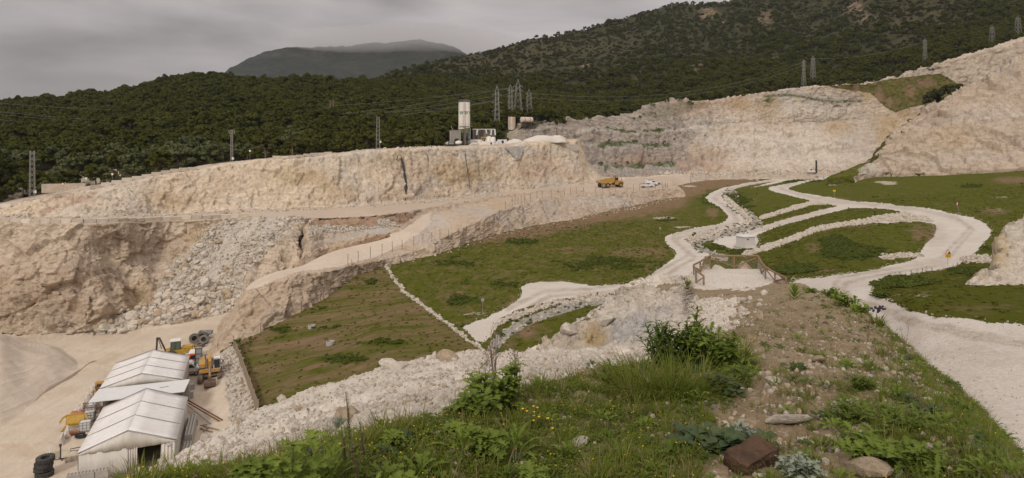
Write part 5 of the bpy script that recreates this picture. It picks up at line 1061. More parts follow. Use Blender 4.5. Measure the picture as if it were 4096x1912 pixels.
m = MB(); m.box((0, -.4, 1.42), (2.7, 3.6, .55)); m.box((.95, -.2, 2.0), (.8, 2.6, .75)); m.box((0.1, -1.7, 2.0), (2.5, 1.0, .8)); m.build('body', M['cat_yellow'], e, bevel=.06)
m = MB(); m.box((.95, 1.15, 1.62), (.78, .12, .5)); m.box((-.1, .3, 1.75), (.7, 1.8, .3)); m.box((0.1, -2.22, 1.9), (2.4, .12, .7)); m.build('engine_grille', M['dark'], e)
CX_ = -.92
m = MB(); m.box((CX_, .62, 2.22), (.92, 1.5, 1.55), taper=(.94, .88)); cab = m.build('cab', M['white_paint'], e, bevel=.05)
m = MB(); m.box((CX_, 1.36, 2.3), (.72, .08, 1.2), rx=R(-3)); m.box((CX_ + .45, .62, 2.4), (.06, 1.1, .9)); m.box((CX_ - .45, .62, 2.4), (.06, 1.1, .9)); m.build('window', M['glass'], cab)
m = MB(); m.bar((-1.4, 1.2, 2.9), (-1.65, 1.35, 2.75), .05); m.box((-1.68, 1.36, 2.6), (.18, .06, .34)); m.build('mirror', M['dark'], e)
# boom up and forward, stick down to the bucket
bm_ = [(0, .75, 1.7), (0, 1.25, 3.05), (0, 2.1, 3.75), (0, 3.3, 3.45)]
m = MB()
for a, b, t0, t1 in ((bm_[0], bm_[1], .62, .72), (bm_[1], bm_[2], .72, .62), (bm_[2], bm_[3], .62, .42)):
    a, b = Vector(a), Vector(b); d = (b - a).normalized(); n_ = Vector((0, -d.z, d.y)); x = .24
    m.add([a + n_ * t0 / 2 + Vector((s_ * x, 0, 0)) for s_ in (-1, 1)] + [a - n_ * t0 / 2 + Vector((s_ * x, 0, 0)) for s_ in (1, -1)] + [b + n_ * t1 / 2 + Vector((s_ * x, 0, 0)) for s_ in (-1, 1)] + [b - n_ * t1 / 2 + Vector((s_ * x, 0, 0)) for s_ in (1, -1)], [(0, 1, 2, 3), (7, 6, 5, 4), (0, 4, 5, 1), (1, 5, 6, 2), (2, 6, 7, 3), (3, 7, 4, 0)])
m.build('boom', M['cat_yellow'], e)
m = MB(); m.box((0, 3.62, 2.25), (.36, .46, 2.9), rx=R(-10), taper=(1.0, 1.3)); m.box((0, 3.3, 3.5), (.44, .5, .5)); m.build('stick', M['cat_yellow'], e, bevel=.03)
m = MB(); m.cyl((0, 1.9, 3.95), (0, 3.2, 3.75), .10); m.cyl((0.0, 3.85, 3.3), (0, 4.15, 1.6), .10); m.cyl((-.34, .9, 1.6), (-.34, 2.0, 3.4), .09); m.cyl((.34, .9, 1.6), (.34, 2.0, 3.4), .09); m.build('hydraulic_ram', M['steel'], e)
m = MB(); pr = [(3.55, .95), (4.15, 1.05), (4.45, .75), (4.5, .3), (4.2, .02), (3.7, 0.0), (3.5, .12), (4.1, .16), (4.3, .4), (4.28, .7), (4.05, .88)]
m.prism(pr, -.72, .72, axis='x')
for s_ in (-1, 1): m.prism([(3.55, .95), (4.15, 1.05), (4.45, .75), (4.5, .3), (4.2, .02), (3.6, .05)], s_ * .72 - .03, s_ * .72 + .03, axis='x')
m.box((0, 3.95, 1.2), (.5, .5, .35)); m.build('bucket', M['bucket'], e)
m = MB(); m.cyl((.6, -1.2, 2.4), (.6, -1.2, 3.0), .07); m.bar((.2, -1.3, 2.4), (.2, -1.3, 2.95), .05); m.bar((.2, -1.3, 2.95), (1.2, -1.3, 2.95), .05); m.bar((1.2, -1.3, 2.4), (1.2, -1.3, 2.95), .05); m.build('handrail', M['dark'], e)

# rusty screen box standing behind the excavator, container, silver car roof
def obj_at(name, mb, mat, px, py, rz, label, cat, up_=0.0, bevel=0, group=None, sheet=None):
    o = mb.build(name, mat, None, bevel=bevel); p = floor_at(px, py) if sheet is None else sheet.at(px, py); o.location = p + Vector((0, 0, up_)); o.rotation_euler = (0, 0, rz)
    return tag(o, label, cat, group)
p = floor_at(795, 1470); t = empty('screening_hopper', p, YA, 'tall grey steel screen box standing upright behind the excavator', 'hopper')
m = MB(); m.box((0, 0, 1.5), (.9, .5, 3.0)); m.build('panel', M['steel'], t)
m = MB(); [m.bar((x, -.27, 0), (x, -.27, 3.05), .1) for x in (-.45, .45)]; [m.bar((-.45, -.27, z), (.45, -.27, z), .08) for z in (1.4, 2.1, 2.9)]; m.build('frame', M['dark'], t)
m = MB(); m.box((0, 0, .9), (1.6, 1.2, 1.8)); obj_at('container', m, M['rust'], 768, 1462, YA, 'rusty brown box between the orange cab and the screen box', 'container')
def small_car(p, rz, L_, W_, H_, name, label, body, van=False, cat='car'):
    t = empty(name, p, rz, label, cat); h = L_ / 2
    if van: pr = [(-h, .3), (-h, H_ * .92), (-h + .15, H_), (h * .38, H_), (h * .62, H_ * .66), (h * .97, H_ * .52), (h, .35)]; 
    else: pr = [(-h, .32), (-h * .98, H_ * .62), (-h * .62, H_ * .97), (-h * .1, H_), (h * .34, H_ * .66), (h * .95, H_ * .52), (h, .32)]
    m = MB(); m.prism(pr, -W_ / 2, W_ / 2); b = m.build('body', body, t, bevel=.07)
    m = MB()
    for s_ in (-1, 1):
        y = s_ * (W_ / 2 + .006)
        if van: q_ = [(h * .02, H_ * .62), (h * .02, H_ * .9), (h * .36, H_ * .9), (h * .58, H_ * .64)]
        else: q_ = [(-h * .6, H_ * .66), (-h * .5, H_ * .92), (-h * .12, H_ * .93), (h * .24, H_ * .67)]
        m.prism(q_, y - .01, y + .01)
    m.build('side_window', M['glass'], b)
    xs = (h * .36, h * .62) if van else (-h * .09, h * .34)
    m = MB(); z0, z1 = (H_ * .98, H_ * .68) if van else (H_ * .97, H_ * .68)
    m.add([(xs[0] + .03, -W_ / 2 + .12, z0), (xs[0] + .03, W_ / 2 - .12, z0), (xs[1] + .03, W_ / 2 - .08, z1), (xs[1] + .03, -W_ / 2 + .08, z1)], [(0, 1, 2, 3)]); m.build('windscreen', M['glass'], b)
    m = MB(); [m.box((0, s_ * (W_ / 2 + .012), .58), (L_ * .5, .03, .12)) for s_ in (-1, 1)]; m.build('trim_strip', M['dark'], b)
    for x in (-h * .62, h * .62):
        for s_ in (-1, 1): wheel(t, x, s_ * (W_ / 2 - .1), .33, .33, .22, M['steel'], side=s_, lugs=0)
    return t
p = floor_at(738, 1500); small_car(p + UX * .2 , YA + R(2), 4.3, 1.8, 1.85, 'delivery_van', 'white panel van nosing out from behind the further tent beside the excavator', M['white_paint'], True, 'van')
p = floor_at(832, 1466); small_car(p, YA + R(80), 4.2, 1.8, 1.5, 'parked_car', 'silver car parked behind the cab of the excavator', M['steel'])
# orange lorry cab
p = floor_at(748, 1478) + Vector((.0, 1.6, 0)); t = empty('orange_lorry', p, YA + R(-4), 'orange red lorry cab with a white roof behind the white van', 'truck')
m = MB(); m.box((0.35, 0, 1.25), (1.5, 2.2, 1.7)); b = m.build('cab', M['orange'], t, bevel=.06)
m = MB(); m.box((0.35, 0, 2.16), (1.45, 2.1, .12)); m.build('roof', M['white_paint'], b)
m = MB(); m.box((0.45, -1.11, 1.62), (.9, .04, .55)); m.box((1.11, 0, 1.6), (.04, 1.7, .6)); m.build('window', M['glass'], b)
m = MB(); m.box((-2.0, 0, .8), (3.2, 2.2, .25)); m.box((-2.2, 0, 1.1), (2.6, 2.0, .5)); m.build('bed', M['dark'], t)
for x in (.5, -2.4):
    for s_ in (-1, 1): wheel(t, x, s_ * .95, .5, .5, .3, M['dark'], side=s_)
# backhoe loader beyond the tent
p = floor_at(700, 1440) + Vector((0, 1.0, 0)); t = empty('backhoe_loader', p, YA + R(2), 'yellow backhoe loader with a white roofed glass cab behind the further tent', 'digger')
m = MB(); m.box((0, 0, 1.1), (3.4, 1.6, .7)); m.box((1.3, 0, 1.5), (1.5, 1.1, .6)); m.build('body', M['yellow'], t, bevel=.05)
m = MB(); m.box((-.35, 0, 2.1), (1.35, 1.4, 1.3), taper=(.92, .92)); cb = m.build('cab', M['cabglass'], t)
m = MB(); m.box((-.35, 0, 2.82), (1.5, 1.55, .14)); m.build('roof', M['white_paint'], cb, bevel=.04)
m = MB(); [m.bar((x - .35, y, 1.4), (x * .92 - .35, y * .92, 2.8), .08) for x in (-.68, 0, .68) for y in (-.7, .7)]; m.build('cab_post', M['dark'], cb)
m = MB(); [m.bar((.8, s_ * .7, 1.7), (2.6, s_ * .75, 1.3), .18) for s_ in (-1, 1)]; m.prism([(2.4, .7), (2.5, 2.0), (2.75, 1.2), (3.3, .75)], -1.1, 1.1); m.build('loader_bucket', M['yellow'], t)
m = MB(); m.tube([(-1.7, 0, 1.2), (-2.6, 0, 3.4), (-2.9, 0, 3.5), (-3.0, 0, 1.6)], .14, 6); m.bar((-2.3, .2, 1.6), (-2.8, .2, 3.3), .1); m.build('backhoe_arm', M['dark'], t)
for x, r_ in ((-.9, .75), (1.5, .5)):
    for s_ in (-1, 1): wheel(t, x, s_ * .95, r_, r_, .4, M['yellow'], side=s_)
# trailer
p = floor_at(822, 1352); t = empty('trailer', p, R(8), 'small grey flat trailer beside the pile of big tyres', 'trailer')
m = MB(); m.box((0, 0, .75), (2.1, 1.3, .1)); [m.box((0, s_ * .65, 1.0), (2.1, .05, .42)) for s_ in (-1, 1)]; [m.box((s_ * 1.05, 0, 1.0), (.05, 1.3, .42)) for s_ in (-1, 1)]; m.bar((1.0, 0, .7), (2.0, 0, .6), .08); m.build('bed', M['steel'], t)
for s_ in (-1, 1): wheel(t, 0, s_ * .62, .36, .36, .2, M['steel'], side=s_, lugs=0)
m = MB(); v, f = rock(5, 2); m.add([tuple(x) for x in v * [.6, .5, .45]], [tuple(x) for x in f]); obj_at('limestone_boulder', m, M['channel'], 812, 1352, .4, 'pale boulder resting among the big tyres by the trailer', 'boulder', .95)

# concrete traffic barriers along the yard
def jersey(p, rz, L_, label, group=None):
    m = MB(); m.prism([(-.3, 0), (-.3, .1), (-.16, .35), (-.09, .82), (.09, .82), (.16, .35), (.3, .1), (.3, 0)], -L_ / 2, L_ / 2)
    o = m.build('concrete_barrier', M['concrete_w'], None, bevel=.02); o.location = p; o.rotation_euler = (0, 0, rz); return tag(o, label, 'barrier', group)
M['concrete_w'] = plain('whitewashed_concrete', (0.56, 0.50, 0.43), 0.9, 0.1, 2, 0, (0.38, 0.32, 0.26), 0.5)
for px, py, a in ((372, 1560, 18), (352, 1592, 15), (335, 1626, 14), (313, 1652, 24), (270, 1740, 16), (246, 1770, 8), (198, 1832, 20)):
    jersey(floor_at(px, py), YA + R(a - 2), 1.9, 'whitewashed concrete traffic barrier in the broken row left of the tents', 'barriers left of the tents')
# plastic tanks in cages
def tote(p, label):
    t = empty('water_tote', p, YA, label, 'tank')
    m = MB(); m.box((0, 0, .6), (1.1, .95, .95)); m.build('tank', M['ibc'], t, bevel=.06)
    m = MB()
    for x in (-.58, -.2, .2, .58):
        for y in (-.5, .5): m.bar((x, y, .1), (x, y, 1.12), .04)
    for z in (.12, .45, .8, 1.12):
        for y in (-.5, .5): m.bar((-.58, y, z), (.58, y, z), .04)
        for x in (-.58, .58): m.bar((x, -.5, z), (x, .5, z), .04)
    m.build('cage', M['steel'], t)
tote(floor_at(362, 1652), 'caged white plastic tote at the far end of the row by the near tent'); tote(floor_at(372, 1636) + UY * .3, 'caged white plastic tote just behind the far tote')
tote(floor_at(358, 1682), 'caged white plastic tote in the middle of the row by the near tent'); tote(floor_at(342, 1722), 'caged tote nearest the camera beside the coiled hose')
m = MB(); [m.cyl((-1.1, i * .5, .25), (1.1, i * .5, .25), .25, n=16) for i in (0, 1)]; obj_at('drain_pipe', m, M['redpipe'], 325, 1662, YA, 'pair of terracotta coloured plastic pipes behind the yellow frame', 'pipe')
m = MB(); m.cyl((-.5, 0, .22), (.5, .1, .22), .22, n=16); obj_at('pipe_offcut', m, M['redpipe'], 290, 1740, YA + .5, 'short terracotta pipe piece lying left of the black hose', 'pipe')
# yellow frame: an upturned hopper guard with four legs
m = MB(); m.box((0, 0, .95), (1.9, .10, 1.0), rx=R(-25)); m.box((0, -.15, .5), (1.5, .08, .35), rx=R(-10))
for s_ in (-1, 1): m.tube([(s_ * .95, .25, 1.45), (s_ * 1.2, -.1, 1.35), (s_ * 1.45, -.4, .9)], .11, 5); m.tube([(s_ * .9, .1, 1.0), (s_ * .85, -.3, .5), (s_ * 1.15, -.8, .05)], .11, 5)
m.bar((-.95, .3, 1.45), (.95, .3, 1.45), .2); m.bar((-.85, -.25, .62), (.85, -.25, .62), .14)
obj_at('hopper_frame', m, M['yellow'], 300, 1712, YA + R(-4), 'yellow steel machine frame lying upturned beside the barriers', 'frame')
m = MB()
for k in range(7): m.tube([(math.cos(a) * (.55 + .05 * math.sin(k * 3)) + .1 * math.sin(k), math.sin(a) * (.35 + .04 * math.cos(k * 2)), .08 + k * .05 + .05 * math.sin(a * 2 + k)) for a in (2 * math.pi * i / 20 for i in range(21))], .05, 5)
m.tube([(.5, 0, .3), (1.0, .4, .15), (1.2, 1.0, .05)], .05, 5); obj_at('coiled_hose', m, M['hose'], 322, 1750, 0, 'tangled black hose coiled against the near tent', 'hose')
m = MB(); m.tube([(1.6, .9, .04), (.6, .8, .04), (-.5, .2, .04), (-.2, -.3, .04), (.6, -.1, .04), (1.7, .3, .04)], .035, 5); obj_at('hose_loop', m, M['hose'], 296, 1800, 0, 'thin loop of hose on the dust before the near tent', 'hose')
m = MB(); [m.box((0, -.5 + i * .25, .12), (1.2, .11, .025)) for i in range(5)]; [m.box((x, 0, .05), (.1, 1.05, .09)) for x in (-.52, 0, .52)]; obj_at('wooden_pallet', m, M['wood'], 286, 1838, YA + .3, 'broken wooden pallet lying left of the near tent', 'pallet')
m = MB(); m.bar((0, 0, 0), (0, 0, 1.5), .12); m.box((0, 0, 1.5), (.2, .15, .25)); m.bar((-.5, -.2, .05), (.5, .2, .05), .12); m.bar((-.3, .3, .05), (.3, -.3, .05), .1); obj_at('iron_stand', m, M['dark'], 242, 1838, .2, 'dark iron post stand beside the nearest barrier', 'stand')
m = MB(); m.box((0, 0, .5), (.9, .7, 1.0)); m.box((0, -.36, .6), (.5, .03, .4), mi=1); o = m.build('generator_box', [M['cat_yellow'], M['dark']], None); o.location = floor_at(398, 1556); o.rotation_euler = (0, 0, YA); tag(o, 'orange generator box at the left corner of the further tent', 'generator')
for a, b, mt, lb in (((753, 1620), (889, 1684), 'rust', 'longest rusty steel beam lying on the yard right of the tents'), ((756, 1632), (876, 1688), 'rust', 'second rusty beam just below the longest one'), ((752, 1640), (842, 1698), 'steel', 'grey steel beam lowest of the three lying on the yard')):
    pa, pb = floor_at(*a), floor_at(*b); m = MB(); m.bar(pa + Vector((0, 0, .6)), pb + Vector((0, 0, .12)), .14); o = m.build('steel_beam', M[mt], None); tag(o, lb, 'beam')
for k, (a, b) in enumerate((((800, 1716), (850, 1730)), ((815, 1708), (873, 1722)), ((812, 1730), (836, 1712)), ((800, 1708), (828, 1704)))):
    pa, pb = floor_at(*a), floor_at(*b); m = MB(); m.bar(pa + Vector((0, 0, .08 + .03 * k)), pb + Vector((0, 0, .08 + .03 * k)), .13); tag(m.build('timber_post', M['wood'], None), 'pale timber post scattered on the yard below the steel beams', 'timber', 'loose timbers on the yard')
# plank fence above the stone bank
pts = [(934, 1392), (950, 1428), (966, 1470), (984, 1520), (1002, 1572), (1018, 1620), (1034, 1662)]
pw = [min(fld.at(x, y), rg.at(x, y) if x < 0 else fld.at(x, y), key=lambda v_: v_.y) for x, y in pts]
t = empty('plank_fence', pw[0], 0, 'weathered grey plank fence down the edge of the soil slope', 'fence')
for i in range(len(pw) - 1):
    a, b = pw[i] - pw[0], pw[i + 1] - pw[0]
    m = MB(); L_ = (b - a); n = max(3, int(L_.length / .45))
    for k in range(n):
        c = a + L_ * ((k + .5) / n); m.box((c.x, c.y, c.z + .75), (.05, L_.length / n * .8, 1.6 + random.uniform(-.1, .1)), rz=math.atan2(L_.y, L_.x) - R(90))
    m.build('plank_panel', M['wood'], t)
for v_ in pw: m = MB(); c = v_ - pw[0]; m.bar(c, c + Vector((0, 0, 1.9)), .11); m.build('post', M['wood'], t)
# ------------------------------------------------------------------ pylons, wires, the batching plant on the rim
M['galv'] = plain('weathered_pylon_steel', (0.30, 0.29, 0.27), 0.6, 0.15, 2, 0.2, (0.24, 0.17, 0.12), 0.5)
M['galv_red'] = plain('red_and_white_pylon_steel', (0.36, 0.22, 0.17), 0.7, 0.2, 1, 0, (0.42, 0.37, 0.33), 0.6)
def on(px, D, *sheets):
    x = (px - CX) / F * D; return Vector((x, D, max(s.zat(x, D) for s in sheets)))
def lattice(p, h, wb, wt, label, arms=(), mat='galv', rz=0.2, straight=0.0, peak=0.0, box=None, name='pylon'):
    """square lattice tower; arms = (height fraction, half span)"""
    t = empty(name, p, rz, label, 'pylon'); m = MB(); th = max(.065, h * .007)
    def wd(u): 
        u2 = min(1, u / (1 - straight)) if straight < 1 else 1
        return wb + (wt - wb) * u2
    top = h * (1 - peak); n = max(6, int(h / (0.5 * (wb + wt)) * 0.75)); lv = [top * i / n for i in range(n + 1)]
    cor = lambda z: [(a * wd(z / h) / 2, b * wd(z / h) / 2, z) for a, b in ((-1, -1), (1, -1), (1, 1), (-1, 1))]
    for i in range(n):
        a, b = cor(lv[i] - (1.0 if i == 0 else 0)), cor(lv[i + 1])
        for k in range(4):
            m.bar(a[k], b[k], th); m.bar(a[k], b[(k + 1) % 4], th * .6); m.bar(a[(k + 1) % 4], b[k], th * .6)
    if peak:
        for c in cor(top): m.bar(c, (0, 0, h), th * .8)
    m.build('lattice', M[mat], t)
    for u, sp in arms:
        m = MB(); z = h * u; w_ = wd(u) / 2
        for s_ in (-1, 1):
            for y in (-w_, w_): m.bar((s_ * w_, y, z), (s_ * sp, 0, z), th * .7); 
            m.bar((s_ * w_, 0, z + sp * .35), (s_ * sp, 0, z), th * .7)
            m.cyl((s_ * sp, 0, z), (s_ * sp, 0, z - .6), .07, n=6)
        m.build('crossarm', M[mat], t)
    if box: m = MB(); m.box((wb * .6, -wb * .3, box), (.5, .35, .6)); m.build('switch_box', M['white_paint'], t)
    return t
def py_(D, z): return HY - z / D * F
def tower(px, top, D, sheets, **k):
    p = on(px, D, *sheets); h = (HY - top) / F * D - p.z
    return lattice(p - Vector((0, 0, .3)), h + .3, **k)
tower(129, 602, 150, (fh, pit), wb=1.0, wt=.75, label='plain lattice pylon at the far left beside the ramp road', box=1.6, rz=.4)
tower(927, 519, 178, (fh, pit), wb=.55, wt=.4, label='thin lattice pylon with two short crossarms on the left part of the rim', arms=((.985, .75), (.94, .6)), box=1.2, rz=.1)
tower(1327, 401, 300, (fh,), wb=1.9, wt=1.1, label='red and white lattice pylon standing among the pines on the hill', mat='galv_red', arms=((.96, 1.0), (.86, 1.0), (.76, 1.0)), peak=.04)
tower(1512, 466, 196, (pit,), wb=1.05, wt=.7, label='plain straight lattice pylon on the rim among white stones', box=2.4, rz=.3)
tower(1988, 342, 300, (fh, pit), wb=2.4, wt=1.4, label='lattice pylon with three crossarm levels right of the silos, leftmost of the group of four', arms=((.80, 2.0), (.64, 2.2), (.46, 2.2)), peak=.12, straight=.35, rz=.25)
tower(2042, 338, 312, (fh, q), wb=2.5, wt=1.3, label='lattice pylon behind the rusty upright tank, second of the group of four', arms=((.86, 1.6), (.72, 1.6), (.58, 1.6)), peak=.1, straight=.3, rz=.35)
tower(2072, 318, 318, (fh, q), wb=4.3, wt=1.2, label='tallest and widest lattice pylon of the group of four by the tanks', arms=((.84, 2.2), (.74, 2.4), (.66, 1.5)), peak=.14, rz=.2)
tower(2116, 356, 322, (fh, q), wb=3.0, wt=1.2, label='lattice pylon behind the horizontal tank, rightmost of the group of four', arms=((.86, 1.5), (.74, 1.4)), peak=.13, rz=.3)
tower(3215, 238, 420, (hill, q), wb=2.2, wt=1.0, label='lattice pylon on the terrace rim, left one of the pair', arms=((.92, 1.4), (.80, 1.6), (.68, 1.4)), peak=.05, straight=.3)
tower(3252, 222, 424, (hill, q), wb=3.0, wt=1.0, label='taller lattice pylon on the terrace rim, right one of the pair', arms=((.90, 1.4), (.79, 1.6)), peak=.08)
tower(3700, 154, 412, (hill, q), wb=2.2, wt=1.0, label='lattice pylon behind the pale upper rim right of the grassy gully', arms=((.92, 1.4), (.82, 1.7), (.70, 1.4)), peak=.05, straight=.3)
tower(3968, 100, 412, (hill, q), wb=3.0, wt=1.1, label='lattice pylon on the right skyline rim next to the rightmost pylon', arms=((.88, 1.5), (.76, 1.7)), peak=.08)
tower(4072, 62, 418, (hill, q), wb=3.4, wt=1.1, label='rightmost lattice pylon near the edge of the picture', arms=((.88, 1.7), (.76, 1.9)), peak=.08)
p = hill.at(2687, 38, first=False); m = MB(); m.bar((0, 0, -1), (0, 0, 11.5), .5, n=6); m.bar((0, 0, 10), (0, 0, 12.5), .25); o = m.build('radio_mast', M['galv'], None); o.location = p; tag(o, 'thin radio mast on the hill top against the sky', 'mast')
M['wire'] = plain('aluminium_cable', (0.30, 0.30, 0.29), 0.5)
def wire(a, b, sag, label, r=.035):
    a, b = unproj(*a), unproj(*b); pts = []
    for i in range(25):
        u = i / 24; p = a.lerp(b, u); p.z -= sag * 4 * u * (1 - u); pts.append(p - a)
    m = MB(); m.tube(pts, r, 4); o = m.build('power_line', M['wire'], None); o.location = a
    return tag(o, label, 'power line', 'power lines across the wooded hill')
WL = 'thin power line strung across the wooded hill to the pylon group'
for (x0, y0, d0), (x1, y1, d1), s_ in (((-60, 440, 290), (1980, 362, 300), 9), ((-60, 452, 292), (1976, 385, 300), 8), ((-60, 472, 292), (1978, 404, 300), 8), ((-60, 408, 330), (2038, 352, 312), 7), ((1334, 450, 300), (1984, 400, 300), 2), ((380, 582, 250), (1320, 440, 300), 4), ((420, 592, 250), (1322, 470, 300), 3), ((1998, 360, 300), (2040, 350, 312), .3), ((2120, 372, 322), (3210, 250, 420), 9), ((2122, 390, 322), (3212, 262, 420), 9), ((3256, 234, 424), (3696, 166, 412), 3), ((1998, 384, 300), (2064, 360, 318), .4)):
    wire((x0, y0, d0), (x1, y1, d1), s_, WL)

# twin silos
M['silo'] = plain('cream_silo_paint', (0.76, 0.72, 0.64), 0.5, 0.05, 0.7, 0, (0.42, 0.29, 0.19), 0.45, streak=(1, 1, 0.12))
M['green'] = plain('faded_green_paint', (0.19, 0.27, 0.10), 0.6, 0.1, 2, 0, (0.4, 0.36, 0.28), 0.4)
M['logo'] = plain('green_logo_paint', (0.09, 0.20, 0.08), 0.6)
M['corr'] = plain('stained_corrugated_steel', (0.40, 0.37, 0.31), 0.6, 0.12, 1.2, 0, (0.17, 0.12, 0.075), 0.75, streak=(1.5, 1.5, 0.25))
DS = 262.0; K = DS / F
def onp(px, D=DS): return on(px, D, pit, fh)
base = onp(1862)
def zpx(py, D=DS): return (HY - py) / F * D
def silo(px, top, bot, wpx, label, hopper):
    x = (px - CX) * K; r = wpx / 2 * K
    t = empty('storage_silo', (x, DS, base.z), R(20), label, 'silo'); z0, z1 = zpx(bot) - base.z, zpx(top) - base.z
    m = MB(); m.lathe([(r, z0), (r, z1), (r * .7, z1 + .25), (0, z1 + .3)], 32); sh = m.build('shell', M['silo'], t, True)
    m = MB(); n = 6
    for i in range(n + 1): z = z0 + (z1 - z0) * i / n; m.lathe([(r + .005, z - .06), (r + .05, z), (r + .005, z + .06)], 32)
    m.build('hoop', M['silo'], sh)
    m = MB(); m.lathe([(r * .16, z0 - 2.7), (r * .2, z0 - 2.3), (r * .98, z0)], 24); m.build('hopper', M['green'], t, True)
    m = MB()
    for k in range(10): a = k * .628; m.bar((r * .97 * math.cos(a), r * .97 * math.sin(a), z1), (r * .97 * math.cos(a), r * .97 * math.sin(a), z1 + 1.2), .05)
    for zz in (.6, 1.2): m.tube([(r * .97 * math.cos(k * .314), r * .97 * math.sin(k * .314), z1 + zz) for k in range(21)], .025, 4)
    m.build('guard_rail', M['steel'], t)
    m = MB(); [m.bar((a * r * .8, b * r * .8, 0), (a * r * .8, b * r * .8, z0), .28) for a in (-1, 1) for b in (-1, 1)]
    for zz in (1.5, 3.4, 5.0):
        for a, b, c, d in ((-1, -1, 1, -1), (1, -1, 1, 1), (1, 1, -1, 1), (-1, 1, -1, -1)):
            if zz < z0: m.bar((a * r * .8, b * r * .8, zz), (c * r * .8, d * r * .8, zz), .16); m.bar((a * r * .8, b * r * .8, zz - 1.4), (c * r * .8, d * r * .8, zz), .10)
    m.build('leg_frame', M['steel'], t)
    # emblem: a W inside a triangle standing on its point
    def stroke(parts, az, s_):
        m = MB(); rr = r + .03
        for (ax, ay), (bx, by) in parts:
            pts = [((ax + (bx - ax) * u) * s_, (ay + (by - ay) * u) * s_ + z1 - 3.9) for u in (0, .25, .5, .75, 1)]
            m.tube([(rr * math.sin(az + u / rr), -rr * math.cos(az + u / rr), zz) for u, zz in pts], .07, 4)
        return m.build('emblem', M['logo'], sh)
    W_ = [((-1, .7), (1, .7)), ((-1, .7), (-.35, -.75)), ((1, .7), (.35, -.75)), ((-.35, -.75), (0, .1)), ((0, .1), (.35, -.75)), ((-.55, .4), (.55, .4)), ((-.55, .4), (-.2, -.3)), ((.55, .4), (.2, -.3))]
    for az in (R(-25), R(60)): stroke(W_, az, .78)
    return t
silo(1848, 412, 515, 28, 'left cream silo with a green emblem, of the pair on the rim', False)
silo(1867, 412, 512, 27, 'right cream silo with a green cone below, of the pair on the rim', True)
t = empty('access_stair', ((1860 - CX) * K, DS - 1.9, base.z), 0, 'rusty ladder and gangway running up between the two silos', 'ladder')
m = MB(); hh = zpx(408) - base.z
for x in (-.25, .25): m.bar((x, 0, 0), (x, 0, hh), .08)
for i in range(int(hh / .5)): m.bar((-.25, 0, i * .5), (.25, 0, i * .5), .05)
m.build('ladder', M['rust'], t)
m = MB(); z = zpx(505) - base.z; m.box((0.3, .4, z), (5.2, .7, .08)); [m.bar((x, .1, z), (x, .1, z + 1.1), .06) for x in (-2.2, -1, .2, 1.4, 2.8)]; m.bar((-2.2, .1, z + 1.1), (2.8, .1, z + 1.1), .06); m.build('gangway', M['steel'], t)
# corrugated mixing house
x0, x1 = (1808 - CX) * K, (1846 - CX) * K; zt = zpx(520) - base.z; D1 = DS - 4
t = empty('mixing_house', ((x0 + x1) / 2, D1, base.z - .2), R(12), 'stained corrugated mixing house with a dark arched opening below the silos', 'building')
m = MB(); wd_ = x1 - x0
def corrug(a, b, z0, z1, n, amp=.05):
    vs, fs = [], []; a, b = Vector(a), Vector(b); d = (b - a).normalized(); nn = Vector((d.y, -d.x, 0))
    for i in range(n + 1):
        p = a.lerp(b, i / n) + nn * (amp if i % 2 else -amp); vs += [(p.x, p.y, z0), (p.x, p.y, z1)]
    for i in range(n): fs.append((2 * i, 2 * i + 2, 2 * i + 3, 2 * i + 1))
    return vs, fs
m.box((0, 2.2, zt / 2), (wd_ - .2, 4.2, zt - .1)); m.build('wall', M['corr'], t)
m = MB(); m.add(*corrug((-wd_ / 2, 0, 0), (wd_ / 2, 0, 0), 1.9, zt, 40)); m.add(*corrug((wd_ / 2, 0, 0), (wd_ / 2 + .02, 4.4, 0), 0, zt, 44)); m.add(*corrug((-wd_ / 2, 4.4, 0), (-wd_ / 2, 0, 0), 0, zt, 44)); m.build('cladding', M['corr'], t)
m = MB(); m.box((0, 2.2, zt + .06), (wd_ + .3, 4.7, .12)); m.build('roof', M['corr'], t)
m = MB(); m.prism([(-.6, 0), (-.6, 1.9)] + [(-.6 + 1.9 * (1 - math.cos(a)) / 2 * 1.0, 1.9 + .8 * math.sin(a)) for a in (math.pi * i / 8 for i in range(1, 8))] + [(1.3, 1.9), (1.3, 0)], -.07, -.02); m.build('opening', M['dark'], t)
m = MB(); m.bar((-.8, 2, zt), (-1.6, 2, zt + 1.6), .22); m.build('chute', M['steel'], t)
# drums and machine before the house
p = onp(1834, DS - 7); t = empty('mixer_drum', p, R(15), 'cream concrete mixer drum standing before the mixing house', 'drum')
m = MB(); m.lathe([(.3, -1.3), (.7, -.9), (.85, 0), (.75, .6), (.35, 1.2)], 20, Matrix.Translation((0, 0, 1.0)) @ Matrix.Rotation(R(80), 4, 'Y')); m.build('shell', M['silo'], t, True)
m = MB(); m.box((0, 0, .3), (2.2, 1.2, .5)); m.build('cradle', M['dark'], t)
m = MB(); v, f = rock(11, 2); m.add([tuple(a) for a in v * [1.4, 1, .9]], [tuple(a) for a in f]); o = m.build('limestone_boulder', M['channel'], None); o.location = onp(1790, DS - 6) + Vector((0, 0, .5)); tag(o, 'big pale boulder left of the mixer drum on the rim', 'boulder')
m = MB(); m.box((0, 0, .6), (2.4, 1.3, 1.1)); m.box((0, -.67, .65), (1.8, .04, .7), mi=1); o = m.build('compressor', [M['dark'], M['steel']], None, bevel=.03); o.location = onp(1806, DS - 8); tag(o, 'dark blue grey compressor standing by the mixer drum', 'machine')
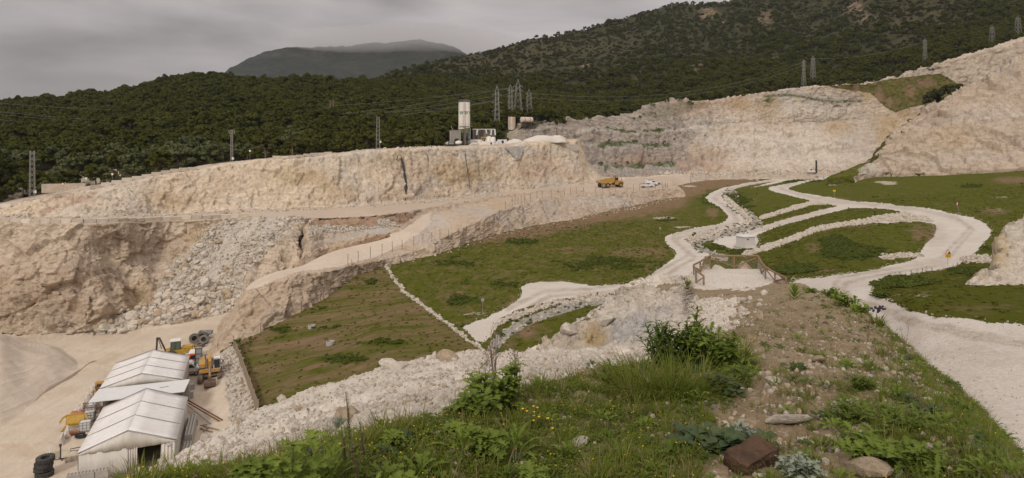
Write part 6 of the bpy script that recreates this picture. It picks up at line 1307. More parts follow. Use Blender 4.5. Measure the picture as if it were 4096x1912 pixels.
# open shed with hanging panels
p = onp(1930, DS + 5); t = empty('open_shed', p + Vector((0, 0, 2.0)), R(4), 'open roofed shed with broken hanging panels behind the silos', 'shed')
zz = zpx(517, DS + 5) - p.z - 2.0; KK_ = (DS + 5) / F
m = MB(); m.box((0.6, 1.5, zz), (9.0, 5.5, .12), rx=R(4)); m.build('roof', M['corr'], t)
m = MB(); m.prism([(-1.2, 0), (-1.2, zz - .2), (1.6, zz + .1), (1.6, 0)], -5.5, -5.35, axis='x') ; m.build('side_cladding', M['sheet'], t)
m = MB(); m.box((.7, 4.2, zz / 2), (9, .1, zz)); m.build('back_wall', M['corr'], t)
m = MB(); [m.bar((x, -1.1, -.5), (x, -1.1, zz), .16) for x in (-3.6, -1.6, .6, 2.8, 4.9)]; [m.bar((x, -1.1, zz - .1), (x + 1.2, -1.1, zz - 1.2), .1) for x in (-3.6, -1.6, .6, 2.8)]; m.build('frame', M['steel'], t)
for x, a in ((-2.2, 8), (1.5, -7), (3.4, 5), (4.9, -6)):
    m = MB(); m.box((x, -1.35, zz - 1.2), (.55, .12, 2.3), ry=R(a)); m.build('hanging_panel', M['sheet'], t)
m = MB(); m.box((0, -1.9, -.9), (10.2, .12, 2.2)); m.build('front_wall', M['silo'], t)
# wheel loader in the shed
p = onp(1948, DS - 1) + Vector((0, 0, 1.4)); t = empty('wheel_loader', p, R(180), 'yellow wheel loader standing before the open shed', 'loader')
m = MB(); m.box((0.9, 0, 1.3), (2.8, 1.7, .8)); m.box((-1.4, 0, 1.15), (1.4, 1.2, .6)); m.build('body', M['cat_yellow'], t, bevel=.08)
m = MB(); [m.bar((x, y, 1.6), (x, y, 3.0), .14) for x in (-.5, .7) for y in (-.6, .6)]; m.box((.1, 0, 3.05), (1.5, 1.5, .15)); cb = m.build('cab', M['cat_yellow'], t)
m = MB(); m.box((.1, 0, 2.3), (1.1, 1.15, 1.2)); m.build('window', M['cabglass'], cb)
m = MB(); [m.bar((-1.2, s_ * .5, 1.4), (-3.0, s_ * .5, .6), .22) for s_ in (-1, 1)]; m.prism([(-2.9, .3), (-2.9, 1.3), (-3.3, .9), (-3.9, .35)], -1.2, 1.2); m.build('bucket', M['dark'], t)
for x in (-1.2, 1.3):
    for s_ in (-1, 1): wheel(t, x, s_ * .95, .7, .7, .5, M['cat_yellow'], side=s_)
# cream water tanks, boxes, blocks, stone heaps on the plateau
def tank_v(px, D, r, h, label, mat='silo', up_=0):
    t = empty('storage_tank', onp(px, D) + Vector((0, 0, up_)), 0, label, 'tank'); m = MB(); m.lathe([(r, 0), (r, h * .8), (r * .85, h * .94), (r * .3, h), (0, h)], 24); m.build('shell', M[mat], t, True)
    m = MB(); [m.lathe([(r + .005, h * u - .05), (r + .05, h * u), (r + .005, h * u + .05)], 24) for u in (.2, .5, .78)]; m.build('hoop', M[mat], t); return t
tank_v(1956, DS - 8, 1.0, 2.6, 'fat cream plastic tank, left of the two before the wheel loader', up_=.8); tank_v(1972, DS - 8, .95, 2.2, 'squat cream plastic tank, right of the two before the wheel loader', up_=.8); tank_v(1990, DS - 9, .7, 1.3, 'small bluish plastic tank near the edge right of the cream tanks', 'ibc')
for px, D, d, mt, lb in ((1962, DS - 10, (2.6, 1.6, 1.4), 'sheet', 'cream cabin box under the fat plastic tank'), (1922, DS - 7, (2.0, 1.2, 1.7), 'silo', 'small cream control cabinet with dark marks by the rim'), (1898, DS - 6, (2.6, 1.2, 1.6), 'corr', 'grey box cabin left of the control cabinet'), (2008, DS + 2, (3.6, 2.0, 1.9), 'sheet', 'pale storage container right of the open shed')):
    m = MB(); m.box((0, 0, d[2] / 2), d); m.box((.2, -d[1] / 2 - .01, d[2] * .5), (d[0] * .25, .04, d[2] * .6), mi=1); o = m.build('storage_cabin', [M[mt], M['dark']], None, bevel=.03); o.location = onp(px, D); o.rotation_euler = (0, 0, R(5)); tag(o, lb, 'cabin')
def dump_heap(px, D, rx, ry, h, mat, label, sheets=(pit, fh)):
    v, f = ICO[3]; v = v * [1, 1, 1]; v = v[:, :] * (1 + .22 * fbm(v * 1.7 + px, 1, 3, px)[:, None]); zf = np.clip(v[:, 2], -.2, 1)
    zf = np.where(zf > 0, zf ** 1.2, zf); V = np.stack([v[:, 0] * rx * (1.15 - .35 * np.clip(zf, 0, 1)), v[:, 1] * ry, zf * h], 1)
    V += .25 * h * facet(V, 1.5 / h, 31)[:, None] * [0, 0, 1]
    o = link_mesh('stone_heap', V, f, M[mat], None, True); o.location = on(px, D, *sheets); tag(o, label, 'heap'); return o
M['whitepile'] = ground_mat('white_limestone_sand', (0.68, 0.62, 0.55), (0.60, 0.54, 0.47), 1.0, 0.3, 0.06)
dump_heap(2062, DS - 6, 4.0, 3.0, 1.6, 'whitepile', 'white crushed stone heap left of the longest heap on the plateau')
dump_heap(2180, DS - 5, 7.4, 2.6, 2.2, 'whitepile', 'longest white crushed stone heap on the right part of the plateau')
dump_heap(2228, DS - 2, 3.4, 2.2, 1.6, 'whitepile', 'low white stone heap in front of the concrete bay wall')
dump_heap(1935, DS - 9, 2.4, 1.4, 1.2, 'whitepile', 'small pale rubble heap before the control cabinet')
dump_heap(1900, DS - 9, 2.2, 1.4, .9, 'channel', 'low rubble heap before the grey box cabin')
m = MB(); m.box((0, 0, 1.2), (4.2, .3, 2.4)); m.bar((-2.1, 0, 0), (-2.1, 0, 3.2), .25); m.bar((2.1, 0, 0), (2.1, 0, 2.8), .25); o = m.build('bay_wall', M['concrete'], None); o.location = on(2288, DS - 1, pit) - Vector((0, 0, .3)); o.rotation_euler = (0, 0, R(-4)); tag(o, 'grey concrete bay wall at the right end of the plateau', 'wall')
# grey geotextile hanging over the rim, and dark drain hoses down the face
def face_pt(px, py): return pit.at(px, py)
M['cloth'] = plain('grey_geotextile', (0.36, 0.33, 0.30), 0.9, 0.2, 0.6, 0, (0.25, 0.22, 0.19), 0.6, 0.05)
vs, fs = [], []
rows_ = [(584, 2020, 2092), (592, 2022, 2092), (604, 2034, 2093), (618, 2046, 2092), (632, 2056, 2084), (645, 2060, 2070)]
for i, (py, a, b) in enumerate(rows_):
    for j in range(9):
        px = a + (b - a) * j / 8; p = face_pt(px, py + random.uniform(-2, 2)); vs.append((p.x, p.y - .5 - .5 * math.sin(j * 2.3 + i), p.z))
for i in range(len(rows_) - 1):
    for j in range(8): k = i * 9 + j; fs.append((k, k + 1, k + 10, k + 9))
o = link_mesh('geotextile_sheet', vs, fs, M['cloth'], None, True); md = o.modifiers.new('thick', 'SOLIDIFY'); md.thickness = .08; tag(o, 'grey geotextile cloth hanging over the rim below the white heaps', 'cloth')
def hose(pts, r, label):
    P_ = [face_pt(x, y) + Vector((0, -.5, 0)) for x, y in pts]; m = MB(); m.tube([p - P_[0] for p in P_], r, 5); o = m.build('drain_hose', M['hose'], None); o.location = P_[0]; tag(o, label, 'hose')
hose([(1588, 640), (1592, 622), (1602, 618), (1608, 640), (1614, 660), (1618, 690), (1624, 720), (1626, 745), (1624, 770), (1622, 800)], [.1, .12, .2, .3, .35, .3, .35, .3, .2, .12], 'thick ragged black hose down the middle of the upper face')
hose([(1638, 612), (1644, 616), (1646, 640), (1648, 675)], .07, 'thin black hose just right of the thick ragged hose'); hose([(1644, 610), (1650, 625), (1652, 660), (1656, 705)], .07, 'long thin hose, second right of the thick ragged hose')
hose([(1700, 610), (1710, 620), (1714, 635), (1714, 653)], .07, 'short curled hose under the rim left of the silos'); hose([(1862, 605), (1863, 630), (1870, 680), (1876, 720), (1880, 757)], .08, 'long straight thin hose on the face below the silos')
# rusty tanks on the knoll right of the silos
M['rtank'] = plain('cream_tank_with_rust', (0.62, 0.52, 0.43), 0.6, 0.08, 0.8, 0, (0.30, 0.13, 0.07), 0.8, streak=(1, 1, 0.4))
Dk = 300; kz = lambda py: (HY - py) / F * Dk
x = (2047 - CX) / F * Dk; zb = kz(508); t = empty('upright_tank', (x, Dk, zb), 0, 'cream upright tank with rust runs at the foot of the pylon group', 'tank'); r = 1.65; h = kz(467) - zb
m = MB(); m.lathe([(r, -1.5), (r, h), (r * .5, h + .12), (0, h + .15)], 28); sh = m.build('shell', M['rtank'], t, True)
m = MB(); [m.bar((r * 1.02 * math.cos(a), r * 1.02 * math.sin(a), 0), (r * 1.02 * math.cos(a), r * 1.02 * math.sin(a), h), .07) for a in (-2.2, -1.9, -1.2)]; m.lathe([(r, h - .1), (r + .06, h), (r, h + .1)], 28); m.build('ladder', M['rust'], sh)
x = (2106 - CX) / F * Dk; zc = kz(480); t = empty('horizontal_tank', (x, Dk - 2, zc), R(32), 'cream horizontal tank with rusty ends on a dark stand', 'tank')
m = MB(); m.lathe([(0, -3.0), (.9, -2.95), (1.25, -2.7), (1.25, 2.7), (.9, 2.95), (0, 3.0)], 28, Matrix.Rotation(R(90), 4, 'Y')); m.build('shell', M['rtank'], t, True)
m = MB(); [m.lathe([(1.26, x - .1), (1.31, x), (1.26, x + .1)], 28, Matrix.Rotation(R(90), 4, 'Y')) for x in (-1.5, 1.2)]; m.build('strap', M['rust'], t)
m = MB(); [m.bar((x, y, -.9), (x, y, -5.2), .2) for x in (-2.2, -1, .3, 1.6, 2.4) for y in (-.9, .9)]; m.box((0, 0, -1.35), (5.2, 2.2, .25)); [m.bar((x, -.9, -1.4), (x + 1.1, -.9, -3), .12) for x in (-2.2, -1, .3)]; m.build('stand', M['dark'], t)
# ------------------------------------------------------------------ haul truck, pickup, rig on the bench
GREY_T = M['rubber']
p = rg.at(2440, 742); p = Vector(((2440 - CX) / F * 252, 252, max(rg.zat((2440 - CX) / F * 252, 252), pit.zat((2440 - CX) / F * 252, 252))))
t = empty('dump_truck', p, R(24), 'yellow six wheeled articulated dump truck on the bench', 'truck')
m = MB(); side_ = [(-5.2, 1.75), (-5.35, 2.35), (-4.6, 3.0), (1.2, 3.35), (1.3, 2.6), (.6, 1.7), (-3.6, 1.45)]
m.prism(side_, -1.45, -1.30); m.prism(side_, 1.30, 1.45); m.prism([(-5.3, 1.8), (-3.6, 1.45), (.6, 1.7), (1.3, 2.6), (1.15, 2.6), (.5, 1.85), (-3.6, 1.6), (-5.3, 1.95)], -1.4, 1.4); m.box((1.25, 0, 3.0), (.12, 2.7, .9)); m.build('dump_body', M['haul_y'] if 'haul_y' in M else M.setdefault('haul_y', plain('haul_truck_yellow', (0.45, 0.245, 0.045), 0.6, 0.1, 1.2, 0, (0.38, 0.29, 0.19), 0.7)), t)
m = MB(); m.prism([(-5.25, 2.42), (-4.7, 2.98), (-3.0, 3.08), (-3.3, 1.75), (-5.2, 1.95)], -1.30, 1.30); m.build('body_liner', M['steel'], t)
m = MB(); m.box((-2.2, 0, 1.1), (5.0, 1.1, .5)); m.box((2.9, 0, 1.1), (3.2, 1.2, .6)); [m.bar((-.2, s_ * .9, 1.0), (.9, s_ * .9, 2.2), .22) for s_ in (-1, 1)]; m.build('chassis', M['dark'], t)
m = MB(); m.prism([(3.3, 1.3), (3.3, 2.35), (3.6, 2.55), (5.0, 2.25), (5.25, 1.9), (5.3, 1.1), (4.6, 1.0)], -1.2, 1.2); m.box((2.3, 0, 1.6), (1.6, 2.5, 1.2)); [m.prism([(3.1, 1.75), (3.4, 2.0), (4.4, 2.0), (4.9, 1.6), (4.8, 1.5), (4.3, 1.85), (3.5, 1.85), (3.2, 1.65)], s_ * 1.45 - .2, s_ * 1.45 + .2) for s_ in (-1, 1)]; m.build('bonnet', M['haul_y'], t, bevel=.05)
m = MB(); m.box((2.6, .1, 2.95), (1.6, 1.5, 1.5), taper=(.92, .92)); cb = m.build('cab', M['haul_y'], t, bevel=.05)
m = MB(); m.box((2.6, .1, 3.05), (1.63, 1.2, .9)); m.box((2.6, .1, 3.05), (1.15, 1.53, .9)); m.build('window', M['glass'], cb)
m = MB(); m.box((5.3, 0, 1.65), (.06, 1.7, .7)); m.build('grille', M['dark'], t)
m = MB(); m.cyl((1.75, -.9, 2.4), (1.75, -.9, 4.3), .11); m.build('exhaust', M['dark'], t)
m = MB(); [m.tube([(3.5, s_ * .9, 3.3), (4.1, s_ * 1.4, 3.4), (4.2, s_ * 1.45, 2.7)], .05, 4) for s_ in (-1, 1)]; [m.box((4.2, s_ * 1.45, 2.9), (.06, .28, .5)) for s_ in (-1, 1)]; m.build('mirror', M['dark'], t)
for x in (-3.6, -1.75, 3.9):
    for s_ in (-1, 1): wheel(t, x, s_ * 1.2, .9, .9, .62, M['haul_y'], side=s_, tyre='tyre_dusty' if s_ < 0 and x < -3 else 'rubber')
def pickup(p, rz):
    t = empty('pickup_truck', p, rz, 'white double cab pickup parked on the bench, orange load in its bed', 'pickup'); W_ = .92
    m = MB(); m.prism([(-2.65, .45), (-2.65, 1.12), (-.95, 1.12), (-.8, 1.70), (.55, 1.72), (1.2, 1.14), (2.45, 1.02), (2.65, .8), (2.65, .4)], -W_, W_); b = m.build('body', M['white_paint'], t, bevel=.06)
    m = MB(); [m.prism([(-.72, 1.15), (-.62, 1.6), (-.1, 1.62), (-.1, 1.15)], s_ * .93 - .01, s_ * .93 + .01) for s_ in (-1, 1)]; [m.prism([(0, 1.15), (0, 1.62), (.5, 1.62), (1.0, 1.15)], s_ * .93 - .01, s_ * .93 + .01) for s_ in (-1, 1)]; m.add([(.62, -.8, 1.70), (.62, .8, 1.70), (1.22, .85, 1.17), (1.22, -.85, 1.17)], [(0, 1, 2, 3)]); m.build('window', M['glass'], b)
    m = MB(); [m.box((-2.66, s_ * .82, .92), (.04, .16, .32)) for s_ in (-1, 1)]; m.build('tail_light', M['orange'], b)
    m = MB(); m.box((-1.8, 0, 1.2), (1.5, 1.5, .3)); m.build('load', M['redpipe'], t); m = MB(); m.tube([(-1.0, -.8, 1.1), (-1.05, -.75, 1.72), (-1.05, .75, 1.72), (-1.0, .8, 1.1)], .05, 5); m.build('roll_bar', M['dark'], t)
    for x in (-1.65, 1.65):
        for s_ in (-1, 1): wheel(t, x, s_ * .8, .38, .38, .26, M['steel'], side=s_, lugs=0)
p = on(2588, 254, rg, pit); pickup(p, R(10))
p = on(2606, 261, rg, pit); t = small_car(p, R(6), 4.5, 1.85, 1.95, 'parked_suv', 'white estate car with a dark roof box parked behind the pickup', M['white_paint'], True, 'car')
m = MB(); m.box((-.4, 0, 2.05), (1.9, 1.3, .14)); m.build('roof_rack', M['dark'], t)
m = MB(); m.box((0, 0, .55), (2.2, 1.3, .9)); m.box((.1, -.66, .55), (.7, .03, .6), mi=1); m.box((0, 0, .08), (2.4, .3, .15), mi=1); o = m.build('generator_box', [M['steel'], M['dark']], None, bevel=.03); o.location = on(2633, 262, rg, pit); tag(o, 'pale grey generator box right of the parked cars on the bench', 'generator')
p = q.at(3265, 694); t = empty('drill_rig', p, R(10), 'grey drilling rig with a tall dark mast at the foot of the far quarry wall', 'drill rig')
m = MB(); m.box((-2.6, 0, 1.0), (3.2, 1.6, 1.0)); m.box((-3.2, 0, 1.9), (1.3, 1.4, 1.2)); m.build('body', M['white_paint'], t, bevel=.05)
m = MB(); m.box((-3.2, -.72, 2.0), (.9, .04, .7)); m.build('window', M['glass'], t)
m = MB(); [m.bar((x, y, .1), (x * .9 + .0, y, 6.6), .22) for x in (-.2, .3) for y in (-.2, .2)]; [m.box((.05, 0, 1 + i * .9), (.7, .6, .5)) for i in (1, 3, 4, 5)]; m.bar((-1.2, 0, 1.2), (0, 0, 2.6), .18); m.build('mast', M['dark'], t)
m = MB(); [m.box((-2.6, s_ * .8, .35), (3.4, .4, .7)) for s_ in (-1, 1)]; m.build('track', M['track'], t)
# ------------------------------------------------------------------ boulders, barriers, fences, signs, hut
M['boulder'] = rock_mat('boulder_limestone', (0.69, 0.625, 0.535), (0.57, 0.50, 0.41), size=0.35, crack=0.35, tint=False)
M['boulder_tan'] = rock_mat('tan_boulder_limestone', (0.52, 0.41, 0.29), (0.42, 0.32, 0.22), size=0.35, crack=0.35, tint=False)
M['block'] = plain('quarry_block', (0.50, 0.42, 0.33), 0.95, 0.2, 0.9, 0, (0.34, 0.25, 0.17), 0.6, 0.02)
BOULD = []
for i in range(8):
    v, f = rock(100 + i, 2, 0.8, 11); me = bpy.data.meshes.new('boulder'); me.from_pydata([tuple(x) for x in v], [], [tuple(map(int, x)) for x in f]); me.materials.append(M['boulder_tan'] if i in (2, 5) else M['boulder']); BOULD.append(me)
def boulder(p, s_, label, group=None, sq=(1, 1, 1), sink=.25, k=None):
    o = bpy.data.objects.new('boulder', BOULD[random.randrange(8) if k is None else k]); C.objects.link(o); o.location = Vector(p) + Vector((0, 0, s_ * (.8 - sink * 2) * .6)); o.scale = (s_ * sq[0], s_ * sq[1], s_ * sq[2])
    o.rotation_euler = (random.uniform(-.5, .5), random.uniform(-.5, .5), random.uniform(0, 6.28)); return tag(o, label, 'boulder', group)
tal = (pit.reg == 6)
ch = near_line(pit.PX, pit.PY, [(1000, 880), (930, 960), (880, 1040), (850, 1100), (840, 1140)], [34, 34, 36, 30, 18], 1.0) | near_line(pit.PX, pit.PY, [(1090, 875), (1060, 930)], 20, 1.0)
pp, _ = pit.pick(900, tal & ~ch); n0 = 0
low = np.clip((900 - (HY - pp[:, 2] / pp[:, 1] * F)) / -420, 0, 1)
sz = np.exp(rng.normal(-.95, .38, len(pp))) * (0.85 + .75 * low); o_ = np.argsort(-sz)
GB1 = 'boulders of the rock spill in the pit'
for i in o_[:262]: boulder(pp[i], float(sz[i]), 'pale angular boulder lying in the big rock spill below the bench', GB1)
for px, py, s_ in ((400, 1300, 1.0), (445, 1288, 1.1), (385, 1325, .8), (425, 1325, .9), (470, 1300, .8), (500, 1262, .9), (540, 1250, .8), (480, 1245, 1.2), (560, 1230, .7), (600, 1245, .8), (650, 1232, .9), (820, 1015, 1.4), (790, 1050, .9), (810, 1170, 1.1), (850, 1190, 1.2), (930, 1200, 1.2)):
    boulder(pit.at(px, py), s_ * .62, 'pale angular boulder lying in the big rock spill below the bench', GB1)
ROCKT = []
for i in range(6):
    v, f = rock(200 + i, 1, 0.75, 6); ROCKT.append((v, [tuple(map(int, x)) for x in f], [M['boulder_tan'] if i == 3 else M['boulder']], [0] * len(f)))
def rocks_on(name, sheet, n, mask, lo, hi, label, wgt=None, rocks=ROCKT, skew=2.2, sink=.2):
    p, ij = sheet.pick(n, mask, wgt); s_ = lo + (hi - lo) * rng.random(n) ** skew
    p = p + np.stack([np.zeros(n), np.zeros(n), s_ * (.5 - sink)], -1)
    return scatter(name, p, rocks, s_ , rng.uniform(0, 6.28, (n, 3)), label=label, cat='stones')
rocks_on('loose_rubble', pit, 4200, tal & ~(ch & (rng.random(ch.shape) < .8)), .10, .42, 'small loose rubble between the boulders of the rock spill')
rocks_on('fallen_stones', pit, 1500, (pit.reg == 2) & (pit.PX > -50) & (near_line(pit.PX, pit.PY, [(0, 872), (620, 860), (1000, 846), (1300, 832), (1640, 812), (2000, 776)], 8, 1)), .06, .5, 'fallen stones along the foot of the upper quarry face', skew=4)
rocks_on('hollow_rubble', rg, 1500, rg.reg == 2, .08, .38, 'grey rubble on the slope of the hollow under the bench')
rocks_on('toe_stones', fld, 1800, fld.line([(1560, 1066), (1700, 1036), (1900, 966), (2100, 910), (2400, 856), (2700, 796)], 16, 1.3), .04, .3, 'loose stones at the foot of the pale haul ridge', skew=3)
rocks_on('channel_stones', fld, 6500, (fld.reg == 3), .12, .42, 'white stones lining the drainage channels beside the tracks', skew=1.3)
rocks_on('ditch_stones', fld, 1600, fld.reg == 4, .06, .3, 'grey stones in the bed of the drainage ditch')
edge = blur(blur((fld.reg == 2).astype(float), 3, 0), 3, 1); edge = (edge > .05) & (edge < .5)
rocks_on('verge_stones', fld, 2000, edge & (fld.D < 150), .02, .11, 'small white stones scattered on the verges of the gravel tracks', skew=2)
vis = (kn.PX > -100) & (kn.PX < 4200) & (kn.D > 2)
_near = np.clip(14 / kn.D, .3, 1.5)
rocks_on('crushed_stone', kn, 30000, vis & (kn.reg == 0), .012, .065, 'crushed white limestone covering the flank of the knoll', _near ** 2, skew=3.0)
rocks_on('flank_rocks', kn, 420, vis & (kn.reg == 0), .07, .24, 'larger broken stones lying on the crushed limestone flank', None, ROCKT, 2.5)
rocks_on('road_stones', fld, 2600, (fld.reg == 2) & (fld.D < 70), .008, .05, 'loose stones on the near gravel road', np.clip(25 / fld.D, .2, 2) ** 2)
rocks_on('rock_litter', kn, 650, vis & ((kn.reg == 2) | kn.poly([(2600, 1180), (3080, 1190), (3050, 1330), (2750, 1400), (2600, 1330)])), .04, .20, 'broken stones on the rock outcrop and the white slope beside it', skew=2.5)
PEB = []
M['pebble_dark'] = plain('dark_pebble', (0.16, 0.13, 0.11), 0.9, 0.3, 8); M['pebble_tan'] = plain('tan_pebble', (0.36, 0.28, 0.20), 0.95, 0.25, 8)
for i in range(5):
    v, f = rock(300 + i, 1, 0.65, 6); PEB.append((v, [tuple(map(int, x)) for x in f], [(M['boulder'], M['pebble_tan'], M['pebble_tan'], M['pebble_dark'], M['boulder'])[i]], [0] * len(f)))
rocks_on('soil_pebbles', kn, 17000, vis & (kn.reg == 1) & (kn.D < 40), .004, .045, 'pebbles and small stones strewn over the bare soil of the knoll', np.clip(7 / kn.D, .1, 2.5) ** 2, PEB, 2.6)
rocks_on('pad_gravel', kn, 900, kn.reg == 3, .012, .04, 'fine gravel on the fenced pad', None, PEB)
for px, py, s_, sq, lb in ((1560, 1472, .55, (1.1, .9, .7), 'big pale boulder on the left edge of the gravel flank'), (1600, 1478, .36, (1, 1, .9), 'grey boulder right beside the big pale one on the gravel edge'), (1790, 1440, .62, (1.7, .8, .7), 'long cream boulder on the edge of the gravel flank below the white track'), (2390, 1320, .55, (1.1, 1, 1.2), 'cream block of rock standing out of the outcrop, lower of two'), (2420, 1290, .6, (1.4, 1, .8), 'cream block of rock standing out of the outcrop, upper of two'), (2270, 1330, .5, (1, 1, 1), 'pale boulder on the left shoulder of the outcrop'), (3060, 1178, .32, (1, .9, 1.1), 'white boulder on the crest of the soil ridge near the wooden fence'), (1160, 1810, .22, (1.2, 1, .7), 'reddish stone half hidden behind the tall mallow leaves'), (3135, 1690, .16, (1.4, 1, .6), 'tan flat rock in the soil of the right flank'), (3390, 1655, .16, (1.2, .9, 1.0), 'tan boulder stuck in the soil left of the feathery plants'), (3270, 1445, .13, (1.8, .8, .5), 'long grey slab lying on the soil of the right flank'), (3440, 1448, .07, (1.2, 1, .8), 'small white stone on the soil right of the grey slab'), (2310, 1785, .10, (1.7, .9, .6), 'white stone lying in the grass at the bottom centre'), (3100, 1530, .12, (1.5, 1, .6), 'flat tan stone at the edge of the broad leaves'), (2900, 1700, .05, (1, 1, .8), 'small white stone in the clover left of the rusty rock'), (3470, 1890, .16, (1.5, 1, .7), 'pale half buried stone at the bottom right of the knoll')):
    boulder(kn.at(px, py), s_, lb, None, sq)
for px, py, s_, sq, lb in ((2880, 1066, .80, (1.15, .9, .95), 'large cream boulder behind the wooden fence, left of the widest boulder'), (2990, 1064, .95, (1.5, .9, .9), 'widest cream boulder behind the right half of the wooden fence'), (2832, 1078, .55, (1.2, .9, .8), 'smaller tan boulder behind the left corner of the wooden fence'), (2790, 1090, .5, (1.1, 1, .8), 'brownish boulder outside the left end of the wooden fence')):
    p = kn.at(px, py); p.y += .6; p.z = kn.zat(p.x, p.y); boulder(p, s_, lb, None, sq, .2)
# rusty rock in the near grass
v, f = ICO[3]; v = np.clip(v * 1.25, -.72, .72) * [1.5, 1.0, 1.0]; v = v + .10 * fbm(v, 1.1, 2, 8)[:, None] * v; v[:, 2] += .12 * v[:, 0]; v = v + (.07 * facet(v, 2.4, 5) + .05 * facet(v, 5.0, 15))[:, None] * v
M['rusty_rock'] = rock_mat('rust_brown_rock', (0.14, 0.085, 0.055), (0.06, 0.042, 0.035), pink=(0.30, 0.22, 0.17), ochre=(0.24, 0.11, 0.05), size=0.12, crack=0.3, tint=False)
p = kn.at(3005, 1860); o = link_mesh('boulder', v * [.15, .14, .095], [tuple(map(int, x)) for x in f], M['rusty_rock'], None, False); o.location = p + Vector((0, 0, .045)); o.rotation_euler = (.1, -.1, .5); tag(o, 'dark rust brown block of rock at the bottom right of the grass', 'rock')

# barrier blocks along the bench edge and the ramp
def along(lst, sheet, x0, x1, dd, step, fn):
    a = np.array(lst); xs = np.linspace(x0, x1, 400); D = np.exp(pchip(a[:, 0], np.log(a[:, 2]), xs)) + dd
    X = (xs - CX) / F * D; s_ = np.concatenate([[0], np.cumsum(np.hypot(np.diff(X), np.diff(D)))])
    k = 0; q_ = 0.0
    while q_ < s_[-1] - step:
        xa, ya = np.interp(q_, s_, X), np.interp(q_, s_, D); xb, yb = np.interp(q_ + step, s_, X), np.interp(q_ + step, s_, D)
        fn(k, (xa + xb) / 2, (ya + yb) / 2, math.atan2(yb - ya, xb - xa), sheet); q_ += step; k += 1
BB = []
for i in range(4):
    m = MB(); m.box((0, 0, .4), (1.95, .62, .86)); o = m.build('barrier_block', M['block'], None, bevel=.04); 
    mm = o.data.copy(); bpy.data.objects.remove(o); mm.materials.clear(); mm.materials.append(plain('quarry_block_face', ((0.64, 0.56, 0.45), (0.52, 0.44, 0.35), (0.70, 0.63, 0.53), (0.58, 0.51, 0.43))[i], 0.95, 0.15, 0.8, 0, (0.30, 0.22, 0.15), 0.65, 0.02)); BB.append(mm)
def barrier(label, group):
    def fn(k, x, y, a, sheet):
        o = bpy.data.objects.new('barrier_block', BB[random.randrange(4)]); C.objects.link(o); z = min(sheet.zat(x, y + .3), sheet.zat(x, y + .8)); o.location = (x, y, z - .05); o.rotation_euler = (random.uniform(-.03, .03), random.uniform(-.03, .03), a + random.uniform(-.05, .05)); o.scale = (1, 1, random.uniform(.8, 1.05)); tag(o, label, 'barrier', group)
    return fn
along(C2, pit, -40, 1010, .9, 2.0, barrier('squared stone barrier block along the outer edge of the middle bench', 'barrier blocks along the bench'))
along(C2, pit, 1240, 1400, 1.2, 2.0, barrier('squared stone barrier block by the heap at the bench above the hollow', 'barrier blocks above the hollow'))
along(C4, pit, -40, 790, .8, 2.0, barrier('squared stone barrier block along the edge of the ramp road', 'barrier blocks along the ramp'))
along(C4, pit, 1090, 1340, 1.0, 2.0, barrier('squared stone block on the rim left of the plain straight pylon', 'barrier blocks on the rim'))
for px, s_, lb in ((1430, .55, 'white squared stone in the row on the rim left of the plain pylon'), (1452, .5, 'white squared stone close left of the plain straight pylon'), (1540, .6, 'white stone close right of the plain straight pylon'), (1590, .65, 'big white stone on the rim above the ragged hose'), (1615, .55, 'white stone right of the biggest rim stone')):
    boulder(on(px, 194 + (px - 1430) * .05, pit) , s_, lb, None, (1.4, .9, .7))
pp = [(px, 205 + (px - 1630) * .22) for px in range(1632, 1790, 9)]
for px, D in pp: boulder(on(px, D, pit), random.uniform(.3, .55), 'pale rubble stone in the row along the rim left of the mixing house', 'rubble along the rim')
m = MB(); m.box((0, 0, .5), (8.4, .35, 2.0)); o = m.build('retaining_wall', M['block'], None); D = 153; o.location = on(255, D, pit, fh) + Vector((0, 0, .2)); o.rotation_euler = (0, 0, R(24)); tag(o, 'low concrete retaining wall beside the ramp road', 'wall')
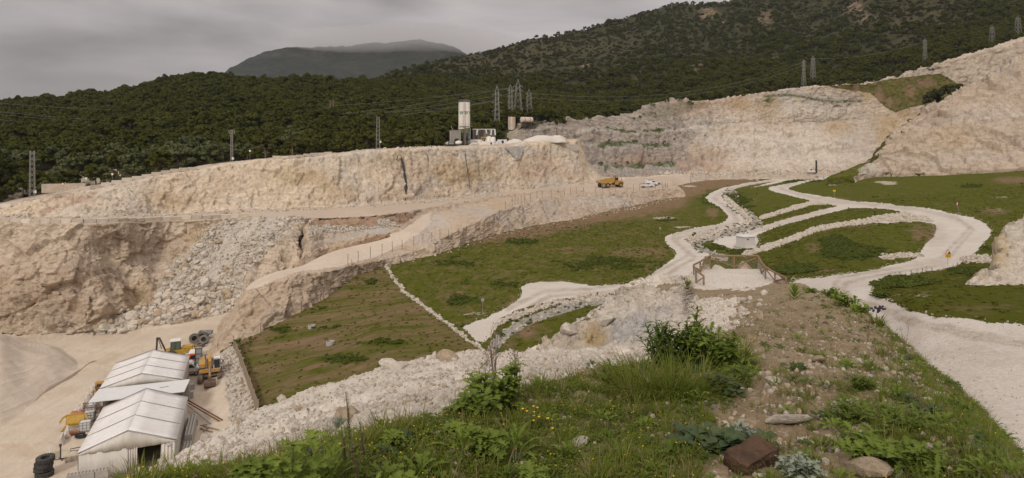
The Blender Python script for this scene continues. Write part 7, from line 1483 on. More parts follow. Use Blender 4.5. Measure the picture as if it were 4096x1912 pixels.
def road_sign(p, h, kind, label, rz=0.0, lean=0.0, s_=.45):
    t = empty('road_sign', p, rz, label, 'sign'); t.rotation_euler = (0, lean, rz)
    m = MB(); m.cyl((0, 0, -.3), (0, 0, h), .045 if s_ > .4 else .03, n=8); m.build('pole', M['steel'], t)
    def pl(poly, y, mat, name, par):
        m = MB(); m.prism(poly, y - .012, y + .012); return m.build(name, mat, par)
    if kind.startswith('tri'):
        a = s_ * 1.05; z = h - a * .55
        b = pl([(-a, z - a * .62), (a, z - a * .62), (0, z + a * 1.1)], -.07, M['sign_red'], 'panel', t)
        pl([(-a * .74, z - a * .46), (a * .74, z - a * .46), (0, z + a * .80)], -.10, M['sign_white'], 'panel_face', b)
        pl([(-a * .18, z - a * .46), (a * .74, z - a * .46), (a * .26, z + a * .35), (a * .12, z + a * .28), (a * .10, z + a * .05), (-a * .02, z - a * .02), (-a * .06, z - a * .28)], -.13, M['dark'], 'falling_rock_symbol', b)
        if 'plate' in kind:
            b = pl([(-a, z - a * 1.75), (a, z - a * 1.75), (a, z - a * .68), (-a, z - a * .68)], -.07, M['sign_yellow'], 'plate', t)
            m = MB(); [m.box((0, -.095, z - a * (.90 + .30 * i)), (a * (1.3 + .15 * i), .015, a * .10)) for i in range(3)]
            m.build('lettering_rows', M['sign_text'], b)
    elif kind == 'yellow': pl([(-.42, h - .55), (.42, h - .55), (.42, h), (-.42, h)], -.07, M['sign_yellow'], 'panel', t)
    elif kind == 'round':
        c = [(.32 * math.cos(k * .314), h - .3 + .32 * math.sin(k * .314)) for k in range(20)]; b = pl(c, -.06, M['sign_red'], 'panel', t); pl([(x * .68, h - .3 + (z - h + .3) * .68) for x, z in c], -.09, M['sign_white'], 'panel_face', b)
    else: pl([(-.22, h - .42), (.22, h - .42), (.22, h), (-.22, h)], -.06, M['sign_white'] if kind == 'white' else M['steel'], 'panel', t)
M['sign_red'] = plain('sign_red', (0.42, 0.03, 0.025), 0.4, 0.05); M['sign_white'] = plain('sign_white', (0.72, 0.70, 0.66), 0.4, 0.04); M['sign_yellow'] = plain('sign_yellow', (0.70, 0.40, 0.02), 0.45, 0.06); M['sign_text'] = plain('faded_sign_lettering', (0.32, 0.15, 0.02), 0.6)
road_sign(fld.at(3791, 1074), 2.55, 'tri_plate', 'red triangle warning sign over a yellow plate, standing nearest on the grass verge', s_=.40)
road_sign(fld.at(3838, 858), 2.6, 'tri', 'red triangle warning sign without a plate, leaning beside the far road bend', lean=R(-11), s_=.40)
road_sign(fld.at(3337, 790), 2.4, 'yellow', 'small yellow sign on a thin pole beside the far track')
road_sign(fld.at(1931, 1262), 2.5, 'grey', 'thin grey marker post with a small plate beside the white track end', s_=.3); road_sign(fld.at(2640, 948), 2.3, 'grey', 'thin pale marker post with a small plate in the middle of the field', s_=.3)
for px, D, k, lb in ((252, 145, 'round', 'round red rimmed sign by the retaining wall on the ramp'), (345, 150, 'white', 'small white square sign beside the ramp road'), (450, 150, 'round', 'round sign further up the ramp beside the barrier'), (1000, 175, 'white', 'small white board on a post beside the rim road')): road_sign(on(px, D, pit), 2.6, k, lb, s_=.3)
for px, py in ((3868, 745), (2660, 876), (3498, 862), (3295, 715), (2090, 968), (3027, 782)):
    p = fld.at(px, py); m = MB(); m.cyl((0, 0, -.2), (.08, 0, 1.0), .10, n=8); m.cyl((.08, 0, 1.0), (.08, 0, 1.05), .13, n=8); o = m.build('vent_pipe', M['hose'], None); o.location = p; tag(o, 'short black standpipe sticking out of the grass field', 'pipe', 'black standpipes in the grass')
for (px, py), lb in (((1247, 1312), 'upper concrete manhole ring on the soil slope'), ((1321, 1378), 'lower concrete manhole ring on the soil slope')):
    p = fld.at(px, py); m = MB(); m.lathe([(.42, -.3), (.60, -.3), (.60, .48), (.50, .48), (.48, -.1), (.42, -.3)], 28); o = m.build('manhole_ring', M['concrete'], None, True); o.location = p; tag(o, lb, 'ring')
# transformer hut
p = fld.at(2988, 988); t = empty('transformer_hut', p + Vector((0, .9, .0)), R(24), 'pale prefabricated hut with a flat roof slab beside the track', 'hut')
M['hut'] = plain('pale_precast', (0.56, 0.53, 0.49), 0.85, 0.04, 0.6, 0, (0.44, 0.40, 0.35), 0.4)
m = MB(); m.box((0, 0, .92), (2.7, 2.5, 2.25)); wl = m.build('wall', M['hut'], t)
m = MB(); m.box((0, 0, 2.12), (3.0, 2.8, .16)); m.build('roof', M['sheet'], t)
m = MB(); m.box((-.55, -1.26, 1.65), (.50, .05, .28)); [m.box((-.55, -1.29, 1.56 + .06 * i), (.48, .03, .02), mi=1) for i in range(4)]; m.build('vent', [M['steel'], M['dark']], wl)
m = MB(); m.box((0, 0, -.1), (3.4, 3.2, .22)); m.build('plinth', M['concrete'], t)
# wooden fence round the pad
M['log'] = plain('treated_round_timber', (0.23, 0.14, 0.075), 0.8, 0.2, 3, 0, (0.34, 0.25, 0.165), 0.6)
FZ = lambda x, y: (2700 + x * .233, 900 + y * .233)
posts = [((495, 880), (490, 1030)), ((360, 770), (362, 1000)), ((318, 684), (330, 860)), ((433, 628), (433, 810)), ((600, 528), (600, 735)), ((1015, 528), (1015, 738)), ((1420, 528), (1424, 750)), ((1482, 636), (1485, 835)), ((1552, 722), (1557, 932)), ((1716, 818), (1716, 970)), ((1905, 908), (1905, 1002))]
tops, bases = [], []
for (a, b), (c, d) in posts:
    px, py = FZ(c, d); B = kn.at(px, py); B.y = max(B.y, 50); B = unproj(px, py, B.y); B.z = min(B.z, kn.zat(B.x, B.y) + .15)
    tx, ty = FZ(a, b); T = unproj(tx, ty, B.y); bases.append(B); tops.append(T)
t = empty('timber_fence', bases[4], 0, 'round timber rail fence with wire netting around the gravel pad', 'fence'); o0_ = bases[4]
for B, T in zip(bases, tops): m = MB(); m.cyl(B - o0_ - Vector((0, 0, .4)), T - o0_, .075, n=8); m.build('post', M['log'], t)
for i in range(len(tops) - 1):
    m = MB(); m.cyl(tops[i] - o0_, tops[i + 1] - o0_, .085, n=8); m.build('rail', M['log'], t)
for a, b in ((0, 1), (4, 3), (4, 5), (6, 5), (6, 7), (8, 7), (8, 9), (10, 9), (2, 3)):
    m = MB(); m.cyl(tops[a].lerp(bases[a], .12) - o0_, bases[b].lerp(tops[b], .08) - o0_, .055, n=8); m.build('brace', M['log'], t)
m = MB()
for i in range(len(tops) - 1):
    n = max(3, int((bases[i + 1] - bases[i]).length / .22))
    for k in range(n + 1):
        for s_ in (-1, 1):
            u, v_ = k / n, min(max((k + s_ * 4) / n, 0), 1)
            m.cyl(bases[i].lerp(bases[i + 1], u) - o0_, tops[i].lerp(tops[i + 1], v_) - o0_, .005, n=3, cap=False)
m.build('wire_netting', M['steel'], t)
# rusty post fences
M['post'] = plain('rusty_fence_post', (0.20, 0.12, 0.085), 0.9, 0.2, 2)
def post_fence(bases, h, label, stay=()):
    t = empty('post_fence', bases[0], 0, label, 'fence')
    for i, b in enumerate(bases):
        c = b - bases[0]; m = MB(); m.cyl(c - Vector((0, 0, .5)), c + Vector((random.uniform(-.04, .04), 0, h * random.uniform(.92, 1.05))), .055, n=6)
        if i in stay: m.cyl(c + Vector((0, 0, h * .75)), c + Vector((1.1, -.2, -.1)), .035, n=5); m.cyl(c + Vector((0, 0, h * .75)), c + Vector((-1.1, .2, -.1)), .035, n=5)
        m.build('post', M['post'], t)
    m = MB()
    for i in range(len(bases) - 1):
        if (bases[i + 1] - bases[i]).length < 22:
            for u in (.1, .5, .97): m.cyl(bases[i] - bases[0] + Vector((0, 0, h * u)), bases[i + 1] - bases[0] + Vector((0, 0, h * u)), .008, n=3, cap=False)
    m.build('wire', M['steel'], t)
a = np.array(r1); dl = lambda px: float(np.exp(pchip(a[:, 0], np.log(a[:, 2]), np.array([px]))[0])) + 1.0
post_fence([on(2000 + x * .624, dl(2000 + x * .624), rg) for x in (78, 97, 115, 135, 158, 195, 237, 271, 328, 373, 413, 452, 490, 535, 613, 658, 700, 742, 814, 855, 895, 950, 995, 1040, 1060, 1075)], 2.3, 'row of rusty posts along the front edge of the truck bench', (0, 4, 9, 13, 24))
post_fence([rg.at(*c) for c in P6([(1638, 300), (1600, 355), (1568, 398), (1505, 432), (1447, 452), (1385, 468), (1335, 475), (1272, 487), (1218, 495), (1165, 508), (1108, 518), (1050, 535), (975, 558), (912, 573), (846, 592), (772, 613), (693, 635), (627, 655)])], 2.2, 'long row of rusty posts across the middle of the haul ridge', (2, 9))
post_fence([rg.at(*c) for c in P6([(652, 695), (680, 733), (700, 742), (620, 822), (538, 867), (452, 918), (330, 972), (236, 1010), (69, 1115)])], 2.2, 'rusty posts down the lower front of the haul ridge beside the soil slope', (7,))
post_fence([on(px, 318 + (px - 2700) * .03, q, fld) for px in range(2690, 3340, 27)], 2.2, 'far row of rusty posts in front of the big quarry wall', (2, 9, 15))
rocks_on('berm_stones', q, 900, near_line(q.PX, q.PY, [(2640, 706), (2800, 700), (3000, 698), (3200, 692), (3330, 684)], 6, 1), .25, .9, 'row of pale rocks along the foot of the far quarry wall', skew=1.6)
# bushes on the terraces and elsewhere
M['bush'] = leaf_mat('bush_leaves', (0.080, 0.100, 0.016), (0.145, 0.16, 0.034), 0.6, transl=0.15)
def bush(p, r, label, group=None, per=26, cl=16, mat='bush', h=1.0):
    V, Fq, cc = crown(random.randrange(9999), r, r * 1.7 * h, -.1 * r, cl, per, r * .13, .2); o = link_mesh('bush', V, Fq, M[mat], None); o.location = p; return tag(o, label, 'bush', group)
GBU = 'bushes on the terrace ledges'
for px, py, s_ in ((2405, 664, 1.3), (2465, 660, .9), (2510, 657, 1.0), (2640, 655, .8), (2435, 574, 1.6), (2540, 576, 1.7), (2590, 582, .8), (2625, 582, 1.0), (2660, 580, 1.5), (2392, 522, .7), (2590, 530, .7), (2630, 520, 1.1), (2655, 526, .8), (2560, 475, 1.2), (2535, 480, 1.0), (2610, 428, 1.8), (2668, 412, 1.3), (2720, 406, 1.4), (2760, 425, 2.2), (2585, 500, .8), (2575, 462, .9), (2240, 494, 1.0), (2700, 560, .8), (2735, 545, .8), (2720, 535, .6), (2680, 515, .6), (2820, 548, .9), (2770, 575, .6)):
    bush(q.at(px, py), s_, 'dark green bush growing on a ledge of the far quarry terraces', GBU, 20, 10)
for px, py, s_, lb in ((3745, 400, 4.6, 'big dark bushy tree at the bottom of the grassy gully by the rock wall'), (3800, 365, 3.6, 'dark bush right behind the big tree in the gully'), (3720, 435, 2.8, 'lower dark bush left below the big gully tree'), (3840, 350, 2.6, 'rightmost dark bush on the rim above the rock wall')):
    D = 310 + (px - 3745) * .05; bush(unproj(px, py + 20, D), s_, lb, None, 60, 30, 'scrub')
for px, py, s_ in ((3555, 500, 1.0), (3610, 535, .8), (3640, 480, 1.2), (3680, 465, 1.0), (3525, 600, .7), (3560, 560, .8)): bush(w.at(px, py) , s_, 'green bush on the edge where the rock wall meets the gully', 'bushes on the edge of the rock wall', 20, 9)
for px, py, s_, lb in ((945, 1400, 1.3, 'sparse shrub at the upper end of the plank fence'), (1000, 1385, 1.1, 'sparse shrub right of the first fence shrub on the slope'), (1130, 1345, 1.0, 'low dark shrub below the staked fence post')): bush(fld.at(px, py), s_ * .7, lb, None, 14, 9, 'bush', 1.3)
for px, py, s_ in ((160, 775, 1.2), (185, 790, 1.0), (60, 800, 1.5), (330, 745, .8), (410, 735, .7), (480, 725, 1.0), (540, 705, 1.0), (600, 690, 1.2), (660, 690, 1.4), (730, 675, 1.1), (850, 652, 1.0)): bush(on(px, 158 if px < 500 else 168, pit, fh), s_, 'grey green bush beside the ramp road at the forest foot', 'bushes beside the ramp road', 22, 12, 'pine_grey')
WEED = []
for i in range(3):
    V, Fq, cc = crown(90 + i, .5, .5, 0, 5, 14, .12); WEED.append((V, Fq, [M['bush']], [0] * len(Fq)))
lush = np.clip(fld.tint[..., 1] * 1.5 - .5 + .9 * fbm(fld.P, 1 / 4.0, 3, 73), 0, 1) * np.isin(fld.reg, (0, 1, 4))
wp, _ = fld.pick(6500, None, lush * np.clip(130 / fld.D, .3, 1.4)); n = len(wp)
scatter('weeds', wp, WEED, np.stack([rng.uniform(.4, 1.2, n), rng.uniform(.4, 1.2, n), rng.uniform(.25, .7, n)], -1), rng.uniform(0, 6.28, n), label='leafy weeds growing in the lush patches of the fields', cat='weeds')
wp, _ = fld.pick(9000, np.isin(fld.reg, (0, 1)) & (fld.D < 190)); n = len(wp)
M['turf'] = leaf_mat('turf_tufts', (0.10, 0.10, 0.010), (0.17, 0.155, 0.022), 0.5, transl=0.15)
TURF = [(v_, f_, [M['turf']], mi) for v_, f_, m_, mi in WEED]
scatter('turf_tufts', wp, TURF, np.stack([rng.uniform(.3, .8, n), rng.uniform(.3, .8, n), rng.uniform(.10, .28, n)], -1), rng.uniform(0, 6.28, n), label='small tufts of thin grass over the fields', cat='grass')
wp, _ = fld.pick(480, fld.line(ditch_r, 34) | fld.line(ditch_l, 40)); n = len(wp)
scatter('ditch_weeds', wp, WEED, np.stack([rng.uniform(.4, 1.2, n), rng.uniform(.4, 1.2, n), rng.uniform(.2, .6, n)], -1), rng.uniform(0, 6.28, n), label='green weeds along the drainage ditch', cat='weeds')
# ------------------------------------------------------------------ plants in the foreground
L_ = lambda n, a, b, **k: M.setdefault(n, leaf_mat(n, a, b, 6.0, **k))
L_('grass_blade', (0.12, 0.145, 0.02), (0.22, 0.235, 0.045), transl=.35); L_('dry_blade', (0.22, 0.16, 0.075), (0.30, 0.23, 0.12), transl=.2)
L_('mallow_leaf', (0.14, 0.19, 0.026), (0.24, 0.29, 0.06), transl=.3); L_('dark_leaf', (0.065, 0.105, 0.015), (0.125, 0.17, 0.03), transl=.25)
L_('broad_leaf', (0.060, 0.088, 0.040), (0.100, 0.130, 0.062), transl=.2); L_('silver_leaf', (0.24, 0.26, 0.20), (0.36, 0.38, 0.31), transl=.15); L_('white_leaf', (0.42, 0.43, 0.36), (0.55, 0.55, 0.47), transl=.15)
L_('clover_leaf', (0.10, 0.13, 0.018), (0.18, 0.205, 0.036), transl=.3); L_('feather_leaf', (0.12, 0.16, 0.028), (0.20, 0.235, 0.05), transl=.3)
M['petal'] = plain('yellow_petal', (0.75, 0.45, 0.02), 0.6, 0.15, 8); M['stem_dry'] = plain('dry_brown_stem', (0.16, 0.11, 0.075), 0.9, 0.2, 8); M['stem_g'] = plain('green_stem', (0.10, 0.12, 0.035), 0.8, 0.2, 8); M['spike'] = plain('pale_seed_spike', (0.42, 0.40, 0.24), 0.9, 0.2, 20); M['purple'] = plain('violet_petal', (0.035, 0.025, 0.05), 0.7, .2, 8)
class LF:
    def __init__(s): s.v, s.f, s.mi = [], [], []
    def leaf(s, base, az, el, L, W, kind='lance', droop=.6, mi=0, roll=0.0, n=7):
        """a leaf with a folded midrib that rises at el and arches over; kind sets its outline"""
        o = len(s.v); ca, sa = math.cos(az), math.sin(az); x = z = 0.0; a = el; ds = L / n
        for i in range(n + 1):
            t = i / n
            w_ = {'lance': math.sin(math.pi * min(1, t * .92 + .06)) ** .8, 'blade': 1 - t ** 2 * .96, 'round': math.sqrt(max(0, 1 - (2 * t - 1) ** 2)) if t > .08 else .1, 'lobed': (.35 + .65 * math.sin(math.pi * min(1, t * .9 + .05))) * (1.0 if i % 2 else .38), 'feather': (1 - t * .75) * (1.0 if i % 2 else .10)}[kind] * W / 2
            lift = abs(w_) * (.35 + .5 * roll); p = Vector(base) + Vector((ca * x, sa * x, z)); sd = Vector((-sa, ca, 0))
            b = -.4 * ds if kind in ('lobed', 'feather') and i % 2 else 0
            s.v += [tuple(p + sd * w_ + Vector((-b * ca, -b * sa, lift))), tuple(p), tuple(p - sd * w_ + Vector((-b * ca, -b * sa, lift)))]
            x += math.cos(a) * ds; z += math.sin(a) * ds; a -= droop * 2 * (t + .15) / n * 1.6
        for i in range(n):
            k = o + i * 3; s.f += [(k, k + 3, k + 4, k + 1), (k + 1, k + 4, k + 5, k + 2)]; s.mi += [mi] * 2
    def stem(s, pts, r, mi=0):
        m = MB(); m.tube(pts, r, 4); o = len(s.v); s.v += m.v; s.f += [tuple(i + o for i in f) for f in m.f]; s.mi += [mi] * len(m.f)
    def ball(s, c, r, mi=0, st=(1, 1, 1)):
        o = len(s.v); v, f = ICO[1]; s.v += [tuple(Vector(c) + Vector((a * r * st[0], b * r * st[1], d * r * st[2]))) for a, b, d in v]; s.f += [tuple(int(i) + o for i in t) for t in f]; s.mi += [mi] * len(f)
    def t(s, mats): return (np.array(s.v), s.f, mats, s.mi)
    def obj(s, name, mats, p, rz=0, sc=1.0, parent=None): 
        o = link_mesh(name, s.v, s.f, mats, parent, False, s.mi); o.location = p; o.rotation_euler = (0, 0, rz); o.scale = (sc,) * 3; return o
U = random.uniform
def tuft(n, h, w, spread=.05, mats=('grass_blade',), lean=(50, 85), dry=.0):
    q_ = LF()
    for i in range(n):
        a = U(0, 6.28); r_ = spread * U(0, 1) ** .5
        q_.leaf((math.cos(a) * r_, math.sin(a) * r_, -.01), a + U(-.6, .6), R(U(*lean)), h * U(.5, 1.1), w * U(.6, 1.2), 'blade', U(.4, 1.1), 1 if random.random() < dry else 0, n=5)
    return q_
def mat_plant(n, h, kind, L, W, rad, mi_fl=0, fl=0):
    q_ = LF()
    for i in range(n):
        a, r_ = U(0, 6.28), rad * U(0, 1) ** .5; b = (math.cos(a) * r_, math.sin(a) * r_, h * U(0, 1) * (1 - (r_ / rad) ** 2 * .6))
        q_.leaf(b, U(0, 6.28), R(U(-10, 50)), L * U(.6, 1.2), W * U(.6, 1.2), kind, .4, 0, n=3)
    for i in range(fl):
        a, r_ = U(0, 6.28), rad * U(0, 1) ** .5; q_.ball((math.cos(a) * r_, math.sin(a) * r_, h * U(.9, 1.35)), U(.003, .005), 1, (1, 1, .7))
    return q_
GB_ = [M['grass_blade'], M['dry_blade']]
TUFTS = [tuft(34, .17, .006, .04, dry=.08).t(GB_), tuft(26, .24, .007, .05, dry=.12).t(GB_), tuft(40, .12, .005, .07, lean=(25, 75), dry=.15).t(GB_)]
MATS = [mat_plant(70, .05, 'round', .020, .016, .11).t([M['clover_leaf'], M['petal']]), mat_plant(60, .06, 'round', .022, .016, .10, 1, 1).t([M['clover_leaf'], M['petal']]), mat_plant(60, .05, 'lance', .03, .010, .10).t([M['clover_leaf'], M['petal']])]
def clump(n, L, W, kind, mat, el=(15, 70), hgt=.05, n2=7, spread=.04, droop=.8):
    q_ = LF()
    for i in range(n):
        a = i * 2.4 + U(-.3, .3); u = i / n; q_.leaf((math.cos(a) * spread * (1 - u), math.sin(a) * spread * (1 - u), hgt * u), a, R(el[0] + (el[1] - el[0]) * u), L * U(.7, 1.1) * (1 - .35 * u), W * U(.8, 1.1) * (1 - .3 * u), kind, droop, 0, n=n2)
    return q_
ROS = [clump(14, .13, .05, 'lobed', 0).t([M['mallow_leaf']]), clump(16, .10, .035, 'feather', 0, n2=9).t([M['feather_leaf']]), clump(12, .09, .05, 'round', 0, (0, 40), .04).t([M['broad_leaf']]), clump(11, .12, .028, 'lance', 0).t([M['dark_leaf']])]
sx_, sy_ = kn.QX, kn.QY
cover = inpoly(sx_, sy_, [(430, 2000), (640, 1935), (1080, 1850), (1300, 1760), (1560, 1700), (1850, 1610), (2080, 1560), (2380, 1500), (2620, 1435), (2900, 1390), (3060, 1440), (3000, 1520), (2900, 1640), (2860, 1760), (2790, 1880), (2860, 2100), (300, 2200)]) & (kn.reg == 1) 
patch = fbm(kn.P, 2.2, 4, 301); kd = np.clip(6 / kn.D, .3, 2.2) ** 2
def grow(name, n, mask, tm, lo, hi, label, cat, wgt=None, sink=.0):
    p, _ = kn.pick(n, mask, wgt); m_ = len(p); p[:, 2] -= sink
    return scatter(name, p, tm, rng.uniform(lo, hi, m_), np.stack([rng.uniform(-.15, .15, m_), rng.uniform(-.15, .15, m_), rng.uniform(0, 6.28, m_)], -1), label=label, cat=cat)
grow('grass', 3400, cover & (kn.D > 2.3), TUFTS, .6, 1.25, 'green meadow grass on the near crest of the knoll', 'grass', kd * np.clip(.7 + patch, .1, 2))
grow('clover_mat', 11000, cover & (kn.D > 2.2), MATS, .6, 1.4, 'low clover and bird trefoil with small yellow flowers between the grass', 'ground cover', kd * np.clip(.9 - patch, .2, 2))
flank = (kn.reg == 1) & ~cover & (kn.D > 2.5) & (kn.D < 45) & (sx_ > 1000)
lowr = np.clip((sx_ - 3050) / 500, 0, 1) * np.clip((sy_ - 1440) / 300, 0, 1)
edge_r = np.clip(1 - np.abs(sy_ - np.interp(sx_, [3090, 3270, 3400, 3560, 3700, 3850, 3960, 4096], [1140, 1165, 1216, 1316, 1436, 1563, 1684, 1882]) - 40) / 75, 0, 1) * (sx_ > 3200)
wf = np.clip(.55 + 1.3 * lowr + 1.5 * edge_r + 1.3 * patch, 0, 2) * np.clip(8 / kn.D, .25, 2) ** 2
TUFTS2 = TUFTS[:2] + [tuft(30, .16, .005, .05, dry=.75).t(GB_), tuft(26, .12, .005, .07, lean=(20, 70), dry=.5).t(GB_)]
grow('sparse_grass', 6500, flank, TUFTS2, .35, .95, 'sparse grass tufts on the bare soil flank of the knoll', 'grass', wf)
grow('dry_grass', 900, cover & (kn.D > 2.4), TUFTS2[2:], .6, 1.5, 'straw coloured dry grass among the green grass of the knoll', 'grass', kd * np.clip(.6 - patch, .05, 2))
grow('sparse_weeds', 3400, flank, ROS + MATS, .5, 1.25, 'leafy weeds scattered over the soil flank of the knoll', 'weeds', wf)
grow('leafy_weeds', 900, cover & (kn.D > 2.4), ROS, .6, 1.5, 'leafy rosettes among the grass of the knoll crest', 'weeds', kd)
FLW = []
for k in range(2):
    q_ = LF(); q_.stem([(0, 0, 0), (.004, .003, .05), (.01, 0, .085)], .0012, 0)
    for i in range(3): q_.leaf((.01, 0, .085), i * 2.1, R(35), .011, .009, 'round', .1, 1, n=3)
    FLW.append(q_.t([M['stem_g'], M['petal']]))
grow('wildflowers', 430, cover & (kn.D > 2.4), FLW, .5, .9, 'tiny yellow trefoil flowers dotted over the grass', 'flowers', kd * np.clip(.8 - patch, .05, 2) * np.clip((sx_ - 1200) / 600, .25, 1))
def place(q_, name, mats, px, py, label, cat, sc=1.0, rz=None, group=None, D=None):
    p = kn.at(px, py) if D is None else Vector(((px - CX) / F * D, D, kn.zat((px - CX) / F * D, D))); o = q_.obj(name, mats, p, U(0, 6.28) if rz is None else rz, sc); return tag(o, label, cat, group)
def shrub(n_st, h, rad, L, W, kind, per, el=(0, 60), n2=4, droop=.5, lean=.5):
    q_ = LF()
    for i in range(n_st):
        a = U(0, 6.28); r_ = rad * U(.1, 1); hh = h * U(.6, 1.0) * (1 - .35 * r_ / rad); top = Vector((math.cos(a) * r_, math.sin(a) * r_, hh)); base = Vector((math.cos(a) * r_ * .3, math.sin(a) * r_ * .3, -.02))
        mid = base.lerp(top, .55) + Vector((0, 0, .08 * h)); q_.stem([base, mid, top], [.006 * h + .003, .005 * h + .002, .002], 1)
        for k in range(per):
            u = .15 + .85 * k / per; p = (base.lerp(mid, u / .55) if u < .55 else mid.lerp(top, (u - .55) / .45)); q_.leaf(p, k * 2.4 + U(-.5, .5), R(U(*el)), L * U(.7, 1.2) * (1.1 - .4 * u), W * U(.8, 1.2), kind, droop, 0, n=n2)
    return q_
# the big dark bush, fennel and lupin clump in the middle
DB = [M['dark_leaf'], M['stem_g']]; ML = [M['mallow_leaf'], M['stem_g']]; FT = [M['feather_leaf'], M['stem_g']]
place(shrub(46, .74, .40, .13, .042, 'lobed', 13, n2=7), 'leafy_bush', DB, 2660, 1470, 'dark green leafy bush, the left of the tall bushes on the crest', 'bush', D=8.6)
place(shrub(40, .72, .34, .13, .042, 'lobed', 13, n2=7), 'leafy_bush', DB, 2765, 1460, 'dark green leafy bush, merging on the right side of the left tall bush', 'bush', D=8.7)
place(shrub(34, .62, .36, .18, .06, 'lobed', 11, n2=9), 'thistle_plant', ML, 2860, 1460, 'light green thistle clump right of the dark tall bushes', 'plant', D=8.3)
q_ = LF(); q_.stem([(0, 0, 0), (.05, 0, .45), (.02, 0, .80)], [.018, .014, .006], 1); [q_.leaf((.05, 0, .15 + .035 * i), i * 2.4, R(50), .22 - .006 * i, .07, 'lobed', .9, 0, n=9) for i in range(18)]
place(q_, 'tall_thistle', ML, 2795, 1440, 'tall pale green thistle stalk standing up between the bushes', 'plant', D=8.5)
place(clump(34, .46, .07, 'lance', 0, (25, 85), .08, 7, .1, .5), 'broad_leaf_plant', [M['mallow_leaf'], M['stem_g']], 2900, 1440, 'tall clump of lance shaped leaves right of the tall thistle', 'plant', D=8.6)
place(tuft(150, .46, .012, .16, lean=(30, 80)), 'grass_clump', GB_, 2960, 1440, 'dark grass clump at the right end of the tall bushes', 'grass clump', D=8.8)
for i, (px, D, n, h, lb) in enumerate(((2560, 7.0, 240, .62, 'big arching grass clump in front of the dark bush, left one'), (2680, 6.8, 280, .60, 'big arching grass clump in front of the dark bush, middle one'), (2790, 6.9, 220, .52, 'big arching grass clump below the thistle, right one'))):
    place(tuft(n, h, .013, .22, lean=(20, 80), dry=.05), 'grass_clump', GB_, px, 1600, lb, 'grass clump', D=D)
place(shrub(20, .38, .22, .13, .05, 'feather', 9, n2=9), 'feathery_plant', FT, 2450, 1560, 'light green feathery plant at the left of the arching grass', 'plant', D=7.6)
place(shrub(16, .30, .24, .10, .06, 'feather', 8, n2=9), 'feathery_plant', FT, 2950, 1540, 'small feathery plant under the right end of the bushes', 'plant', D=7.2)
place(shrub(18, .22, .24, .10, .075, 'round', 6, (0, 45), 5), 'broad_leaf_plant', [M['broad_leaf'], M['stem_g']], 2900, 1570, 'bush of broad grey green leaves at the right foot of the arching grass', 'plant', D=6.9)
# grey green broad leaves with a silver tuft
for px, D, lb in ((2790, 5.1, 'low mat of broad grey green leaves, left half, above the rusty rock'), (2940, 5.0, 'low mat of broad grey green leaves, right half, above the rusty rock')):
    place(shrub(26, .14, .30, .10, .082, 'round', 6, (-5, 35), 5, .3), 'broad_leaf_plant', [M['broad_leaf'], M['stem_g']], px, 1700, lb, 'plant', D=D)
SV = [M['silver_leaf'], M['stem_g']]
place(shrub(22, .20, .12, .06, .035, 'lobed', 8, n2=7), 'silver_plant', SV, 2965, 1660, 'small silvery woolly plant rising from the broad leaf mat', 'plant', D=5.2)
place(shrub(26, .18, .17, .07, .045, 'lobed', 9, n2=7), 'silver_plant', SV, 3195, 1790, 'silver grey curled plant right of the rusty rock, upper part', 'plant', D=4.3)
place(shrub(20, .14, .15, .07, .045, 'lobed', 9, n2=7), 'silver_plant', SV, 3240, 1850, 'silver grey curled plant right of the rusty rock, lower part', 'plant', D=4.0)
YL = [M.setdefault('yellow_leaf', leaf_mat('yellow_leaf', (0.30, 0.27, 0.06), (0.42, 0.36, 0.12), 6, transl=.3)), M['stem_g']]
place(shrub(8, .10, .12, .07, .06, 'round', 4, (0, 50), 5), 'yellowing_plant', YL, 3215, 1900, 'yellowing leaves below the silver plant at the bottom edge', 'plant', D=3.8)
q_ = LF(); q_.stem([(0, 0, 0), (.01, 0, .12), (.0, 0, .26)], .006, 1)
for i in range(26): q_.leaf((0, 0, .03 + .009 * i), i * 2.4, R(30 + i), .075 - .0012 * i, .018, 'lance', .6, 0, n=4)
for k, (px, D, s_) in enumerate(((1880, 3.05, 1.0), (1925, 3.1, .85), (1905, 3.2, .9))):
    place(q_, 'woolly_plant', [M['white_leaf'], M['stem_g']], px, 1900, ('white woolly leaved stalk, tallest of three at the bottom edge', 'white woolly leaved stalk, right one of three at the bottom edge', 'white woolly leaved stalk, rear one of three at the bottom edge')[k], 'plant', s_, D=D)
# the mallow, tall leaves and seed spikes at the left
def mallow(n, h, lf, W_):
    q_ = LF()
    for i in range(n):
        a = i * 2.4; r_ = U(.02, .16) * h * 2; top = Vector((math.cos(a) * r_, math.sin(a) * r_, h * U(.45, 1))); q_.stem([(0, 0, 0), tuple(top * .5 + Vector((0, 0, .04))), tuple(top)], [.005, .004, .002], 1)
        for k in range(5): q_.leaf(top, a + (k - 2) * .95, R(U(-15, 35)), lf * U(.7, 1.1), W_ * U(.7, 1.1), 'lobed', .5, 0, n=7)
    return q_
for px, D, n, h, lf, lb in ((1165, 3.3, 14, .42, .085, 'tall mallow with big lobed leaves rising in front of the gravel at the left'), (1260, 3.5, 12, .24, .08, 'lower mallow right of the tall one'), (1130, 3.15, 12, .16, .08, 'low mallow at the foot of the tall one'), (1480, 3.3, 16, .18, .08, 'mallow clump at the bottom edge left of the seed spike'), (1640, 3.2, 18, .18, .085, 'mallow clump at the bottom edge right of the seed spike'), (1010, 3.1, 10, .13, .07, 'low mallow at the left end of the grass'), (2010, 3.2, 16, .13, .08, 'pale feathery mallow right of the white stalks'), (1330, 3.2, 14, .17, .08, 'mallow clump below the dry twig')):
    place(mallow(n, h, lf, lf * .85), 'mallow_plant', ML, px, 1850, lb, 'plant', D=D)
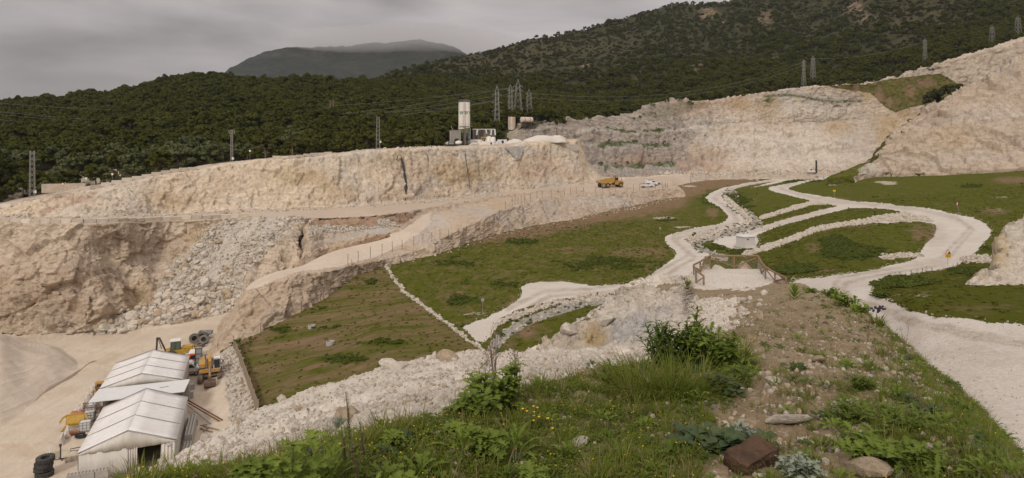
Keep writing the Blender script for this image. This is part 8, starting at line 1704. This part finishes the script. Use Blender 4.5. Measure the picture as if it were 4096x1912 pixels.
for k in range(20):
    px = 900 + 1250 * (k + .5) / 20 + U(-25, 25); D = U(3.0, 3.9) if px < 1500 else U(3.1, 5.0); h = U(.12, .24)
    place(mallow(int(U(9, 16)), h, U(.06, .095), U(.05, .08)) if k % 3 else clump(16, U(.16, .26), .05, 'lobed', 0, (30, 80), h * .7, 9, .05, .7), 'mallow_plant', ML, px, 1850, 'bright green leafy mallow among the grass along the lower edge of the picture', 'plant', D=D, group='leafy mallows along the lower edge')
for px, D, n, h, lb in ((1940, 6.2, 18, .50, 'big light green leafy plant below the dry stems, left one'), (2040, 6.3, 15, .55, 'big light green leafy plant below the dry stems, right one'), (1900, 5.8, 20, .34, 'lower leafy plant at the left foot of the light green pair')):
    place(shrub(n, h, .26, .12, .07, 'lobed', 9, n2=9), 'leafy_plant', ML, px, 1650, lb, 'plant', D=D)
def spike(h, sp):
    q_ = LF(); q_.stem([(0, 0, 0), (.015, 0, h * .5), (-.01, 0, h)], [.005, .004, .003], 1)
    for i in range(60): u = i / 60; z = h * (1 - sp) + h * sp * u; q_.leaf((.01 * (1 - u), 0, z), i * 2.4, R(50), .026 * (1.15 - u * .8), .010, 'lance', .2, 2 if u > .62 else 3, n=2)
    for i in range(10): q_.leaf((0, 0, h * (1 - sp) * i / 10), i * 2.4, R(45), .06, .012, 'lance', .5, 0, n=4)
    return q_
SM = [M['mallow_leaf'], M['stem_g'], M['spike'], M['stem_dry']]
for px, D, h, lb in ((1390, 3.9, .52, 'tall pale seed spike standing before the gravel, tallest'), (1372, 3.8, .36, 'shorter seed spike left of the tallest one'), (1445, 3.9, .36, 'thin pale seed spike right of the tallest one')): place(spike(h, .55), 'seed_spike', SM, px, 1700, lb, 'plant', D=D, rz=.4)
def dry(n, h, tip=.006, lean=.15):
    q_ = LF()
    for i in range(n):
        a = U(0, 6.28); t_ = Vector((math.cos(a) * lean * h * U(.2, 1), math.sin(a) * lean * h * U(.2, 1), h * U(.55, 1))); q_.stem([(0, 0, 0), tuple(t_ * .5 + Vector((U(-.02, .02), 0, 0))), tuple(t_)], [.0035, .0028, .0015], 0)
        for k in range(4):
            b = t_ * U(.6, .95); e_ = b + Vector((U(-.07, .07), U(-.07, .07), U(.03, .10))) * (h / .5); q_.stem([tuple(b), tuple(e_)], .0014, 0); q_.ball(e_, tip, 0)
    return q_
DR = [M['stem_dry']]
for px, D, n, h, lb in ((1985, 6.6, 9, .78, 'tallest cluster of dry brown seed stems before the gravel'), (2075, 6.7, 7, .62, 'dry seed stems right of the tallest cluster'), (1935, 6.4, 5, .5, 'dry seed stems left of the tallest cluster'), (1425, 3.7, 2, .30, 'forked dry twig right of the seed spikes'), (1400, 4.0, 2, .22, 'dark dry twig behind the seed spikes'), (1700, 3.1, 1, .30, 'single dry brown seed head at the bottom edge'), (780, 3.4, 1, .13, 'short dry stump stem at the bottom left edge'), (455, 22, 3, 1.0, 'bare dry twig beside the concrete blocks'), (3560, 8.5, 3, .5, 'thin dry stems on the right flank before the road'), (3470, 12.0, 3, .8, 'dry stems standing against the road, upper group'), (3620, 12.6, 2, .6, 'dry stems against the road, right group'), (3700, 5.0, 2, .34, 'dry reddish stems low on the right flank'), (2985, 27, 4, .5, 'small dead bush before the gravel pad')):
    place(dry(n, h), 'dry_stem', DR, px, 1600, lb, 'dry plant', D=D)
YF = [M['stem_g'], M['petal']]
for px, D, n, lb in ((2130, 5.6, 7, 'group of yellow hawkbit flowers on tall stems beside the gravel'), (2180, 5.2, 3, 'few yellow hawkbit flowers right below the taller group'), (1100, 3.2, 5, 'yellow flowers at the left end of the grass'), (3010, 9.6, 3, 'small yellow flowers at the top right end of the grass'), (1420, 3.3, 4, 'yellow flowers among the mallow clumps')):
    q_ = LF()
    for i in range(n):
        a, r_ = U(0, 6.28), U(0, .10); t_ = (math.cos(a) * r_ * 1.6, math.sin(a) * r_, U(.14, .26)); q_.stem([(math.cos(a) * r_, 0, 0), t_], .0022, 0)
        for k in range(9): q_.leaf(t_, k * .7, R(25), .014, .008, 'lance', .1, 1, n=2)
        q_.ball(t_, .005, 1)
    place(q_, 'yellow_flower', YF, px, 1600, lb, 'flower', D=D)
# right flank
for px, D, kind, h, rd, lb in ((3420, 5.6, 'feather', .20, .34, 'feathery light green patch low on the right flank, upper left part'), (3560, 5.2, 'feather', .18, .34, 'feathery light green patch low on the right flank, middle part'), (3680, 4.9, 'feather', .16, .30, 'feathery light green patch low on the right flank, right part'), (3500, 4.5, 'lobed', .16, .28, 'thistly green patch at the bottom right, left part'), (3700, 4.2, 'lobed', .16, .26, 'thistly green patch at the bottom right, right part'), (3800, 6.2, 'feather', .16, .28, 'green weed patch on the right flank near the road'), (3440, 6.6, 'feather', .13, .2, 'small feathery plant beside the tan boulder')):
    place(shrub(24, h, rd, .11, .05, kind, 8, n2=9), 'flank_weed', FT if kind == 'feather' else ML, px, 1700, lb, 'plant', D=D)
place(shrub(16, .10, .16, .06, .048, 'round', 6, (0, 40), 5), 'clover_plant', [M['broad_leaf'], M['stem_g']], 3430, 1750, 'dark clover cushion left of the feathery patches', 'plant', D=4.9)
place(shrub(16, .10, .16, .06, .048, 'round', 6, (0, 40), 5), 'clover_plant', [M['broad_leaf'], M['stem_g']], 3730, 1750, 'dark clover cushion right of the feathery patches', 'plant', D=5.3)
q_ = clump(34, .34, .05, 'lance', 0, (25, 85), .25, 6, .05, .4); place(q_, 'pointed_leaf_plant', [M['mallow_leaf'], M['stem_g']], 3178, 1190, 'bright green plant with pointed leaves right of the wooden fence', 'plant', 1.5, D=25)
q_ = tuft(60, .40, .03, .12, lean=(40, 85)); [q_.ball((U(-.15, .15), U(-.1, .1), U(.34, .46)), .03, 2) for _ in range(22)]; place(q_, 'lavender_plant', GB_ + [M['purple']], 3510, 1290, 'dark tufted lavender like plant on the edge of the soil above the road', 'plant', 1.0, D=16.5)
for px, D, r_, lb in ((3330, 24, .45, 'leafy green plant at the upper end of the road edge'), (3390, 20, .5, 'second leafy green plant along the edge of the soil by the road'), (3440, 18.5, .4, 'third leafy green plant along the edge of the soil by the road'), (3240, 27, .35, 'low green plant on the ridge right of the fence'), (2740, 44, .5, 'small green clump left of the wooden fence')): place(shrub(16, r_ * .8, r_, r_ * .5, r_ * .16, 'lance', 8, n2=5), 'leafy_plant', ML, px, 1300, lb, 'plant', D=D)
p = kn.at(1330, 1700); place(clump(40, .16, .014, 'lance', 0, (5, 85), .03, 5, .02, .1), 'grey_rosette', SV, 1352, 1720, 'grey spiky rosette on the gravel beside the seed spikes', 'plant', 1.6)
STK = [shrub(3, .7, .25, .2, .05, 'lance', 6, n2=4).t(DB) for _ in range(2)]
for k, px in enumerate((3560, 3580, 3600, 3622, 3645, 3668, 3690, 3705, 3728, 3812, 3830, 3862, 3866)):
    y = np.interp(px, [3560, 3700, 3790, 3870], [1118, 1092, 1078, 1050]); o = link_mesh('young_shrub', STK[k % 2][0], STK[k % 2][1], STK[k % 2][2], None, False, STK[k % 2][3]); o.location = fld.at(px, y); o.scale = (1, 1, U(.8, 1.5)); tag(o, 'small upright young shrub in the planted row along the grass verge', 'shrub', 'young shrubs planted along the verge')

# ------------------------------------------------------------------ the air and the low cloud on the far mountain
def air(name, colr, dens, an=0.2):
    m = bpy.data.materials.new(name); m.use_nodes = True; nt = m.node_tree; nt.nodes.clear()
    o_ = nt.nodes.new('ShaderNodeOutputMaterial'); pv = nt.nodes.new('ShaderNodeVolumePrincipled'); pv.inputs['Color'].default_value = colr; pv.inputs['Density'].default_value = dens; pv.inputs['Anisotropy'].default_value = an
    nt.links.new(pv.outputs[0], o_.inputs['Volume']); return m
mb = MB(); mb.box((0, 1190, 195), (7000, 2500, 530)); hz = mb.build('haze', air('pale_air', (0.84, 0.91, 1.0, 1), 0.00005), None); hz['kind'] = 'stuff'; hz['label'] = 'thin grey haze in the air over the quarry and hills'
v, f = ico(5); v = v * (1 + .12 * fbm(v, 1.1, 2, 12)[:, None])
c_ = unproj(1600, 168, 3540); cl = link_mesh('cloud', v * [640, 340, 80] + np.array(c_), [tuple(map(int, t)) for t in f], air('cloud_vapour', (0.90, 0.88, 0.87, 1), 0.0030, 0.3), None, True); cl['kind'] = 'stuff'; cl['label'] = 'low grey cloud hiding the top of the far mountain'
